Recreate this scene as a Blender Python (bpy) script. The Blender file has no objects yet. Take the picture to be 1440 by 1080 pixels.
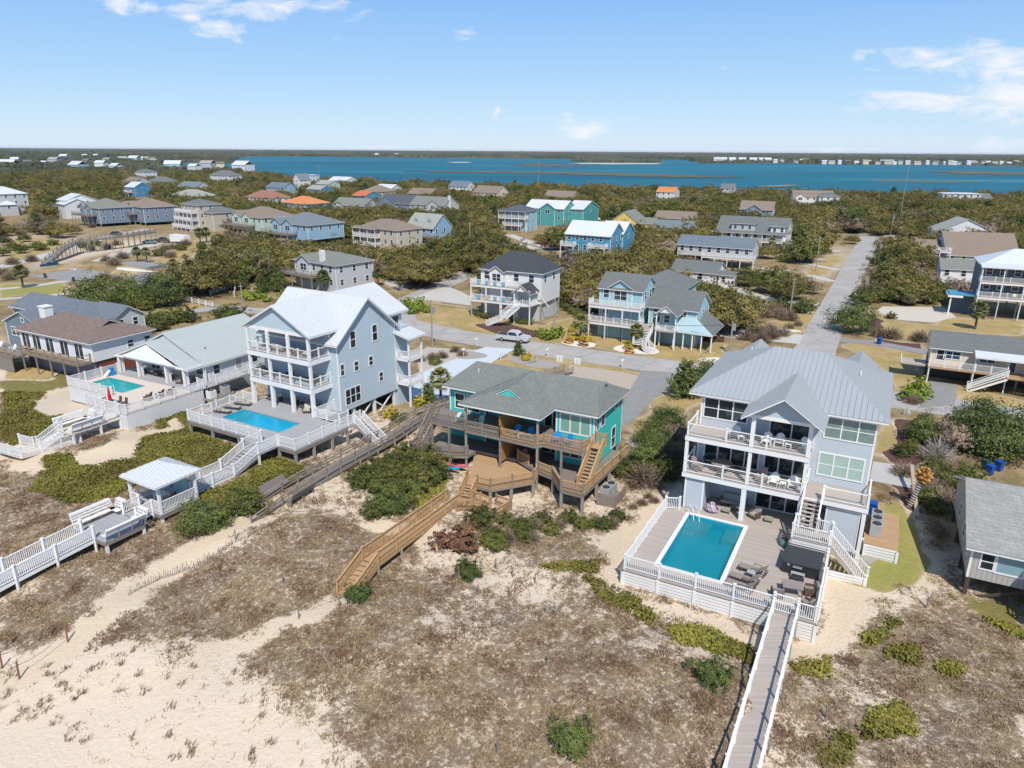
import bpy, bmesh, math, random
import numpy as np
from mathutils import Vector, Matrix
R = math.radians
sc = bpy.context.scene
COL = sc.collection
rng = np.random.RandomState(7)
random.seed(7)

# ---------------------------------------------------------------- survey camera (used to measure positions and to render)
F = 1000.; H = 31.; PITCH = math.atan(.328); ROLL = R(.36)
fw = np.array([0, math.cos(PITCH), -math.sin(PITCH)])
_rt = np.array([1., 0, 0]); _up = np.cross(_rt, fw)
rt = _rt*math.cos(ROLL)+_up*math.sin(ROLL); up = _up*math.cos(ROLL)-_rt*math.sin(ROLL)

def ray(px, py): return fw+rt*((px-720)/F)-up*((py-540)/F)
def G(px, py, z=0.):
    d = ray(px, py); t = (H-z)/-d[2]
    return np.array([d[0]*t, d[1]*t, z])
def pr(x, y, z):
    x = np.asarray(x, float); y = np.asarray(y, float); z = np.asarray(z, float)-H
    D = y*fw[1]+z*fw[2]
    return 720+F*(x*rt[0]+y*rt[1]+z*rt[2])/D, 540-F*(x*up[0]+y*up[1]+z*up[2])/D, D

A28 = R(28.)
UX, UY = math.sin(A28), math.cos(A28)
def ST(x, y): return x*UX+y*UY, x*UY-y*UX
def sm(a, b, x):
    t = np.clip((x-a)/(b-a), 0, 1); return t*t*(3-2*t)

def T(x, y):
    """terrain height"""
    x = np.asarray(x, float); y = np.asarray(y, float)
    s, t = ST(x, y)
    w = 1-sm(62, 80, s)
    b = .9+1.0*sm(14, 26, s)
    n = (.28*np.sin(x*.31+1.7*np.sin(y*.13))+.25*np.sin(y*.37+x*.11+2*np.sin(x*.09+1))
         + .1*np.sin(x*.83+y*.5+1.3)+.1*np.sin(y*1.02-x*.4))
    dn = sm(20, 28, s)*(1-sm(38, 44, s))
    b = b+n*(.25+.75*dn)*(1-sm(42, 50, s)*.8)
    b = b+.5*np.exp(-((s-34)/5.)**2)*sm(-30, -15, t)
    b = b+1.0*np.exp(-((s-41)/8.)**2-((t+54)/14.)**2)
    b = b+.35*np.exp(-((s-48)/6.)**2-((t+33)/7.)**2)
    b = b-.85*np.exp(-((s-50)/6.)**2-((t+25)/10.)**2)
    b = b-.6*np.exp(-((x+11.2)/3.2)**2-((y-42.6)/3.2)**2)
    b = b-.35*np.exp(-((s-47)/6.)**2-((t+8)/8.)**2)
    b = b+.35*np.exp(-((s-37)/6.)**2-((t+62)/12.)**2)
    r = b*w
    # flat building pads on the ocean side strip
    k = sm(64, 60, s) if False else 0
    # dune bluff under the far left walkway
    r = r+2.6*np.exp(-((x+112)/13.)**2-((y-188)/7.)**2)
    return r
def on(px, py, it=14):
    z = 1.5
    for _ in range(it):
        g = G(px, py, z); z = .5*z+.5*float(T(g[0], g[1]))
    return G(px, py, z)

# ---------------------------------------------------------------- materials
MATS = {}
def nn(nt, typ, **kw):
    n = nt.nodes.new(typ)
    for k, v in kw.items():
        if hasattr(n, k): setattr(n, k, v)
    return n
def setin(n, **kw):
    for k, v in kw.items():
        n.inputs[k.replace('_', ' ')].default_value = v
def newmat(name):
    m = bpy.data.materials.new(name); m.use_nodes = True
    nt = m.node_tree; b = nt.nodes['Principled BSDF']
    return m, nt, b
def rgb(c): return (c[0], c[1], c[2], 1.)
def noise(nt, scale, detail=4, rough=.6, vec=None):
    n = nn(nt, 'ShaderNodeTexNoise'); setin(n, Scale=scale, Detail=detail, Roughness=rough)
    if vec is not None: nt.links.new(vec, n.inputs['Vector'])
    return n
def ramp(nt, fac, stops):
    r = nn(nt, 'ShaderNodeValToRGB'); e = r.color_ramp.elements
    e[0].position, e[0].color = stops[0][0], rgb(stops[0][1])
    e[1].position, e[1].color = stops[-1][0], rgb(stops[-1][1])
    for p, c in stops[1:-1]:
        q = e.new(p); q.color = rgb(c)
    nt.links.new(fac, r.inputs[0]); return r
def mixc(nt, fac, a, b, mode='MIX'):
    m = nn(nt, 'ShaderNodeMix', data_type='RGBA', blend_type=mode)
    for k, v in ((0, fac), (6, a), (7, b)):
        if isinstance(v, (int, float)): m.inputs[k].default_value = v
        elif isinstance(v, tuple): m.inputs[k].default_value = rgb(v)
        else: nt.links.new(v, m.inputs[k])
    return m.outputs[2]
def math_(nt, op, a, b=None, c=None, clamp=False):
    m = nn(nt, 'ShaderNodeMath', operation=op); m.use_clamp = clamp
    for i, v in enumerate((a, b, c)):
        if v is None: continue
        if isinstance(v, (int, float)): m.inputs[i].default_value = v
        else: nt.links.new(v, m.inputs[i])
    return m.outputs[0]
def bump(nt, b, h, dist=.02, strength=.6):
    n = nn(nt, 'ShaderNodeBump'); setin(n, Distance=dist, Strength=strength)
    nt.links.new(h, n.inputs['Height']); nt.links.new(n.outputs[0], b.inputs['Normal'])
def pos(nt): return nn(nt, 'ShaderNodeNewGeometry').outputs['Position']
def objc(nt): return nn(nt, 'ShaderNodeTexCoord').outputs['Object']
def sep(nt, v):
    s = nn(nt, 'ShaderNodeSeparateXYZ'); nt.links.new(v, s.inputs[0]); return s.outputs

def plain(name, c, rough=.6, var=.12, scale=1.3, metallic=0):
    if name in MATS: return MATS[name]
    m, nt, b = newmat(name)
    n = noise(nt, scale, 6, .7, pos(nt)); n2 = noise(nt, scale*9, 3, .6, pos(nt))
    f = math_(nt, 'ADD', math_(nt, 'MULTIPLY', n.outputs[0], .7), math_(nt, 'MULTIPLY', n2.outputs[0], .3))
    r = ramp(nt, f, [(.3, tuple(k*(1-var) for k in c)), (.7, tuple(min(1, k*(1+var)) for k in c))])
    nt.links.new(r.outputs[0], b.inputs['Base Color']); b.inputs['Roughness'].default_value = rough
    b.inputs['Metallic'].default_value = metallic
    MATS[name] = m; return m
def siding(name, c, lap=.17, vertical=False, grime=.1):
    if name in MATS: return MATS[name]
    m, nt, b = newmat(name)
    o = objc(nt); s = sep(nt, o)
    co = s[2] if not vertical else math_(nt, 'ADD', s[0], s[1])
    fr = math_(nt, 'FRACT', math_(nt, 'DIVIDE', co, lap if not vertical else .3))
    if vertical: h = math_(nt, 'GREATER_THAN', fr, .12)
    else: h = math_(nt, 'SUBTRACT', 1., fr)
    bump(nt, b, h, .03 if not vertical else .015, 1.)
    edge = math_(nt, 'GREATER_THAN', fr, .88)
    n = noise(nt, .5, 5, .7, pos(nt)); n2 = noise(nt, 6, 3, .6, pos(nt))
    col = mixc(nt, n.outputs[0], tuple(k*(1-grime) for k in c), tuple(min(1, k*(1+grime)) for k in c))
    col = mixc(nt, math_(nt, 'MULTIPLY', n2.outputs[0], .15), col, (.35, .36, .35))
    col = mixc(nt, math_(nt, 'MULTIPLY', edge, .5), col, tuple(k*.4 for k in c))  # paints a dark shade line where each board meets the next
    nt.links.new(col, b.inputs['Base Color']); b.inputs['Roughness'].default_value = .55
    MATS[name] = m; return m
def shingle(name, c, c2=None, streak=.25):
    if name in MATS: return MATS[name]
    m, nt, b = newmat(name); c2 = c2 or tuple(k*1.35 for k in c)
    o = objc(nt); s = sep(nt, o)
    v = nn(nt, 'ShaderNodeCombineXYZ')
    nt.links.new(math_(nt, 'MULTIPLY', math_(nt, 'ADD', s[0], s[1]), 1.), v.inputs[0])
    nt.links.new(math_(nt, 'MULTIPLY', s[2], 2.4), v.inputs[1])
    br = nn(nt, 'ShaderNodeTexBrick'); nt.links.new(v.outputs[0], br.inputs['Vector'])
    setin(br, Scale=1., Mortar_Size=.012, Bias=0., Brick_Width=.5, Row_Height=.3)
    br.inputs['Color1'].default_value = rgb(c); br.inputs['Color2'].default_value = rgb(c2)
    br.inputs['Mortar'].default_value = rgb(tuple(k*.6 for k in c))
    n = noise(nt, .6, 6, .75, o); n2 = noise(nt, 9, 2, .6, o)
    col = mixc(nt, math_(nt, 'MULTIPLY', n.outputs[0], streak*2.2), br.outputs[0], tuple(k*.6 for k in c))
    col = mixc(nt, .35, col, ramp(nt, n2.outputs[0], [(.35, tuple(k*.6 for k in c)), (.65, tuple(k*1.5 for k in c))]).outputs[0])
    nt.links.new(col, b.inputs['Base Color']); b.inputs['Roughness'].default_value = .9
    bump(nt, b, br.outputs[1], .02, .5)
    MATS[name] = m; return m
def metal(name, c, rough=.42):
    if name in MATS: return MATS[name]
    m, nt, b = newmat(name)
    o = objc(nt)
    n = noise(nt, .35, 5, .7, o); n2 = noise(nt, 3.5, 3, .6, o)
    col = mixc(nt, n.outputs[0], tuple(k*.9 for k in c), tuple(min(1, k*1.07) for k in c))
    col = mixc(nt, math_(nt, 'MULTIPLY', n2.outputs[0], .18), col, tuple(k*.7 for k in c))
    nt.links.new(col, b.inputs['Base Color']); b.inputs['Roughness'].default_value = rough
    b.inputs['Metallic'].default_value = .15
    MATS[name] = m; return m
def wood(name, c, plank=.14, axis='x', grey=.3, gap=.1):
    if name in MATS: return MATS[name]
    m, nt, b = newmat(name)
    o = objc(nt); s = sep(nt, o)
    q = math_(nt, 'DIVIDE', {'x': s[0], 'y': s[1], 'z': s[2]}[axis], plank)
    fr = math_(nt, 'FRACT', q); fl = math_(nt, 'FLOOR', q)
    wn = nn(nt, 'ShaderNodeTexWhiteNoise', noise_dimensions='1D'); nt.links.new(fl, wn.inputs['W'])
    n = noise(nt, 1.1, 6, .7, o)
    col = mixc(nt, wn.outputs[0], tuple(k*.9 for k in c), tuple(k*1.08 for k in c))
    g = sum(c)/3
    col = mixc(nt, math_(nt, 'MULTIPLY', n.outputs[0], grey), col, (g*.75, g*.75, g*.76))
    col = mixc(nt, math_(nt, 'MULTIPLY', math_(nt, 'LESS_THAN', fr, gap), .4), col, tuple(k*.25 for k in c))
    nt.links.new(col, b.inputs['Base Color']); b.inputs['Roughness'].default_value = .75
    MATS[name] = m; return m
def glass(name='window glass', c=(.018, .026, .032), rough=.06):
    if name in MATS: return MATS[name]
    m, nt, b = newmat(name)
    n = noise(nt, .9, 3, .5, pos(nt))
    col = mixc(nt, math_(nt, 'GREATER_THAN', n.outputs[0], .56), c, tuple(min(1, k*2.3+.01) for k in c))
    nt.links.new(col, b.inputs['Base Color']); b.inputs['Roughness'].default_value = rough
    b.inputs['Specular IOR Level'].default_value = .45
    MATS[name] = m; return m
def foliage(name, cols, trans=0, var=.35):
    """cols: dark, mid, light. random per object and per clump"""
    if name in MATS: return MATS[name]
    m, nt, b = newmat(name)
    oi = nn(nt, 'ShaderNodeObjectInfo').outputs['Random']
    at = nn(nt, 'ShaderNodeAttribute', attribute_name='clump').outputs['Fac']
    n = noise(nt, .35, 3, .6, pos(nt))
    f = math_(nt, 'ADD', math_(nt, 'MULTIPLY', oi, .4), math_(nt, 'MULTIPLY', at, .5))
    f = math_(nt, 'ADD', f, math_(nt, 'MULTIPLY', math_(nt, 'SUBTRACT', n.outputs[0], .45), .45))
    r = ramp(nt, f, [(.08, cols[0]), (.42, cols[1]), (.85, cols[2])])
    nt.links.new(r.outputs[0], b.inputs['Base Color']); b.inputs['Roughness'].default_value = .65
    b.inputs['Specular IOR Level'].default_value = .25
    MATS[name] = m; return m

M = dict(
 white=plain('white paint', (.72, .72, .72), .45, .05), whitew=plain('weathered white paint', (.66, .67, .67), .6, .1),
 a_wall=siding('grey blue lap siding', (.42, .47, .53)), a_roof=metal('grey blue standing seam metal', (.385, .41, .435)),
 b_wall=siding('turquoise lap siding', (.012, .47, .42), .15), b_roof=shingle('grey green shingles', (.165, .178, .162), (.225, .24, .22)),
 c_wall=siding('pale blue shingle siding', (.41, .50, .57), .24), c_roof=metal('white standing seam metal', (.60, .62, .64), .45),
 d_wall=siding('white panel siding', (.62, .65, .68), .3, True), d_roof=metal('galvanised metal roofing', (.46, .50, .49), .4),
 glass=glass(), blind=plain('window with pale blind', (.33, .45, .40), .3, .1, 1.5), navy_glass=glass('blue dusk glass', (.02, .06, .12)),
 deckg=wood('grey brown composite decking', (.40, .345, .305), .14, 'y', .15, .06), deckc=wood('grey deck boards', (.34, .34, .35), .14, 'y', .2, .06),
 newwood=wood('fresh pine decking', (.46, .285, .14), .14, 'y', .3), newwoodx=wood('fresh pine boards', (.43, .27, .14), .12, 'z', .3),
 oldwood=wood('silvered deck boards', (.235, .20, .17), .14, 'y', .7), oldrail=plain('silvered timber', (.225, .19, .16), .8, .25, 3),
 newrail=plain('pine timber', (.42, .265, .13), .75, .2, 3), pile=plain('treated pile', (.28, .27, .23), .85, .2, 3), darkwood=plain('dark timber', (.07, .05, .04), .8, .2, 3),
 black=plain('black plastic', (.02, .021, .024), .5, .15), dgrey=plain('charcoal vinyl cover', (.035, .038, .043), .55, .15),
 grey=plain('grey galvanised metal', (.35, .36, .37), .45, .1), brownf=plain('brown wicker', (.10, .065, .05), .8, .2, 8), taupe=plain('taupe fabric', (.25, .21, .19), .85, .15, 5),
 concrete=plain('pale concrete', (.47, .45, .41), .85, .12, .6), asphalt=plain('sun bleached asphalt', (.235, .23, .225), .9, .12, .35), asph2=plain('cracked old asphalt', (.24, .235, .23), .9, .2, .8),
 bluec=plain('bright blue plastic', (.0, .22, .55), .4, .1), pinkc=plain('dusty red plastic', (.38, .09, .11), .5, .1), aquac=plain('pale aqua plastic', (.42, .66, .58), .5, .1),
 binb=plain('blue recycling plastic', (.005, .07, .33), .45, .1), bing=plain('dark green bin plastic', (.02, .06, .05), .5, .1),
 red=plain('red canvas', (.45, .01, .03), .7, .1), brick=plain('red brick', (.16, .05, .035), .9, .2, 4), stone=plain('river stones', (.32, .29, .26), .9, .35, 7),
 mulch=plain('dark red mulch', (.10, .055, .045), .95, .3, 6), bark=plain('tree bark', (.12, .095, .075), .9, .3, 6), stake=plain('grey stake', (.2, .18, .16), .9, .2, 5),
 orangep=plain('orange roof panels', (.62, .20, .07), .5, .1), steel=plain('silver paint', (.42, .44, .46), .25, .06, 1, .6), tyre=plain('tyre rubber', (.02, .02, .02), .8, .1),
)

# ---------------------------------------------------------------- mesh builder
def tag(o, label=None, cat=None, group=None, kind=None):
    for k, v in (('label', label), ('category', cat), ('group', group), ('kind', kind)):
        if v: o[k] = v
    return o
def link(name, me, parent=None, loc=(0, 0, 0), rz=0., mat=None):
    o = bpy.data.objects.new(name, me); COL.objects.link(o)
    o.location = loc; o.rotation_euler = (0, 0, rz)
    if parent is not None: o.parent = parent
    if mat is not None and me is not None and not me.materials: me.materials.append(mat)
    return o
def thing(name, loc, rz=0., label=None, cat=None, group=None):
    o = link(name, None, None, loc, rz); o.empty_display_size = .5
    return tag(o, label, cat, group)
def copy_tree(o, parent=None):
    c = o.copy(); COL.objects.link(c)
    if parent is not None: c.parent = parent
    for ch in o.children: copy_tree(ch, c)
    return c
def put(proto, used, loc, rz, label, group=None, scale=1.):
    o = proto if not used else copy_tree(proto)
    o.location = loc; o.rotation_euler = (0, 0, rz); o.scale = (scale,)*3
    o['label'] = label
    if group: o['group'] = group
    elif 'group' in o: del o['group']
    return o

class MB:
    def __init__(s): s.v = []; s.f = []
    def add(s, vs, fs):
        n = len(s.v); s.v += [tuple(map(float, p)) for p in vs]; s.f += [tuple(i+n for i in f) for f in fs]; return s
    def box(s, x0, y0, z0, x1, y1, z1):
        return s.add([(x0, y0, z0), (x1, y0, z0), (x1, y1, z0), (x0, y1, z0), (x0, y0, z1), (x1, y0, z1), (x1, y1, z1), (x0, y1, z1)],
                     [(0, 3, 2, 1), (4, 5, 6, 7), (0, 1, 5, 4), (1, 2, 6, 5), (2, 3, 7, 6), (3, 0, 4, 7)])
    def cbox(s, cx, cy, cz, sx, sy, sz): return s.box(cx-sx/2, cy-sy/2, cz-sz/2, cx+sx/2, cy+sy/2, cz+sz/2)
    def bar(s, p, q, w, h):
        """beam from p to q, w wide (horizontal), h tall, p/q on its centre line"""
        p = np.array(p, float); q = np.array(q, float); d = q-p; L = np.linalg.norm(d)
        if L < 1e-6: return s
        d /= L; side = np.cross(d, (0, 0, 1.)); n = np.linalg.norm(side)
        side = np.array((1., 0, 0)) if n < 1e-4 else side/n
        u2 = np.cross(side, d)
        c = []
        for e in (p, q):
            for a, b in ((-1, -1), (1, -1), (1, 1), (-1, 1)): c.append(e+side*a*w/2+u2*b*h/2)
        return s.add(c, [(0, 1, 2, 3), (7, 6, 5, 4), (0, 4, 5, 1), (1, 5, 6, 2), (2, 6, 7, 3), (3, 7, 4, 0)])
    def cyl(s, p, q, r0, r1=None, n=8, cap=True):
        r1 = r0 if r1 is None else r1
        p = np.array(p, float); q = np.array(q, float); d = q-p; d /= max(1e-9, np.linalg.norm(d))
        a = np.cross(d, (0, 0, 1.) if abs(d[2]) < .9 else (1., 0, 0)); a /= np.linalg.norm(a); b = np.cross(d, a)
        vs = []
        for e, r in ((p, r0), (q, r1)):
            for i in range(n):
                t = 2*math.pi*i/n; vs.append(e+a*r*math.cos(t)+b*r*math.sin(t))
        fs = [(i, (i+1) % n, n+(i+1) % n, n+i) for i in range(n)]
        if cap: fs += [tuple(range(n-1, -1, -1)), tuple(range(n, 2*n))]
        return s.add(vs, fs)
    def slab(s, poly, th, down=(0, 0, -1)):
        """planar polygon extruded by th along down"""
        n = len(poly); P = [np.array(p, float) for p in poly]
        Q = [p+np.array(down, float)*th for p in P]
        nr = np.zeros(3)
        for i in range(n): nr += np.cross(P[i], P[(i+1) % n])
        fs = [tuple(range(n)), tuple(range(2*n-1, n-1, -1))]+[(i, n+i, n+(i+1) % n, (i+1) % n) for i in range(n)]
        if nr[2] < 0: fs = [f[::-1] for f in fs]
        return s.add(P+Q, fs)
    def build(s, name, mat, parent=None, loc=(0, 0, 0), rz=0., smooth=False):
        me = bpy.data.meshes.new(name); me.from_pydata(s.v, [], s.f); me.update()
        if smooth: me.shade_smooth()
        return link(name, me, parent, loc, rz, mat)

CACHE = {}
def cached(key, fn):
    if key not in CACHE: CACHE[key] = fn()
    return CACHE[key]
def mesh_of(mb, name, mat):
    me = bpy.data.meshes.new(name); me.from_pydata(mb.v, [], mb.f); me.update(); me.materials.append(mat); return me

def window(par, x, y, z, w, h, rz=0., n=1, trim=None, gl=None, split=True, name='window', tw=.11):
    """unit centred at x, sill at z, facing local -y; n lights side by side"""
    trim = trim or M['white']; gl = gl or M['glass']
    def mk():
        a = MB(); b = MB(); g = tw*.9
        a.box(-w/2-tw, -.05, -tw, w/2+tw, 0, 0); a.box(-w/2-tw, -.05, h, w/2+tw, 0, h+tw)
        a.box(-w/2-tw, -.05, 0, -w/2, 0, h); a.box(w/2, -.05, 0, w/2+tw, 0, h)
        lw = (w-(n-1)*g)/n
        for i in range(n):
            x0 = -w/2+i*(lw+g)
            if i: a.box(x0-g, -.05, 0, x0, 0, h)
            if split: a.box(x0, -.04, h*.5-.03, x0+lw, -.005, h*.5+.03)
            b.box(x0, -.02, 0, x0+lw, -.004, h)
        return mesh_of(a, name, trim), mesh_of(b, 'pane', gl)
    m1, m2 = cached(('win', round(w, 2), round(h, 2), n, trim.name, gl.name, split, tw), mk)
    o = link(name, m1, par, (x, y, z), rz); link('pane', m2, o)
    return o
def wface(par, face, c, a, z, w, h, **k):
    """window on a wall face: 'f' front plane y=c at x=a, 'r' right plane x=c at y=a, 'b','l'"""
    if face == 'f': return window(par, a, c, z, w, h, 0, **k)
    if face == 'r': return window(par, c, a, z, w, h, math.pi/2, **k)
    if face == 'b': return window(par, a, c, z, w, h, math.pi, **k)
    return window(par, c, a, z, w, h, -math.pi/2, **k)

def post(par, x, y, z0, z1, w=.14, mat=None, cap=False, name='post', lz=0):
    mat = mat or M['white']
    def mk():
        a = MB().box(-w/2, -w/2, 0, w/2, w/2, z1-z0)
        if cap: a.box(-w/2-.03, -w/2-.03, z1-z0, w/2+.03, w/2+.03, z1-z0+.05); a.box(-w/4, -w/4, z1-z0+.05, w/4, w/4, z1-z0+.09)
        return mesh_of(a, name, mat)
    return link(name, cached(('post', round(w, 3), round(z1-z0, 2), mat.name, cap, name), mk), par, (x, y, z0))

def railing(par, pts, h=1.0, style='picket', mat=None, posts=True, sp=1.9, pw=.13, pmat=None, name='railing', pdrop=0.):
    """polyline of deck-level points (local to par)"""
    mat = mat or M['white']; pmat = pmat or mat
    a = MB(); P = [np.array(p, float) for p in pts]; ps = [P[0]]
    for p, q in zip(P[:-1], P[1:]):
        d = q-p; L = float(np.linalg.norm(d[:2])); n = max(1, round(L/sp))
        Z = np.array((0, 0, 1.))
        if style == 'picket':
            a.bar(p+Z*h, q+Z*h, .09, .05); a.bar(p+Z*.12, q+Z*.12, .05, .05)
            k = max(1, int(L/.13))
            for i in range(1, k):
                c = p+d*i/k; a.box(c[0]-.02, c[1]-.02, c[2]+.12, c[0]+.02, c[1]+.02, c[2]+h)
        elif style == 'cable':
            a.bar(p+Z*h, q+Z*h, .11, .05); a.bar(p+Z*.1, q+Z*.1, .05, .06)
            for j in range(1, 6): a.bar(p+Z*(.1+j*(h-.1)/6), q+Z*(.1+j*(h-.1)/6), .012, .012)
        elif style == 'slat':
            for zz in (h, .68*h, .36*h): a.bar(p+Z*zz, q+Z*zz, .05 if zz < h else .14, .13 if zz < h else .05)
        elif style == 'wood':
            a.bar(p+Z*h, q+Z*h, .14, .05); a.bar(p+Z*(h-.14), q+Z*(h-.14), .05, .09); a.bar(p+Z*.12, q+Z*.12, .05, .09)
            k = max(1, int(L/.15))
            for i in range(1, k):
                c = p+d*i/k; a.box(c[0]-.022, c[1]-.022, c[2]+.12, c[0]+.022, c[1]+.022, c[2]+h-.1)
        elif style == 'simple':
            a.bar(p+Z*h, q+Z*h, .12, .07); a.bar(p+Z*h*.5, q+Z*h*.5, .04, .1); a.bar(p+Z*.12, q+Z*.12, .05, .1)
        for i in range(1, n+1): ps.append(p+d*i/n)
    r = a.build(name, mat, par)
    if posts:
        if np.linalg.norm(ps[0]-ps[-1]) < .05: ps = ps[:-1]
        for p in ps: post(r, p[0], p[1], p[2]-pdrop, p[2]+h+.08, pw, pmat, True, 'railing_post')
    return r

def clipribs(poly, step, w=.05, h=.065):
    """ribs running down the slope of a planar polygon"""
    a = MB(); P = [np.array(p, float) for p in poly]; n = np.zeros(3)
    for i in range(len(P)): n += np.cross(P[i]-P[0], P[(i+1) % len(P)]-P[0])
    n /= np.linalg.norm(n)
    if n[2] < 0: n = -n
    hz = np.cross((0, 0, 1.), n)
    if np.linalg.norm(hz) < 1e-4: return a
    hz /= np.linalg.norm(hz); o = P[0]
    cs = [(p-o)@hz for p in P]; c = math.ceil(min(cs)/step)*step+step*.5
    while c < max(cs):
        hit = []
        for i in range(len(P)):
            A, B = cs[i], cs[(i+1) % len(P)]
            if (A-c)*(B-c) < 0:
                t = (c-A)/(B-A); hit.append(P[i]+(P[(i+1) % len(P)]-P[i])*t)
        if len(hit) == 2 and np.linalg.norm(hit[0]-hit[1]) > .15:
            a.bar(hit[0]+n*h/2, hit[1]+n*h/2, w, h)
        c += step
    return a

def roof(par, planes, mat, ribs=0., fascia=None, ft=.2, name='roof'):
    a = MB(); b = MB()
    for P in planes:
        a.slab(P, .07)
        C = np.mean(np.array(P), 0)
        Q = []
        for p in P:
            d = np.array(p)-C; l = np.linalg.norm(d); Q.append(C+d*(1-.02/l)-np.array((0, 0, .072)))
        b.slab(Q, ft-.07)
        if ribs:
            r = clipribs(P, ribs); a.add(r.v, r.f)
    o = a.build(name, mat, par)
    b.build('fascia', fascia or M['white'], o)
    return o

def gable_planes(x0, x1, y0, y1, ez, rz, axis='x', ov=.45, ovg=.4):
    """eave height ez at the wall line; overhangs outside"""
    if axis == 'x':
        m = (y0+y1)/2; k = (rz-ez)/(m-y0); lo = ez-k*ov
        a, b = x0-ovg, x1+ovg
        return [[(a, y0-ov, lo), (b, y0-ov, lo), (b, m, rz), (a, m, rz)], [(b, y1+ov, lo), (a, y1+ov, lo), (a, m, rz), (b, m, rz)]]
    m = (x0+x1)/2; k = (rz-ez)/(m-x0); lo = ez-k*ov; a, b = y0-ovg, y1+ovg
    return [[(x1+ov, a, lo), (x1+ov, b, lo), (m, b, rz), (m, a, rz)], [(x0-ov, b, lo), (x0-ov, a, lo), (m, a, rz), (m, b, rz)]]
def hip_planes(x0, x1, y0, y1, ez, rz, ov=.45, run=None):
    w, d = x1-x0, y1-y0
    x0 -= ov; x1 += ov; y0 -= ov; y1 += ov
    if w >= d:
        r = run or (y1-y0)/2; m = (y0+y1)/2; a, b = (x0+r, m, rz), (x1-r, m, rz)
        if x0+r >= x1-r: a = b = ((x0+x1)/2, m, rz)
        return [[(x0, y0, ez), (x1, y0, ez), b, a], [(x1, y1, ez), (x0, y1, ez), a, b], [(x1, y0, ez), (x1, y1, ez), b], [(x0, y1, ez), (x0, y0, ez), a]]
    r = run or (x1-x0)/2; m = (x0+x1)/2; a, b = (m, y0+r, rz), (m, y1-r, rz)
    return [[(x1, y0, ez), (x1, y1, ez), b, a], [(x0, y1, ez), (x0, y0, ez), a, b], [(x0, y0, ez), (x1, y0, ez), a], [(x1, y1, ez), (x0, y1, ez), b]]
def dedupe(planes):
    out = []
    for P in planes:
        Q = []
        for p in P:
            if not Q or max(abs(a-b) for a, b in zip(p, Q[-1])) > 1e-4: Q.append(p)
        if max(abs(a-b) for a, b in zip(Q[0], Q[-1])) < 1e-4: Q.pop()
        if len(Q) > 2: out.append(Q)
    return out

def wallblock(par, x0, x1, y0, y1, z0, ez, mat, gable=None, rz=None, name='wall'):
    a = MB(); e = ez-.05
    if gable == 'x':
        m = (y0+y1)/2; pf = [(y0, z0), (y1, z0), (y1, e), (m, rz-.24), (y0, e)]
        n = 5; vs = [(x0, p[0], p[1]) for p in pf]+[(x1, p[0], p[1]) for p in pf]
        a.add(vs, [tuple(range(4, -1, -1)), tuple(range(5, 10))]+[(i, (i+1) % n, n+(i+1) % n, n+i) for i in range(n)])
    elif gable == 'y':
        m = (x0+x1)/2; pf = [(x0, z0), (x1, z0), (x1, e), (m, rz-.24), (x0, e)]
        n = 5; vs = [(p[0], y0, p[1]) for p in pf]+[(p[0], y1, p[1]) for p in pf]
        a.add(vs, [tuple(range(5)), tuple(range(9, 4, -1))]+[(i, n+i, n+(i+1) % n, (i+1) % n) for i in range(n)])
    else: a.box(x0, y0, z0, x1, y1, e)
    w = a.build(name, mat, par)
    t = .07
    for x in (x0, x1):
        for y in (y0, y1):
            sx = 1 if x == x0 else -1; sy = 1 if y == y0 else -1
            h = round(e-.02-z0, 2); me = cached(('ct', h), lambda: mesh_of(MB().box(-t, -t, 0, t, t, h), 'corner_trim', M['white']))
            link('corner_trim', me, w, (x+sx*(t-.02), y+sy*(t-.02), z0))
    return w

def stairs(par, p, q, w, mat, n=None, rail='picket', rmat=None, name='stairs', h=.95, stringer=True):
    """straight flight from top p to bottom q (centre line), width w"""
    p = np.array(p, float); q = np.array(q, float); n = n or max(2, int(abs(p[2]-q[2])/.19))
    d = q-p; L = np.linalg.norm(d[:2]); dx, dy = d[0]/L, d[1]/L; a = MB()
    sx, sy = -dy*w/2, dx*w/2
    for i in range(n):
        c0 = p+d*i/n; c1 = p+d*(i+1)/n; z = c1[2]
        a.slab([(c0[0]+sx, c0[1]+sy, z), (c0[0]-sx, c0[1]-sy, z), (c1[0]-sx, c1[1]-sy, z), (c1[0]+sx, c1[1]+sy, z)], .05)
        if stringer: a.slab([(c0[0]+sx, c0[1]+sy, z-.05), (c0[0]-sx, c0[1]-sy, z-.05), (c0[0]-sx+dx*.03, c0[1]-sy+dy*.03, z-.05), (c0[0]+sx+dx*.03, c0[1]+sy+dy*.03, z-.05)], abs(d[2]/n)*.5)
    o = a.build(name, mat, par)
    b = MB()
    for s in (-1, 1): b.bar((p[0]+s*sx, p[1]+s*sy, p[2]-.2), (q[0]+s*sx, q[1]+s*sy, q[2]-.1), .05, .28)
    b.build('stringer', rmat or mat, o)
    if rail:
        for s in (-1, 1):
            railing(o, [(p[0]+s*sx, p[1]+s*sy, p[2]), (q[0]+s*sx, q[1]+s*sy, q[2])], h, rail, rmat or M['white'], sp=max(1.5, L), name='handrail')
    return o
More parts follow.
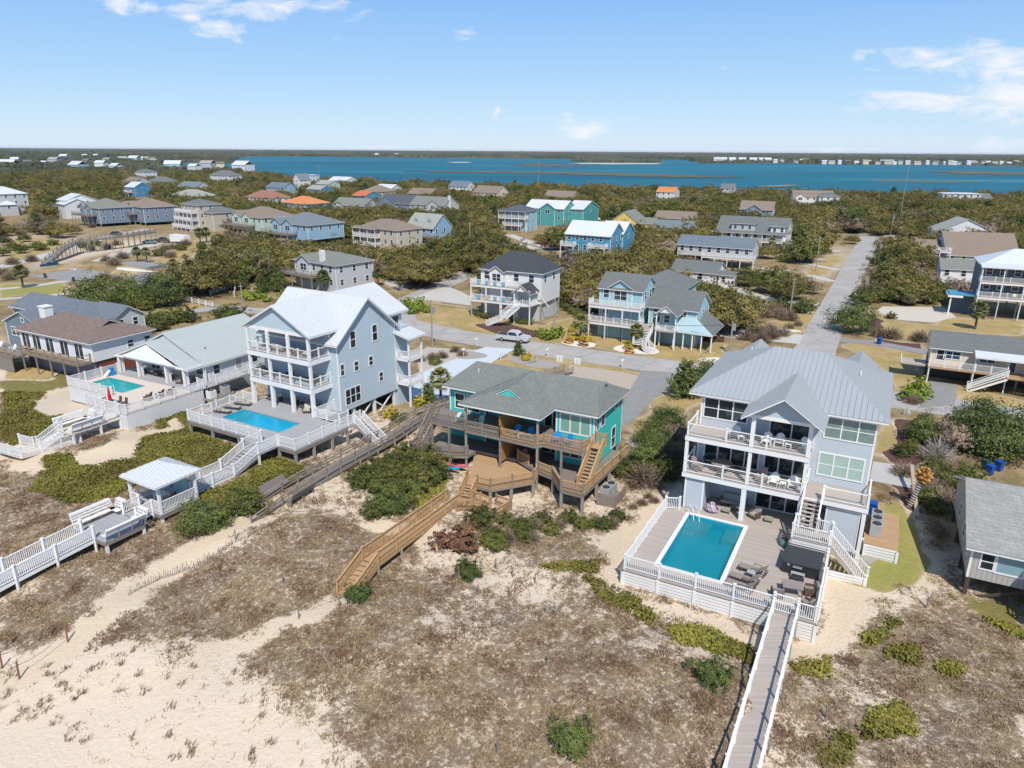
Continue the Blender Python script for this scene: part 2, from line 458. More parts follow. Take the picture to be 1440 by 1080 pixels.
# ---------------------------------------------------------------- measured outlines (photo coordinates -> ground)
def inpoly(X, Y, poly):
    r = np.zeros(X.shape, bool); n = len(poly)
    for i in range(n):
        x1, y1 = poly[i]; x2, y2 = poly[(i+1) % n]
        if y1 == y2: continue
        c = ((y1 > Y) != (y2 > Y)) & (X < (x2-x1)*(Y-y1)/(y2-y1)+x1)
        r ^= c
    return r
def segdist(X, Y, pts):
    d = np.full(X.shape, 1e9)
    for (x1, y1), (x2, y2) in zip(pts[:-1], pts[1:]):
        L2 = (x2-x1)**2+(y2-y1)**2+1e-9
        t = np.clip(((X-x1)*(x2-x1)+(Y-y1)*(y2-y1))/L2, 0, 1)
        d = np.minimum(d, np.hypot(X-x1-t*(x2-x1), Y-y1-t*(y2-y1)))
    return d
LAWN = [
 [(1228,712),(1262,700),(1292,735),(1306,790),(1298,826),(1250,838),(1165,812),(1160,780),(1215,800),(1240,770)],
 [(1238,600),(1256,590),(1262,622),(1240,645),(1232,640)],
 [(548,428),(580,421),(600,423),(660,434),(700,447),(760,457),(800,445),(810,450),(805,470),(770,487),(700,476),(640,466),(575,447)],
 [(770,480),(830,470),(900,480),(1000,480),(1022,484),(1018,514),(960,510),(880,494),(790,484)],
 [(677,522),(693,509),(726,493),(840,511),(900,524),(887,545),(850,560),(760,530),(700,525)],
 [(882,598),(904,580),(925,562),(950,536),(975,540),(990,560),(950,600),(930,650),(890,640)],
 [(1180,485),(1200,481),(1300,497),(1292,530),(1290,560),(1254,562),(1255,530),(1215,500)],
 [(1196,468),(1215,450),(1236,440),(1262,452),(1313,458),(1340,446),(1440,452),(1440,472),(1312,466),(1300,482),(1240,478)],
 [(1347,546),(1440,562),(1440,600),(1400,596),(1345,572)],
 [(150,442),(180,436),(290,426),(300,430),(250,440),(180,450),(150,456)],
 [(0,400),(92,397),(95,413),(0,420)], [(195,372),(272,343),(287,347),(250,366),(212,378)], [(147,386),(165,378),(190,380),(192,392),(160,392)],
 [(0,516),(42,508),(92,522),(70,535),(0,532)], [(40,375),(95,355),(88,368),(50,380)], [(545,600),(600,575),(615,590),(560,612)],
 [(543,398),(590,400),(560,412)], [(0,332),(60,326),(108,343),(60,362),(0,370)], [(225,345),(290,338),(300,350),(240,372)],
 [(1140,436),(1165,430),(1120,470),(1085,455)], [(1180,345),(1205,352),(1150,395),(1130,380)],
]
GREENL = [[(1235,715),(1262,705),(1290,745),(1300,815),(1240,836),(1180,815)], [(0,402),(92,399),(95,411),(0,418)], [(160,436),(230,427),(240,431),(165,443)]]
GREEN = [
 [(60,650),(150,628),(215,600),(250,578),(262,590),(300,600),(330,640),(300,660),(230,668),(150,700),(90,705),(40,690)], [(0,560),(60,545),(90,590),(60,620),(0,650)],
 [(258,575),(262,592),(256,606),(215,640),(150,655),(85,660),(110,680),(165,690),(225,665),(262,650),(300,640),(330,655),(270,588)],
 [(0,588),(40,583),(72,588),(76,600),(52,618),(36,640),(0,640)], [(0,528),(45,520),(108,521),(112,532),(70,556),(38,576),(0,574)],
 [(380,640),(425,650),(440,668),(350,705),(300,712),(280,700)], [(118,640),(150,640),(130,662)],
 [(820,812),(880,836),(922,856),(915,880),(862,850)], [(757,797),(838,788),(842,808),(800,806)],
 [(560,690),(600,640),(640,690),(600,720)],
 [(1200,905),(1245,870),(1275,880),(1225,925)], [(1255,920),(1285,905),(1300,940),(1265,940)], [(1340,840),(1400,838),(1440,860),(1440,900),(1380,870)],
 [(1200,985),(1260,985),(1280,1030),(1230,1050)], [(1160,1050),(1210,1040),(1230,1080),(1160,1080)], [(1315,925),(1345,930),(1350,955),(1325,950)],
 [(1100,915),(1175,925),(1160,950),(1105,940)], [(940,880),(1060,900),(1050,930),(950,905)],
]
SAND = [
 [(845,765),(925,700),(958,672),(965,700),(890,790),(872,830),(1060,892),(1110,905),(1150,905),(1165,810),(1240,836),(1205,870),(1190,905),(1160,935),(1090,925),(1040,905),(905,850),(850,815)],
 [(69,558),(102,546),(119,560),(124,582),(69,588),(40,576)],
 [(0,622),(70,640),(60,668),(0,655)], [(100,640),(170,610),(260,590),(255,598),(190,630),(150,655),(120,662)],
 [(1298,700),(1312,760),(1318,812),(1300,840),(1292,800)], [(98,352),(140,342),(215,334),(238,341),(170,350),(95,372)], [(480,705),(555,740),(600,735),(640,760),(590,765),(520,745)],
]
BEACH = [(0,945),(60,915),(110,925),(180,915),(260,935),(320,930),(380,965),(400,1000),(470,1050),(500,1080),(500,1200),(-200,1200),(-200,960)]
DENSE = [[(0,655),(120,665),(260,600),(300,655),(430,665),(330,740),(250,765),(0,810)], [(10,850),(100,790),(200,770),(285,770),(200,830),(110,880),(60,905),(0,915)], [(130,900),(240,820),(380,745),(470,735),(640,770),(480,830),(400,870),(300,890)],
 [(440,860),(520,850),(640,900),(760,930),(860,900),(1040,960),(1000,1080),(560,1080),(480,960),(330,905)], [(1160,870),(1330,860),(1440,880),(1440,1080),(1330,1080),(1250,960)]]
PATHS = [([(350,738),(290,765),(230,795),(180,830),(125,880),(60,918),(-20,960)], 1.15), ([(492,835),(465,852),(430,866),(395,882),(350,894),(300,905),(240,950)], .55)]
MULCH = [[(1258,590),(1287,590),(1302,619),(1302,652),(1284,655),(1249,649),(1243,637),(1261,625)], [(1255,681),(1290,684),(1299,726),(1279,720),(1258,696)],
 [(665,456),(700,452),(760,468),(755,474),(700,470)], [(1210,448),(1222,440),(1245,452),(1240,468),(1205,466)], [(1235,478),(1300,484),(1300,492),(1240,486)]]

def masks(x, y):
    """veg, green, lawn, mulch, path sand, forest floor, dune-zone for world points"""
    x = np.asarray(x, float); y = np.asarray(y, float)
    z = T(x, y); px, py, D = pr(x, y, z); s, t = ST(x, y)
    wob = 4.*np.sin(x*.55+2*np.sin(y*.4))+3.*np.sin(y*.75+x*.3); k = 50./np.maximum(D, 20)
    px = px+wob*k*2; py = py+wob*k
    def U(L):
        r = np.zeros(px.shape, bool)
        for p in L: r |= inpoly(px, py, p)
        return r.astype(float)
    lawn = U(LAWN); green = U(GREEN); sand = U(SAND); mul = U(MULCH); dense = U(DENSE); gl = U(GREENL)
    beach = inpoly(px, py, BEACH).astype(float)
    path = np.zeros(px.shape)
    for pts, w in PATHS:
        wp = [G(a, b, 2.)[:2] for a, b in pts]
        path = np.maximum(path, 1-sm(w*.7, w*1.35, segdist(x, y, wp)+.25*np.sin(x*2.1)+.2*np.sin(y*2.7)))
    zone = 1-sm(66, 78, s)
    n = .5+.25*np.sin(x*.45+1.6*np.sin(y*.38+1))+.25*np.sin(y*.52+1.4*np.sin(x*.33))
    veg = (.54+.24*(n-.5)+.20*dense)*(1-.35*sm(60, 50, py)*0)*(1-beach*.8)*(1-sand)*(1-path)*(1-mul)*(1-lawn)
    veg *= sm(14, 20, s)
    ff = sm(56, 64, s+2*np.sin(t*.3))*(1-lawn)*(1-mul)*(1-green)*(1-sand)
    return dict(veg=veg*zone, green=green*(1-lawn)*(1-sand)*(1-path), lawn=lawn, mulch=mul, path=np.maximum(path, sand), ff=ff, gl=gl, beach=beach)

# shoreline of the sound, as a function of photo column
def nearend(px): return np.interp(px, [-600, 325, 345, 430, 560, 700, 1000, 1440, 2200], [1250, 1250, 885, 730, 640, 600, 540, 500, 420])
def farstart(px): return np.interp(px, [-600, 325, 345, 700, 960, 985, 1440, 2200], [1650, 1650, 3400, 3100, 3050, 2150, 2000, 1700])
def island(px, D): return (np.hypot((px-868)/64., (D-2280)/150.) < 1)
def iswater(x, y):
    px, py, D = pr(x, y, 0)
    w = (D > nearend(px)+14*np.sin(px*.05)+7*np.sin(px*.17)) & (D < farstart(px)+60*np.sin(px*.03))
    left = (px < 330) & (D > 1200) & (((px > 60) & (px < 100)) | ((px > 228)))
    return np.where(px < 330, w & left, w) & ~island(px, D)

# ---------------------------------------------------------------- the ground sheet
def axis_pts(lo, hi, fine, out_lo, out_hi, g=1.13):
    a = list(np.arange(lo, hi, fine)); st = fine
    while a[-1] < out_hi: st *= g; a.append(a[-1]+st)
    st = fine; b = [lo]
    while b[-1] > out_lo: st *= g; b.append(b[-1]-st)
    return np.array(b[:0:-1]+a)
gx = axis_pts(-112, 84, .5, -26000, 26000); gy = axis_pts(24, 165, .5, -60, 28000)
X, Y = np.meshgrid(gx, gy); nx, ny = len(gx), len(gy)
Z = T(X, Y); wt = iswater(X, Y) & (Y > 300); Z = np.where(wt, -2.5, Z)
me = bpy.data.meshes.new('ground')
V = np.stack([X, Y, Z], -1).reshape(-1, 3).astype(np.float32)
i = np.arange((ny-1)*(nx-1)); r_, c_ = i//(nx-1), i % (nx-1)
q = (r_*nx+c_); FQ = np.stack([q, q+1, q+nx+1, q+nx], -1).astype(np.int32)
def fastmesh(me, V, FQ, smooth=True):
    k = FQ.shape[1]
    me.vertices.add(len(V)); me.vertices.foreach_set('co', np.ascontiguousarray(V, dtype=np.float32).ravel())
    me.loops.add(FQ.size); me.loops.foreach_set('vertex_index', np.ascontiguousarray(FQ, dtype=np.int32).ravel())
    me.polygons.add(len(FQ)); me.polygons.foreach_set('loop_start', np.arange(0, FQ.size, k, dtype=np.int32))
    try: me.polygons.foreach_set('loop_total', np.full(len(FQ), k, np.int32))
    except Exception: pass
    me.polygons.foreach_set('use_smooth', np.full(len(FQ), smooth, bool))
    me.update(calc_edges=True)
fastmesh(me, V, FQ)
mk = masks(X, Y)
def blur(a):
    for _ in range(2):
        p = np.pad(a, 1, mode='edge'); a = (p[:-2, 1:-1]+p[2:, 1:-1]+p[1:-1, :-2]+p[1:-1, 2:]+2*a)/6
    return a
mk = {k_: blur(v_) for k_, v_ in mk.items()}
for nm, (a, b, c) in (('mA', ('veg', 'green', 'lawn')), ('mB', ('mulch', 'path', 'ff')), ('mC', ('gl', 'beach', 'beach'))):
    at = me.attributes.new(nm, 'FLOAT_COLOR', 'POINT')
    d = np.stack([mk[a], mk[b], mk[c], np.ones_like(X)], -1).reshape(-1).astype(np.float32)
    at.data.foreach_set('color', d)
def ground_mat():
    m, nt, b = newmat('dune and yard soil'); P = pos(nt)
    A = sep(nt, nn(nt, 'ShaderNodeAttribute', attribute_name='mA').outputs['Vector'])
    B = sep(nt, nn(nt, 'ShaderNodeAttribute', attribute_name='mB').outputs['Vector'])
    C = sep(nt, nn(nt, 'ShaderNodeAttribute', attribute_name='mC').outputs['Vector'])
    n1 = noise(nt, 1.1, 8, .72, P); n2 = noise(nt, 5.5, 5, .7, P); n3 = noise(nt, .25, 4, .6, P); n4 = noise(nt, 22, 3, .7, P); n5 = noise(nt, 2.3, 5, .65, P)
    sand = ramp(nt, math_(nt, 'ADD', math_(nt, 'MULTIPLY', n2.outputs[0], .5), math_(nt, 'MULTIPLY', n4.outputs[0], .5)), [(.32, (.46, .37, .275)), (.5, (.62, .52, .405)), (.68, (.70, .60, .48))]).outputs[0]
    sand = mixc(nt, math_(nt, 'MULTIPLY', C[1], .5), sand, (.66, .54, .42))
    yel = mixc(nt, n1.outputs[0], (.50, .37, .22), (.60, .46, .30))
    sand = mixc(nt, math_(nt, 'MULTIPLY', B[1], .35), sand, yel)
    veg = ramp(nt, math_(nt, 'ADD', math_(nt, 'MULTIPLY', n2.outputs[0], .5), math_(nt, 'MULTIPLY', n5.outputs[0], .5)), [(.33, (.07, .045, .027)), (.45, (.15, .10, .06)), (.55, (.25, .175, .10)), (.68, (.37, .28, .165))]).outputs[0]
    nv = math_(nt, 'ADD', math_(nt, 'MULTIPLY', n1.outputs[0], .62), math_(nt, 'MULTIPLY', n2.outputs[0], .38))
    k = math_(nt, 'SUBTRACT', nv, math_(nt, 'SUBTRACT', .80, math_(nt, 'MULTIPLY', A[0], .62)))
    k = math_(nt, 'MULTIPLY', k, 20., clamp=True)
    veg = mixc(nt, math_(nt, 'MULTIPLY', math_(nt, 'SUBTRACT', n3.outputs[0], .42), 3., clamp=True), veg, (.14, .09, .065))
    spk = math_(nt, 'MULTIPLY', math_(nt, 'SUBTRACT', noise(nt, 2.7, 7, .82, P).outputs[0], .52), 14., clamp=True)
    k = math_(nt, 'MULTIPLY', k, math_(nt, 'SUBTRACT', 1., math_(nt, 'MULTIPLY', spk, .75)))
    col = mixc(nt, math_(nt, 'MULTIPLY', k, .92), sand, veg)
    grn = ramp(nt, nv, [(.36, (.16, .125, .06)), (.5, (.18, .165, .05)), (.64, (.27, .22, .10))]).outputs[0]
    gk = math_(nt, 'MULTIPLY', math_(nt, 'SUBTRACT', nv, math_(nt, 'SUBTRACT', .86, math_(nt, 'MULTIPLY', A[1], .56))), 10., clamp=True)
    col = mixc(nt, gk, col, grn)
    lw = ramp(nt, math_(nt, 'ADD', math_(nt, 'MULTIPLY', n3.outputs[0], .6), math_(nt, 'MULTIPLY', n5.outputs[0], .4)), [(.36, (.27, .22, .085)), (.5, (.39, .29, .13)), (.62, (.50, .37, .19))]).outputs[0]
    lw = mixc(nt, math_(nt, 'MULTIPLY', n4.outputs[0], .4), lw, (.25, .19, .08))
    lg = mixc(nt, n5.outputs[0], (.17, .20, .04), (.34, .33, .10))
    lw = mixc(nt, math_(nt, 'MULTIPLY', C[0], .8), lw, lg)
    lk = math_(nt, 'MULTIPLY', math_(nt, 'SUBTRACT', math_(nt, 'ADD', A[2], math_(nt, 'MULTIPLY', n2.outputs[0], .8)), .92), 7., clamp=True)
    ff = ramp(nt, math_(nt, 'ADD', math_(nt, 'MULTIPLY', nv, .5), math_(nt, 'MULTIPLY', n3.outputs[0], .5)), [(.36, (.13, .095, .04)), (.48, (.24, .175, .09)), (.6, (.36, .27, .155))]).outputs[0]
    col = mixc(nt, B[2], col, ff)
    col = mixc(nt, lk, col, lw)
    mu = mixc(nt, n4.outputs[0], (.07, .035, .03), (.15, .085, .07))
    col = mixc(nt, math_(nt, 'GREATER_THAN', math_(nt, 'ADD', B[0], math_(nt, 'MULTIPLY', n2.outputs[0], .2)), .6), col, mu)
    nt.links.new(col, b.inputs['Base Color']); b.inputs['Roughness'].default_value = .95
    b.inputs['Specular IOR Level'].default_value = .15
    vf = nn(nt, 'ShaderNodeTexVoronoi'); setin(vf, Scale=2.1); nt.links.new(P, vf.inputs['Vector'])
    dent = math_(nt, 'MULTIPLY', math_(nt, 'SUBTRACT', .2, vf.outputs['Distance'], None, True), -.9)
    hh = math_(nt, 'ADD', math_(nt, 'ADD', math_(nt, 'MULTIPLY', n5.outputs[0], 1.), math_(nt, 'MULTIPLY', n2.outputs[0], .5)), dent)
    bump(nt, b, hh, .22, .55)
    return m
go = link('ground', me, mat=ground_mat()); tag(go, kind='structure', label='sandy dunes, tan lawns and leaf littered yards')

# ---------------------------------------------------------------- paved areas draped on the ground
def drape(name, poly, mat, dz=.03, cut=None, kind='structure', label=None):
    """poly: world xy"""
    bm = bmesh.new(); vs = [bm.verts.new((p[0], p[1], 0)) for p in poly]; bm.faces.new(vs)
    xs = [p[0] for p in poly]; ys = [p[1] for p in poly]
    smin = min(ST(p[0], p[1])[0] for p in poly)
    if smin < 82:
        st = .7
        for ax, lo, hi in ((0, min(xs), max(xs)), (1, min(ys), max(ys))):
            c = lo+st
            while c < hi:
                co = [0, 0, 0]; co[ax] = c; no = [0, 0, 0]; no[ax] = 1
                bmesh.ops.bisect_plane(bm, geom=bm.verts[:]+bm.edges[:]+bm.faces[:], plane_co=co, plane_no=no); c += st
    for v in bm.verts: v.co.z = float(T(v.co.x, v.co.y))+dz
    bmesh.ops.recalc_face_normals(bm, faces=bm.faces[:])
    if sum(f.normal.z for f in bm.faces) < 0: bmesh.ops.reverse_faces(bm, faces=bm.faces[:])
    bmesh.ops.triangulate(bm, faces=bm.faces[:])
    me = bpy.data.meshes.new(name); bm.to_mesh(me); bm.free()
    return tag(link(name, me, mat=mat), label=label, kind=kind)
PAVED = []      # world polygons kept clear of trees
def pave(name, pxpoly, mat, dz=.039, z=0., label=None):
    P = [tuple((on(a, b) if z else G(a, b, 0))[:2]) for a, b in pxpoly]; PAVED.append(P)
    return drape(name, P, mat, dz, label=label)
def ribbon(name, W, width, mat, dz=.03, label=None):
    W = [np.array(w[:2], float) for w in W]; L, Rr = [], []
    for i, w in enumerate(W):
        a = W[max(0, i-1)]; b = W[min(len(W)-1, i+1)]; d = b-a; d /= np.linalg.norm(d); n = np.array((-d[1], d[0]))
        ww = width[i] if isinstance(width, (list, tuple)) else width
        L.append(w+n*ww/2); Rr.append(w-n*ww/2)
    P = [tuple(p) for p in L]+[tuple(p) for p in Rr[::-1]]; PAVED.append(P)
    # build as quads to keep bends clean
    me = bpy.data.meshes.new(name); n = len(W)
    vs = [(p[0], p[1], float(T(*p))+dz) for p in L]+[(p[0], p[1], float(T(*p))+dz) for p in Rr]
    me.from_pydata(vs, [], [(i, n+i, n+i+1, i+1) for i in range(n-1)]); me.update()
    return tag(link(name, me, mat=mat), label=label, kind='structure')
def SW(s, t): return np.array((s*UX+t*UY, s*UY-t*UX))
def pxs(*L): return [G(a, b, 0)[:2] for a, b in L]
def road_mat():
    m, nt, b = newmat('worn grey asphalt'); P = pos(nt)
    n1 = noise(nt, .12, 5, .7, P); n2 = noise(nt, 1.4, 6, .75, P); n3 = noise(nt, 30, 2, .6, P)
    col = ramp(nt, math_(nt, 'ADD', math_(nt, 'MULTIPLY', n1.outputs[0], .6), math_(nt, 'MULTIPLY', n2.outputs[0], .4)), [(.35, (.29, .275, .255)), (.5, (.36, .34, .315)), (.65, (.43, .405, .375))]).outputs[0]
    vo = nn(nt, 'ShaderNodeTexVoronoi', feature='DISTANCE_TO_EDGE'); setin(vo, Scale=.16)
    wv = nn(nt, 'ShaderNodeVectorMath', operation='ADD'); nt.links.new(P, wv.inputs[0]); sc_ = nn(nt, 'ShaderNodeVectorMath', operation='SCALE'); sc_.inputs['Scale'].default_value = 2.5
    nt.links.new(n2.outputs[1], sc_.inputs[0]); nt.links.new(sc_.outputs[0], wv.inputs[1]); nt.links.new(wv.outputs[0], vo.inputs['Vector'])
    col = mixc(nt, math_(nt, 'MULTIPLY', math_(nt, 'LESS_THAN', vo.outputs['Distance'], .012), .5), col, (.09, .09, .09))
    col = mixc(nt, math_(nt, 'MULTIPLY', n3.outputs[0], .25), col, (.36, .35, .34))
    nt.links.new(col, b.inputs['Base Color']); b.inputs['Roughness'].default_value = .9
    return m
ROAD = road_mat()
ribbon('beach_road', [SW(102.3, 75), SW(102.3, 30), SW(102.3, 0), SW(102.2, -30), SW(102, -50)]+pxs((640, 472), (590, 461), (540, 449), (470, 441), (400, 437), (357, 437), (305, 433), (240, 442), (178, 454), (100, 470)), [7.6]*6+[7.4, 7.2, 6.5, 6, 5, 4.5, 4, 4, 4, 4], ROAD)
ribbon('side_road', [SW(106.2, -9.4), SW(111, -9.2), SW(125, -9.1), SW(180, -9.3), SW(315, -9.3)], [13, 8, 6.2, 6.1, 6.6], ROAD, .035)
ribbon('cross_road', pxs((1150, 327), (1205, 329), (1236, 331), (1300, 334)), 7, ROAD)
ribbon('upper_road', pxs((540, 455), (562, 432), (600, 411), (640, 393), (668, 380)), [12, 7, 6, 6, 6], ROAD, .036)
CON, ASP = M['concrete'], M['asph2']
pave('driveway', [(902,521),(949,524),(950,541),(921,560),(904,577),(882,600),(872,590),(879,562),(888,545)], ASP, .034, 1)
pave('driveway', [(682,488),(724,491),(693,509),(677,522),(650,545),(600,570),(575,560),(586,527)], plain('bluish painted concrete', (.50,.55,.59), .8, .05), .034, 1)
pave('gravel_lot', [(585,500),(600,488),(645,491),(676,492),(590,526)], plain('tan gravel', (.42,.37,.32), .95, .15, 3), .03, 1)
pave('driveway', [(580,419),(625,402),(641,407),(664,418),(662,430),(602,422)], CON)
pave('driveway', [(543,391),(588,399),(565,409),(541,399)], CON)
pave('driveway', [(1006,461),(1130,471),(1124,484),(1003,473)], CON)
pave('driveway', [(1228,649),(1290,658),(1288,688),(1222,676)], CON, .03, 1)
for L, w in (([(1020,402),(1065,416),(1100,424),(1152,428)], 3.2), ([(1105,366),(1140,372),(1181,380)], 3.), ([(1138,387),(1172,396)], 3.), ([(716,330),(745,341),(795,354)], 4.),
             ([(1065,377),(1110,381)], 3.), ([(1145,358),(1180,352)], 2.2), ([(730,343),(760,352),(800,352)], 3.5)):
    ribbon('driveway', pxs(*L), w, CON, .033)
pave('driveway', [(1241,431),(1327,432),(1345,446),(1313,454),(1261,450),(1232,438)], plain('cream concrete', (.52,.47,.40), .85, .1, .6))
pave('driveway', [(1307,535),(1346,541),(1342,570),(1292,574)], ASP)
ribbon('driveway', pxs((1174, 477), (1240, 484), (1305, 496)), 3.2, ASP, .033)
ribbon('lane', pxs((-10, 378), (40, 366), (100, 349), (150, 333), (210, 322)), 5., CON)
ribbon('lane', pxs((85, 388), (130, 372), (175, 354), (225, 342)), [7, 5, 4.5, 4], CON, .034)
pave('parking_court', [(38,380),(75,378),(118,386),(178,390),(212,384),(215,390),(172,426),(150,424),(155,400),(100,396),(40,390)], ASP, .037)
ribbon('lane', pxs((-10, 408), (50, 402), (98, 395)), 2.6, CON, .038)
ribbon('lane', pxs((-10, 422), (50, 417), (110, 412)), 2.2, CON, .038)
pave('sand_yard', [(69,558),(100,547),(119,560),(126,580),(115,590),(69,587),(42,575)], plain('raked beach sand', (.50,.42,.33), .95, .08, 2), .05, 1)
pave('river_stone_bed', [(1213,768),(1238,770),(1240,785),(1222,795),(1208,796)], M['stone'], .04, 1)
def bed(px, py, rx, ry, mat=None, name='gravel_bed', rot=0.):
    c = on(px, py); P = []
    for i in range(20):
        a = 2*math.pi*i/20; r = 1+.09*math.sin(3*a+px); x = rx*r*math.cos(a); y = ry*r*math.sin(a)
        P.append((c[0]+x*math.cos(rot)-y*math.sin(rot), c[1]+x*math.sin(rot)+y*math.cos(rot)))
    return drape(name, P, mat or plain('white gravel', (.66, .61, .53), .95, .1, 5), .04, cut=1.5)
bed(895, 491, 3.7, 3.2, rot=-.4); bed(815, 484, 3.0, 2.0, rot=-.4); bed(1004, 507, 2.2, 1.8); bed(736, 506, 2.3, 2.2, M['stone']); bed(764, 513, 2.6, 2.2, M['stone'])
bed(1131, 438, 1.8, 2.2, rot=-.4); bed(1100, 464, 3.2, 1.3, rot=-.4); bed(662, 500, 2.5, 2.2, M['stone']); bed(605, 565, 3.4, 2.4, M['stone'], rot=.3); bed(190, 380, 5, 1.2, rot=.1)
pave('driftwood_litter', [(800,513),(880,524),(900,530),(890,548),(860,555),(800,535)], plain('pale pebbles and shells', (.40,.34,.27), .95, .4, 4), .03, 1)

# ---------------------------------------------------------------- water, marsh, far land
def water_mat():
    m, nt, b = newmat('sound water'); P = pos(nt)
    mp = nn(nt, 'ShaderNodeMapping'); nt.links.new(P, mp.inputs[0]); mp.inputs['Scale'].default_value = (.0015, .006, 1)
    n = noise(nt, 1., 6, .65, mp.outputs[0]); n2 = noise(nt, .35, 4, .7, P)
    col = ramp(nt, n.outputs[0], [(.35, (.002, .085, .13)), (.55, (.006, .125, .18)), (.72, (.03, .19, .235))]).outputs[0]
    nt.links.new(col, b.inputs['Base Color']); b.inputs['Roughness'].default_value = .5; b.inputs['Specular IOR Level'].default_value = .12
    bump(nt, b, n2.outputs[0], .8, .8)
    return m
me = bpy.data.meshes.new('water'); W_ = 40000
me.from_pydata([(-W_, 380, -.35), (W_, 380, -.35), (W_, 30000, -.35), (-W_, 30000, -.35)], [], [(0, 1, 2, 3)]); me.update()
tag(link('water', me, mat=water_mat()), kind='structure', label='teal blue water of the sound')
MARSH = plain('brown marsh grass', (.10, .09, .05), .95, .4, .02); SBAR = plain('pale sandbar', (.5, .47, .42), .95, .1, .05)
def flat(name, pxpoly, mat, z, label):
    P = [G(a, b, z) for a, b in pxpoly]; P2 = []
    for k, (p, q) in enumerate(zip(P, P[1:]+P[:1])):
        for j in range(6):
            c = p+(q-p)*j/6; w = 14*math.sin(j*2.1+k*1.7) if j else 0; P2.append(c+np.array((w, w*.7, 0)))
    me = bpy.data.meshes.new(name); bm = bmesh.new(); bm.faces.new([bm.verts.new(p) for p in P2]); bmesh.ops.triangulate(bm, faces=bm.faces[:]); bm.to_mesh(me); bm.free()
    tag(link(name, me, mat=mat), kind='structure', label=label)
flat('marsh_island', [(566,240.5),(640,240.3),(760,241.2),(860,243),(950,245.5),(1000,247.6),(1055,249),(980,249.8),(900,248),(820,245.7),(740,243.6),(640,242.8)], MARSH, .1, 'long brown marsh strip in the middle of the sound')
flat('marsh_island', [(722,231.5),(760,230),(800,232),(825,234),(800,234.2),(740,233)], MARSH, .1, 'small brown marsh islet in front of the far shore')
flat('marsh_island', [(1302,241),(1350,240),(1440,242.5),(1500,244),(1440,246),(1350,244.5)], MARSH, .1, 'brown marsh strip at the right edge of the sound')
flat('marsh_island', [(1216,253),(1260,252),(1340,253.5),(1405,255.5),(1330,257),(1240,255)], plain('brown shoal', (.07, .12, .11), .8, .2, .03), -.2, 'submerged brown shoal near the wooded shore')
flat('sandbar', [(800,230.2),(860,231),(930,230.8),(925,229.6),(820,229)], SBAR, .2, 'pale sandbar edging the wooded islet')
flat('sandbar', [(630,228),(660,227.5),(664,228.6),(634,229)], SBAR, .2, 'thin pale sandbar left of the wooded islet')
flat('sandbar', [(1060,262),(1115,259.5),(1125,261),(1090,263)], plain('shore marsh grass', (.2,.2,.1), .9, .2, .05), .2, 'pale grassy point on the near shore')
def canopy(name, cols, ranges, hfun, mat, label):
    C, D = np.meshgrid(cols, ranges); nx, ny = len(cols), len(ranges)
    d0 = np.array([ray(c, 216.)[:2] for c in cols]); d0 /= np.array([ray(c, 216.)@fw for c in cols])[:, None]
    x = d0[:, 0][None, :]*D; y = d0[:, 1][None, :]*D
    jit = np.random.RandomState(3).uniform(-.5, .5, x.shape)*(D*.003)
    x = x+jit; y = y+np.roll(jit, 7, 1)*4
    z, land = hfun(x, y, C, D); Vv = np.stack([x, y, z], -1).reshape(-1, 3)
    i = np.arange((ny-1)*(nx-1)); r_, c_ = i//(nx-1), i % (nx-1); q = r_*nx+c_
    FQ = np.stack([q, q+1, q+nx+1, q+nx], -1); lf = land.reshape(-1)
    FQ = FQ[lf[FQ].any(1)]
    me = bpy.data.meshes.new(name); fastmesh(me, Vv, FQ, False)
    tag(link(name, me, mat=mat), label=label, cat='forest', kind='stuff')
def fh(x, y, C, D):
    land = ~iswater(x, y); r = np.random.RandomState(5)
    h = 7+3*np.sin(x*.012+y*.004)+2.5*np.sin(x*.03+1.3*np.sin(y*.01))+r.uniform(-3, 3, x.shape)+np.clip((D-3000)/9000, 0, 1)*8
    h = np.where(D < 2000, h*.75, h)
    h = np.where(island(C, D), 5+r.uniform(-2, 2, x.shape), h)
    return np.where(land, h, -2.), land
def far_mat():
    m, nt, b = newmat('distant woods'); P = pos(nt)
    mp = nn(nt, 'ShaderNodeMapping'); nt.links.new(P, mp.inputs[0]); mp.inputs['Scale'].default_value = (1, .3, 1)
    n = noise(nt, .045, 6, .8, mp.outputs[0]); n2 = noise(nt, .004, 3, .6, mp.outputs[0])
    f = math_(nt, 'ADD', math_(nt, 'MULTIPLY', n.outputs[0], .6), math_(nt, 'MULTIPLY', n2.outputs[0], .4))
    col = ramp(nt, f, [(.36, (.03, .042, .025)), (.48, (.06, .065, .035)), (.56, (.105, .095, .06)), (.66, (.16, .14, .105))]).outputs[0]
    nt.links.new(col, b.inputs['Base Color']); b.inputs['Roughness'].default_value = .95; b.inputs['Specular IOR Level'].default_value = .1
    return m
FM = far_mat()
rg = np.concatenate([np.geomspace(620, 2000, 60), np.geomspace(2030, 4200, 70), np.geomspace(4300, 24000, 40)])
canopy('woods', np.arange(-260, 1701, 3.), rg, lambda x, y, C, D: (lambda z, l: (z, l & ((D > 1900) | ((C < 345) & (D > 640)))))(*fh(x, y, C, D)), FM, 'wooded land across the sound, small with distance')

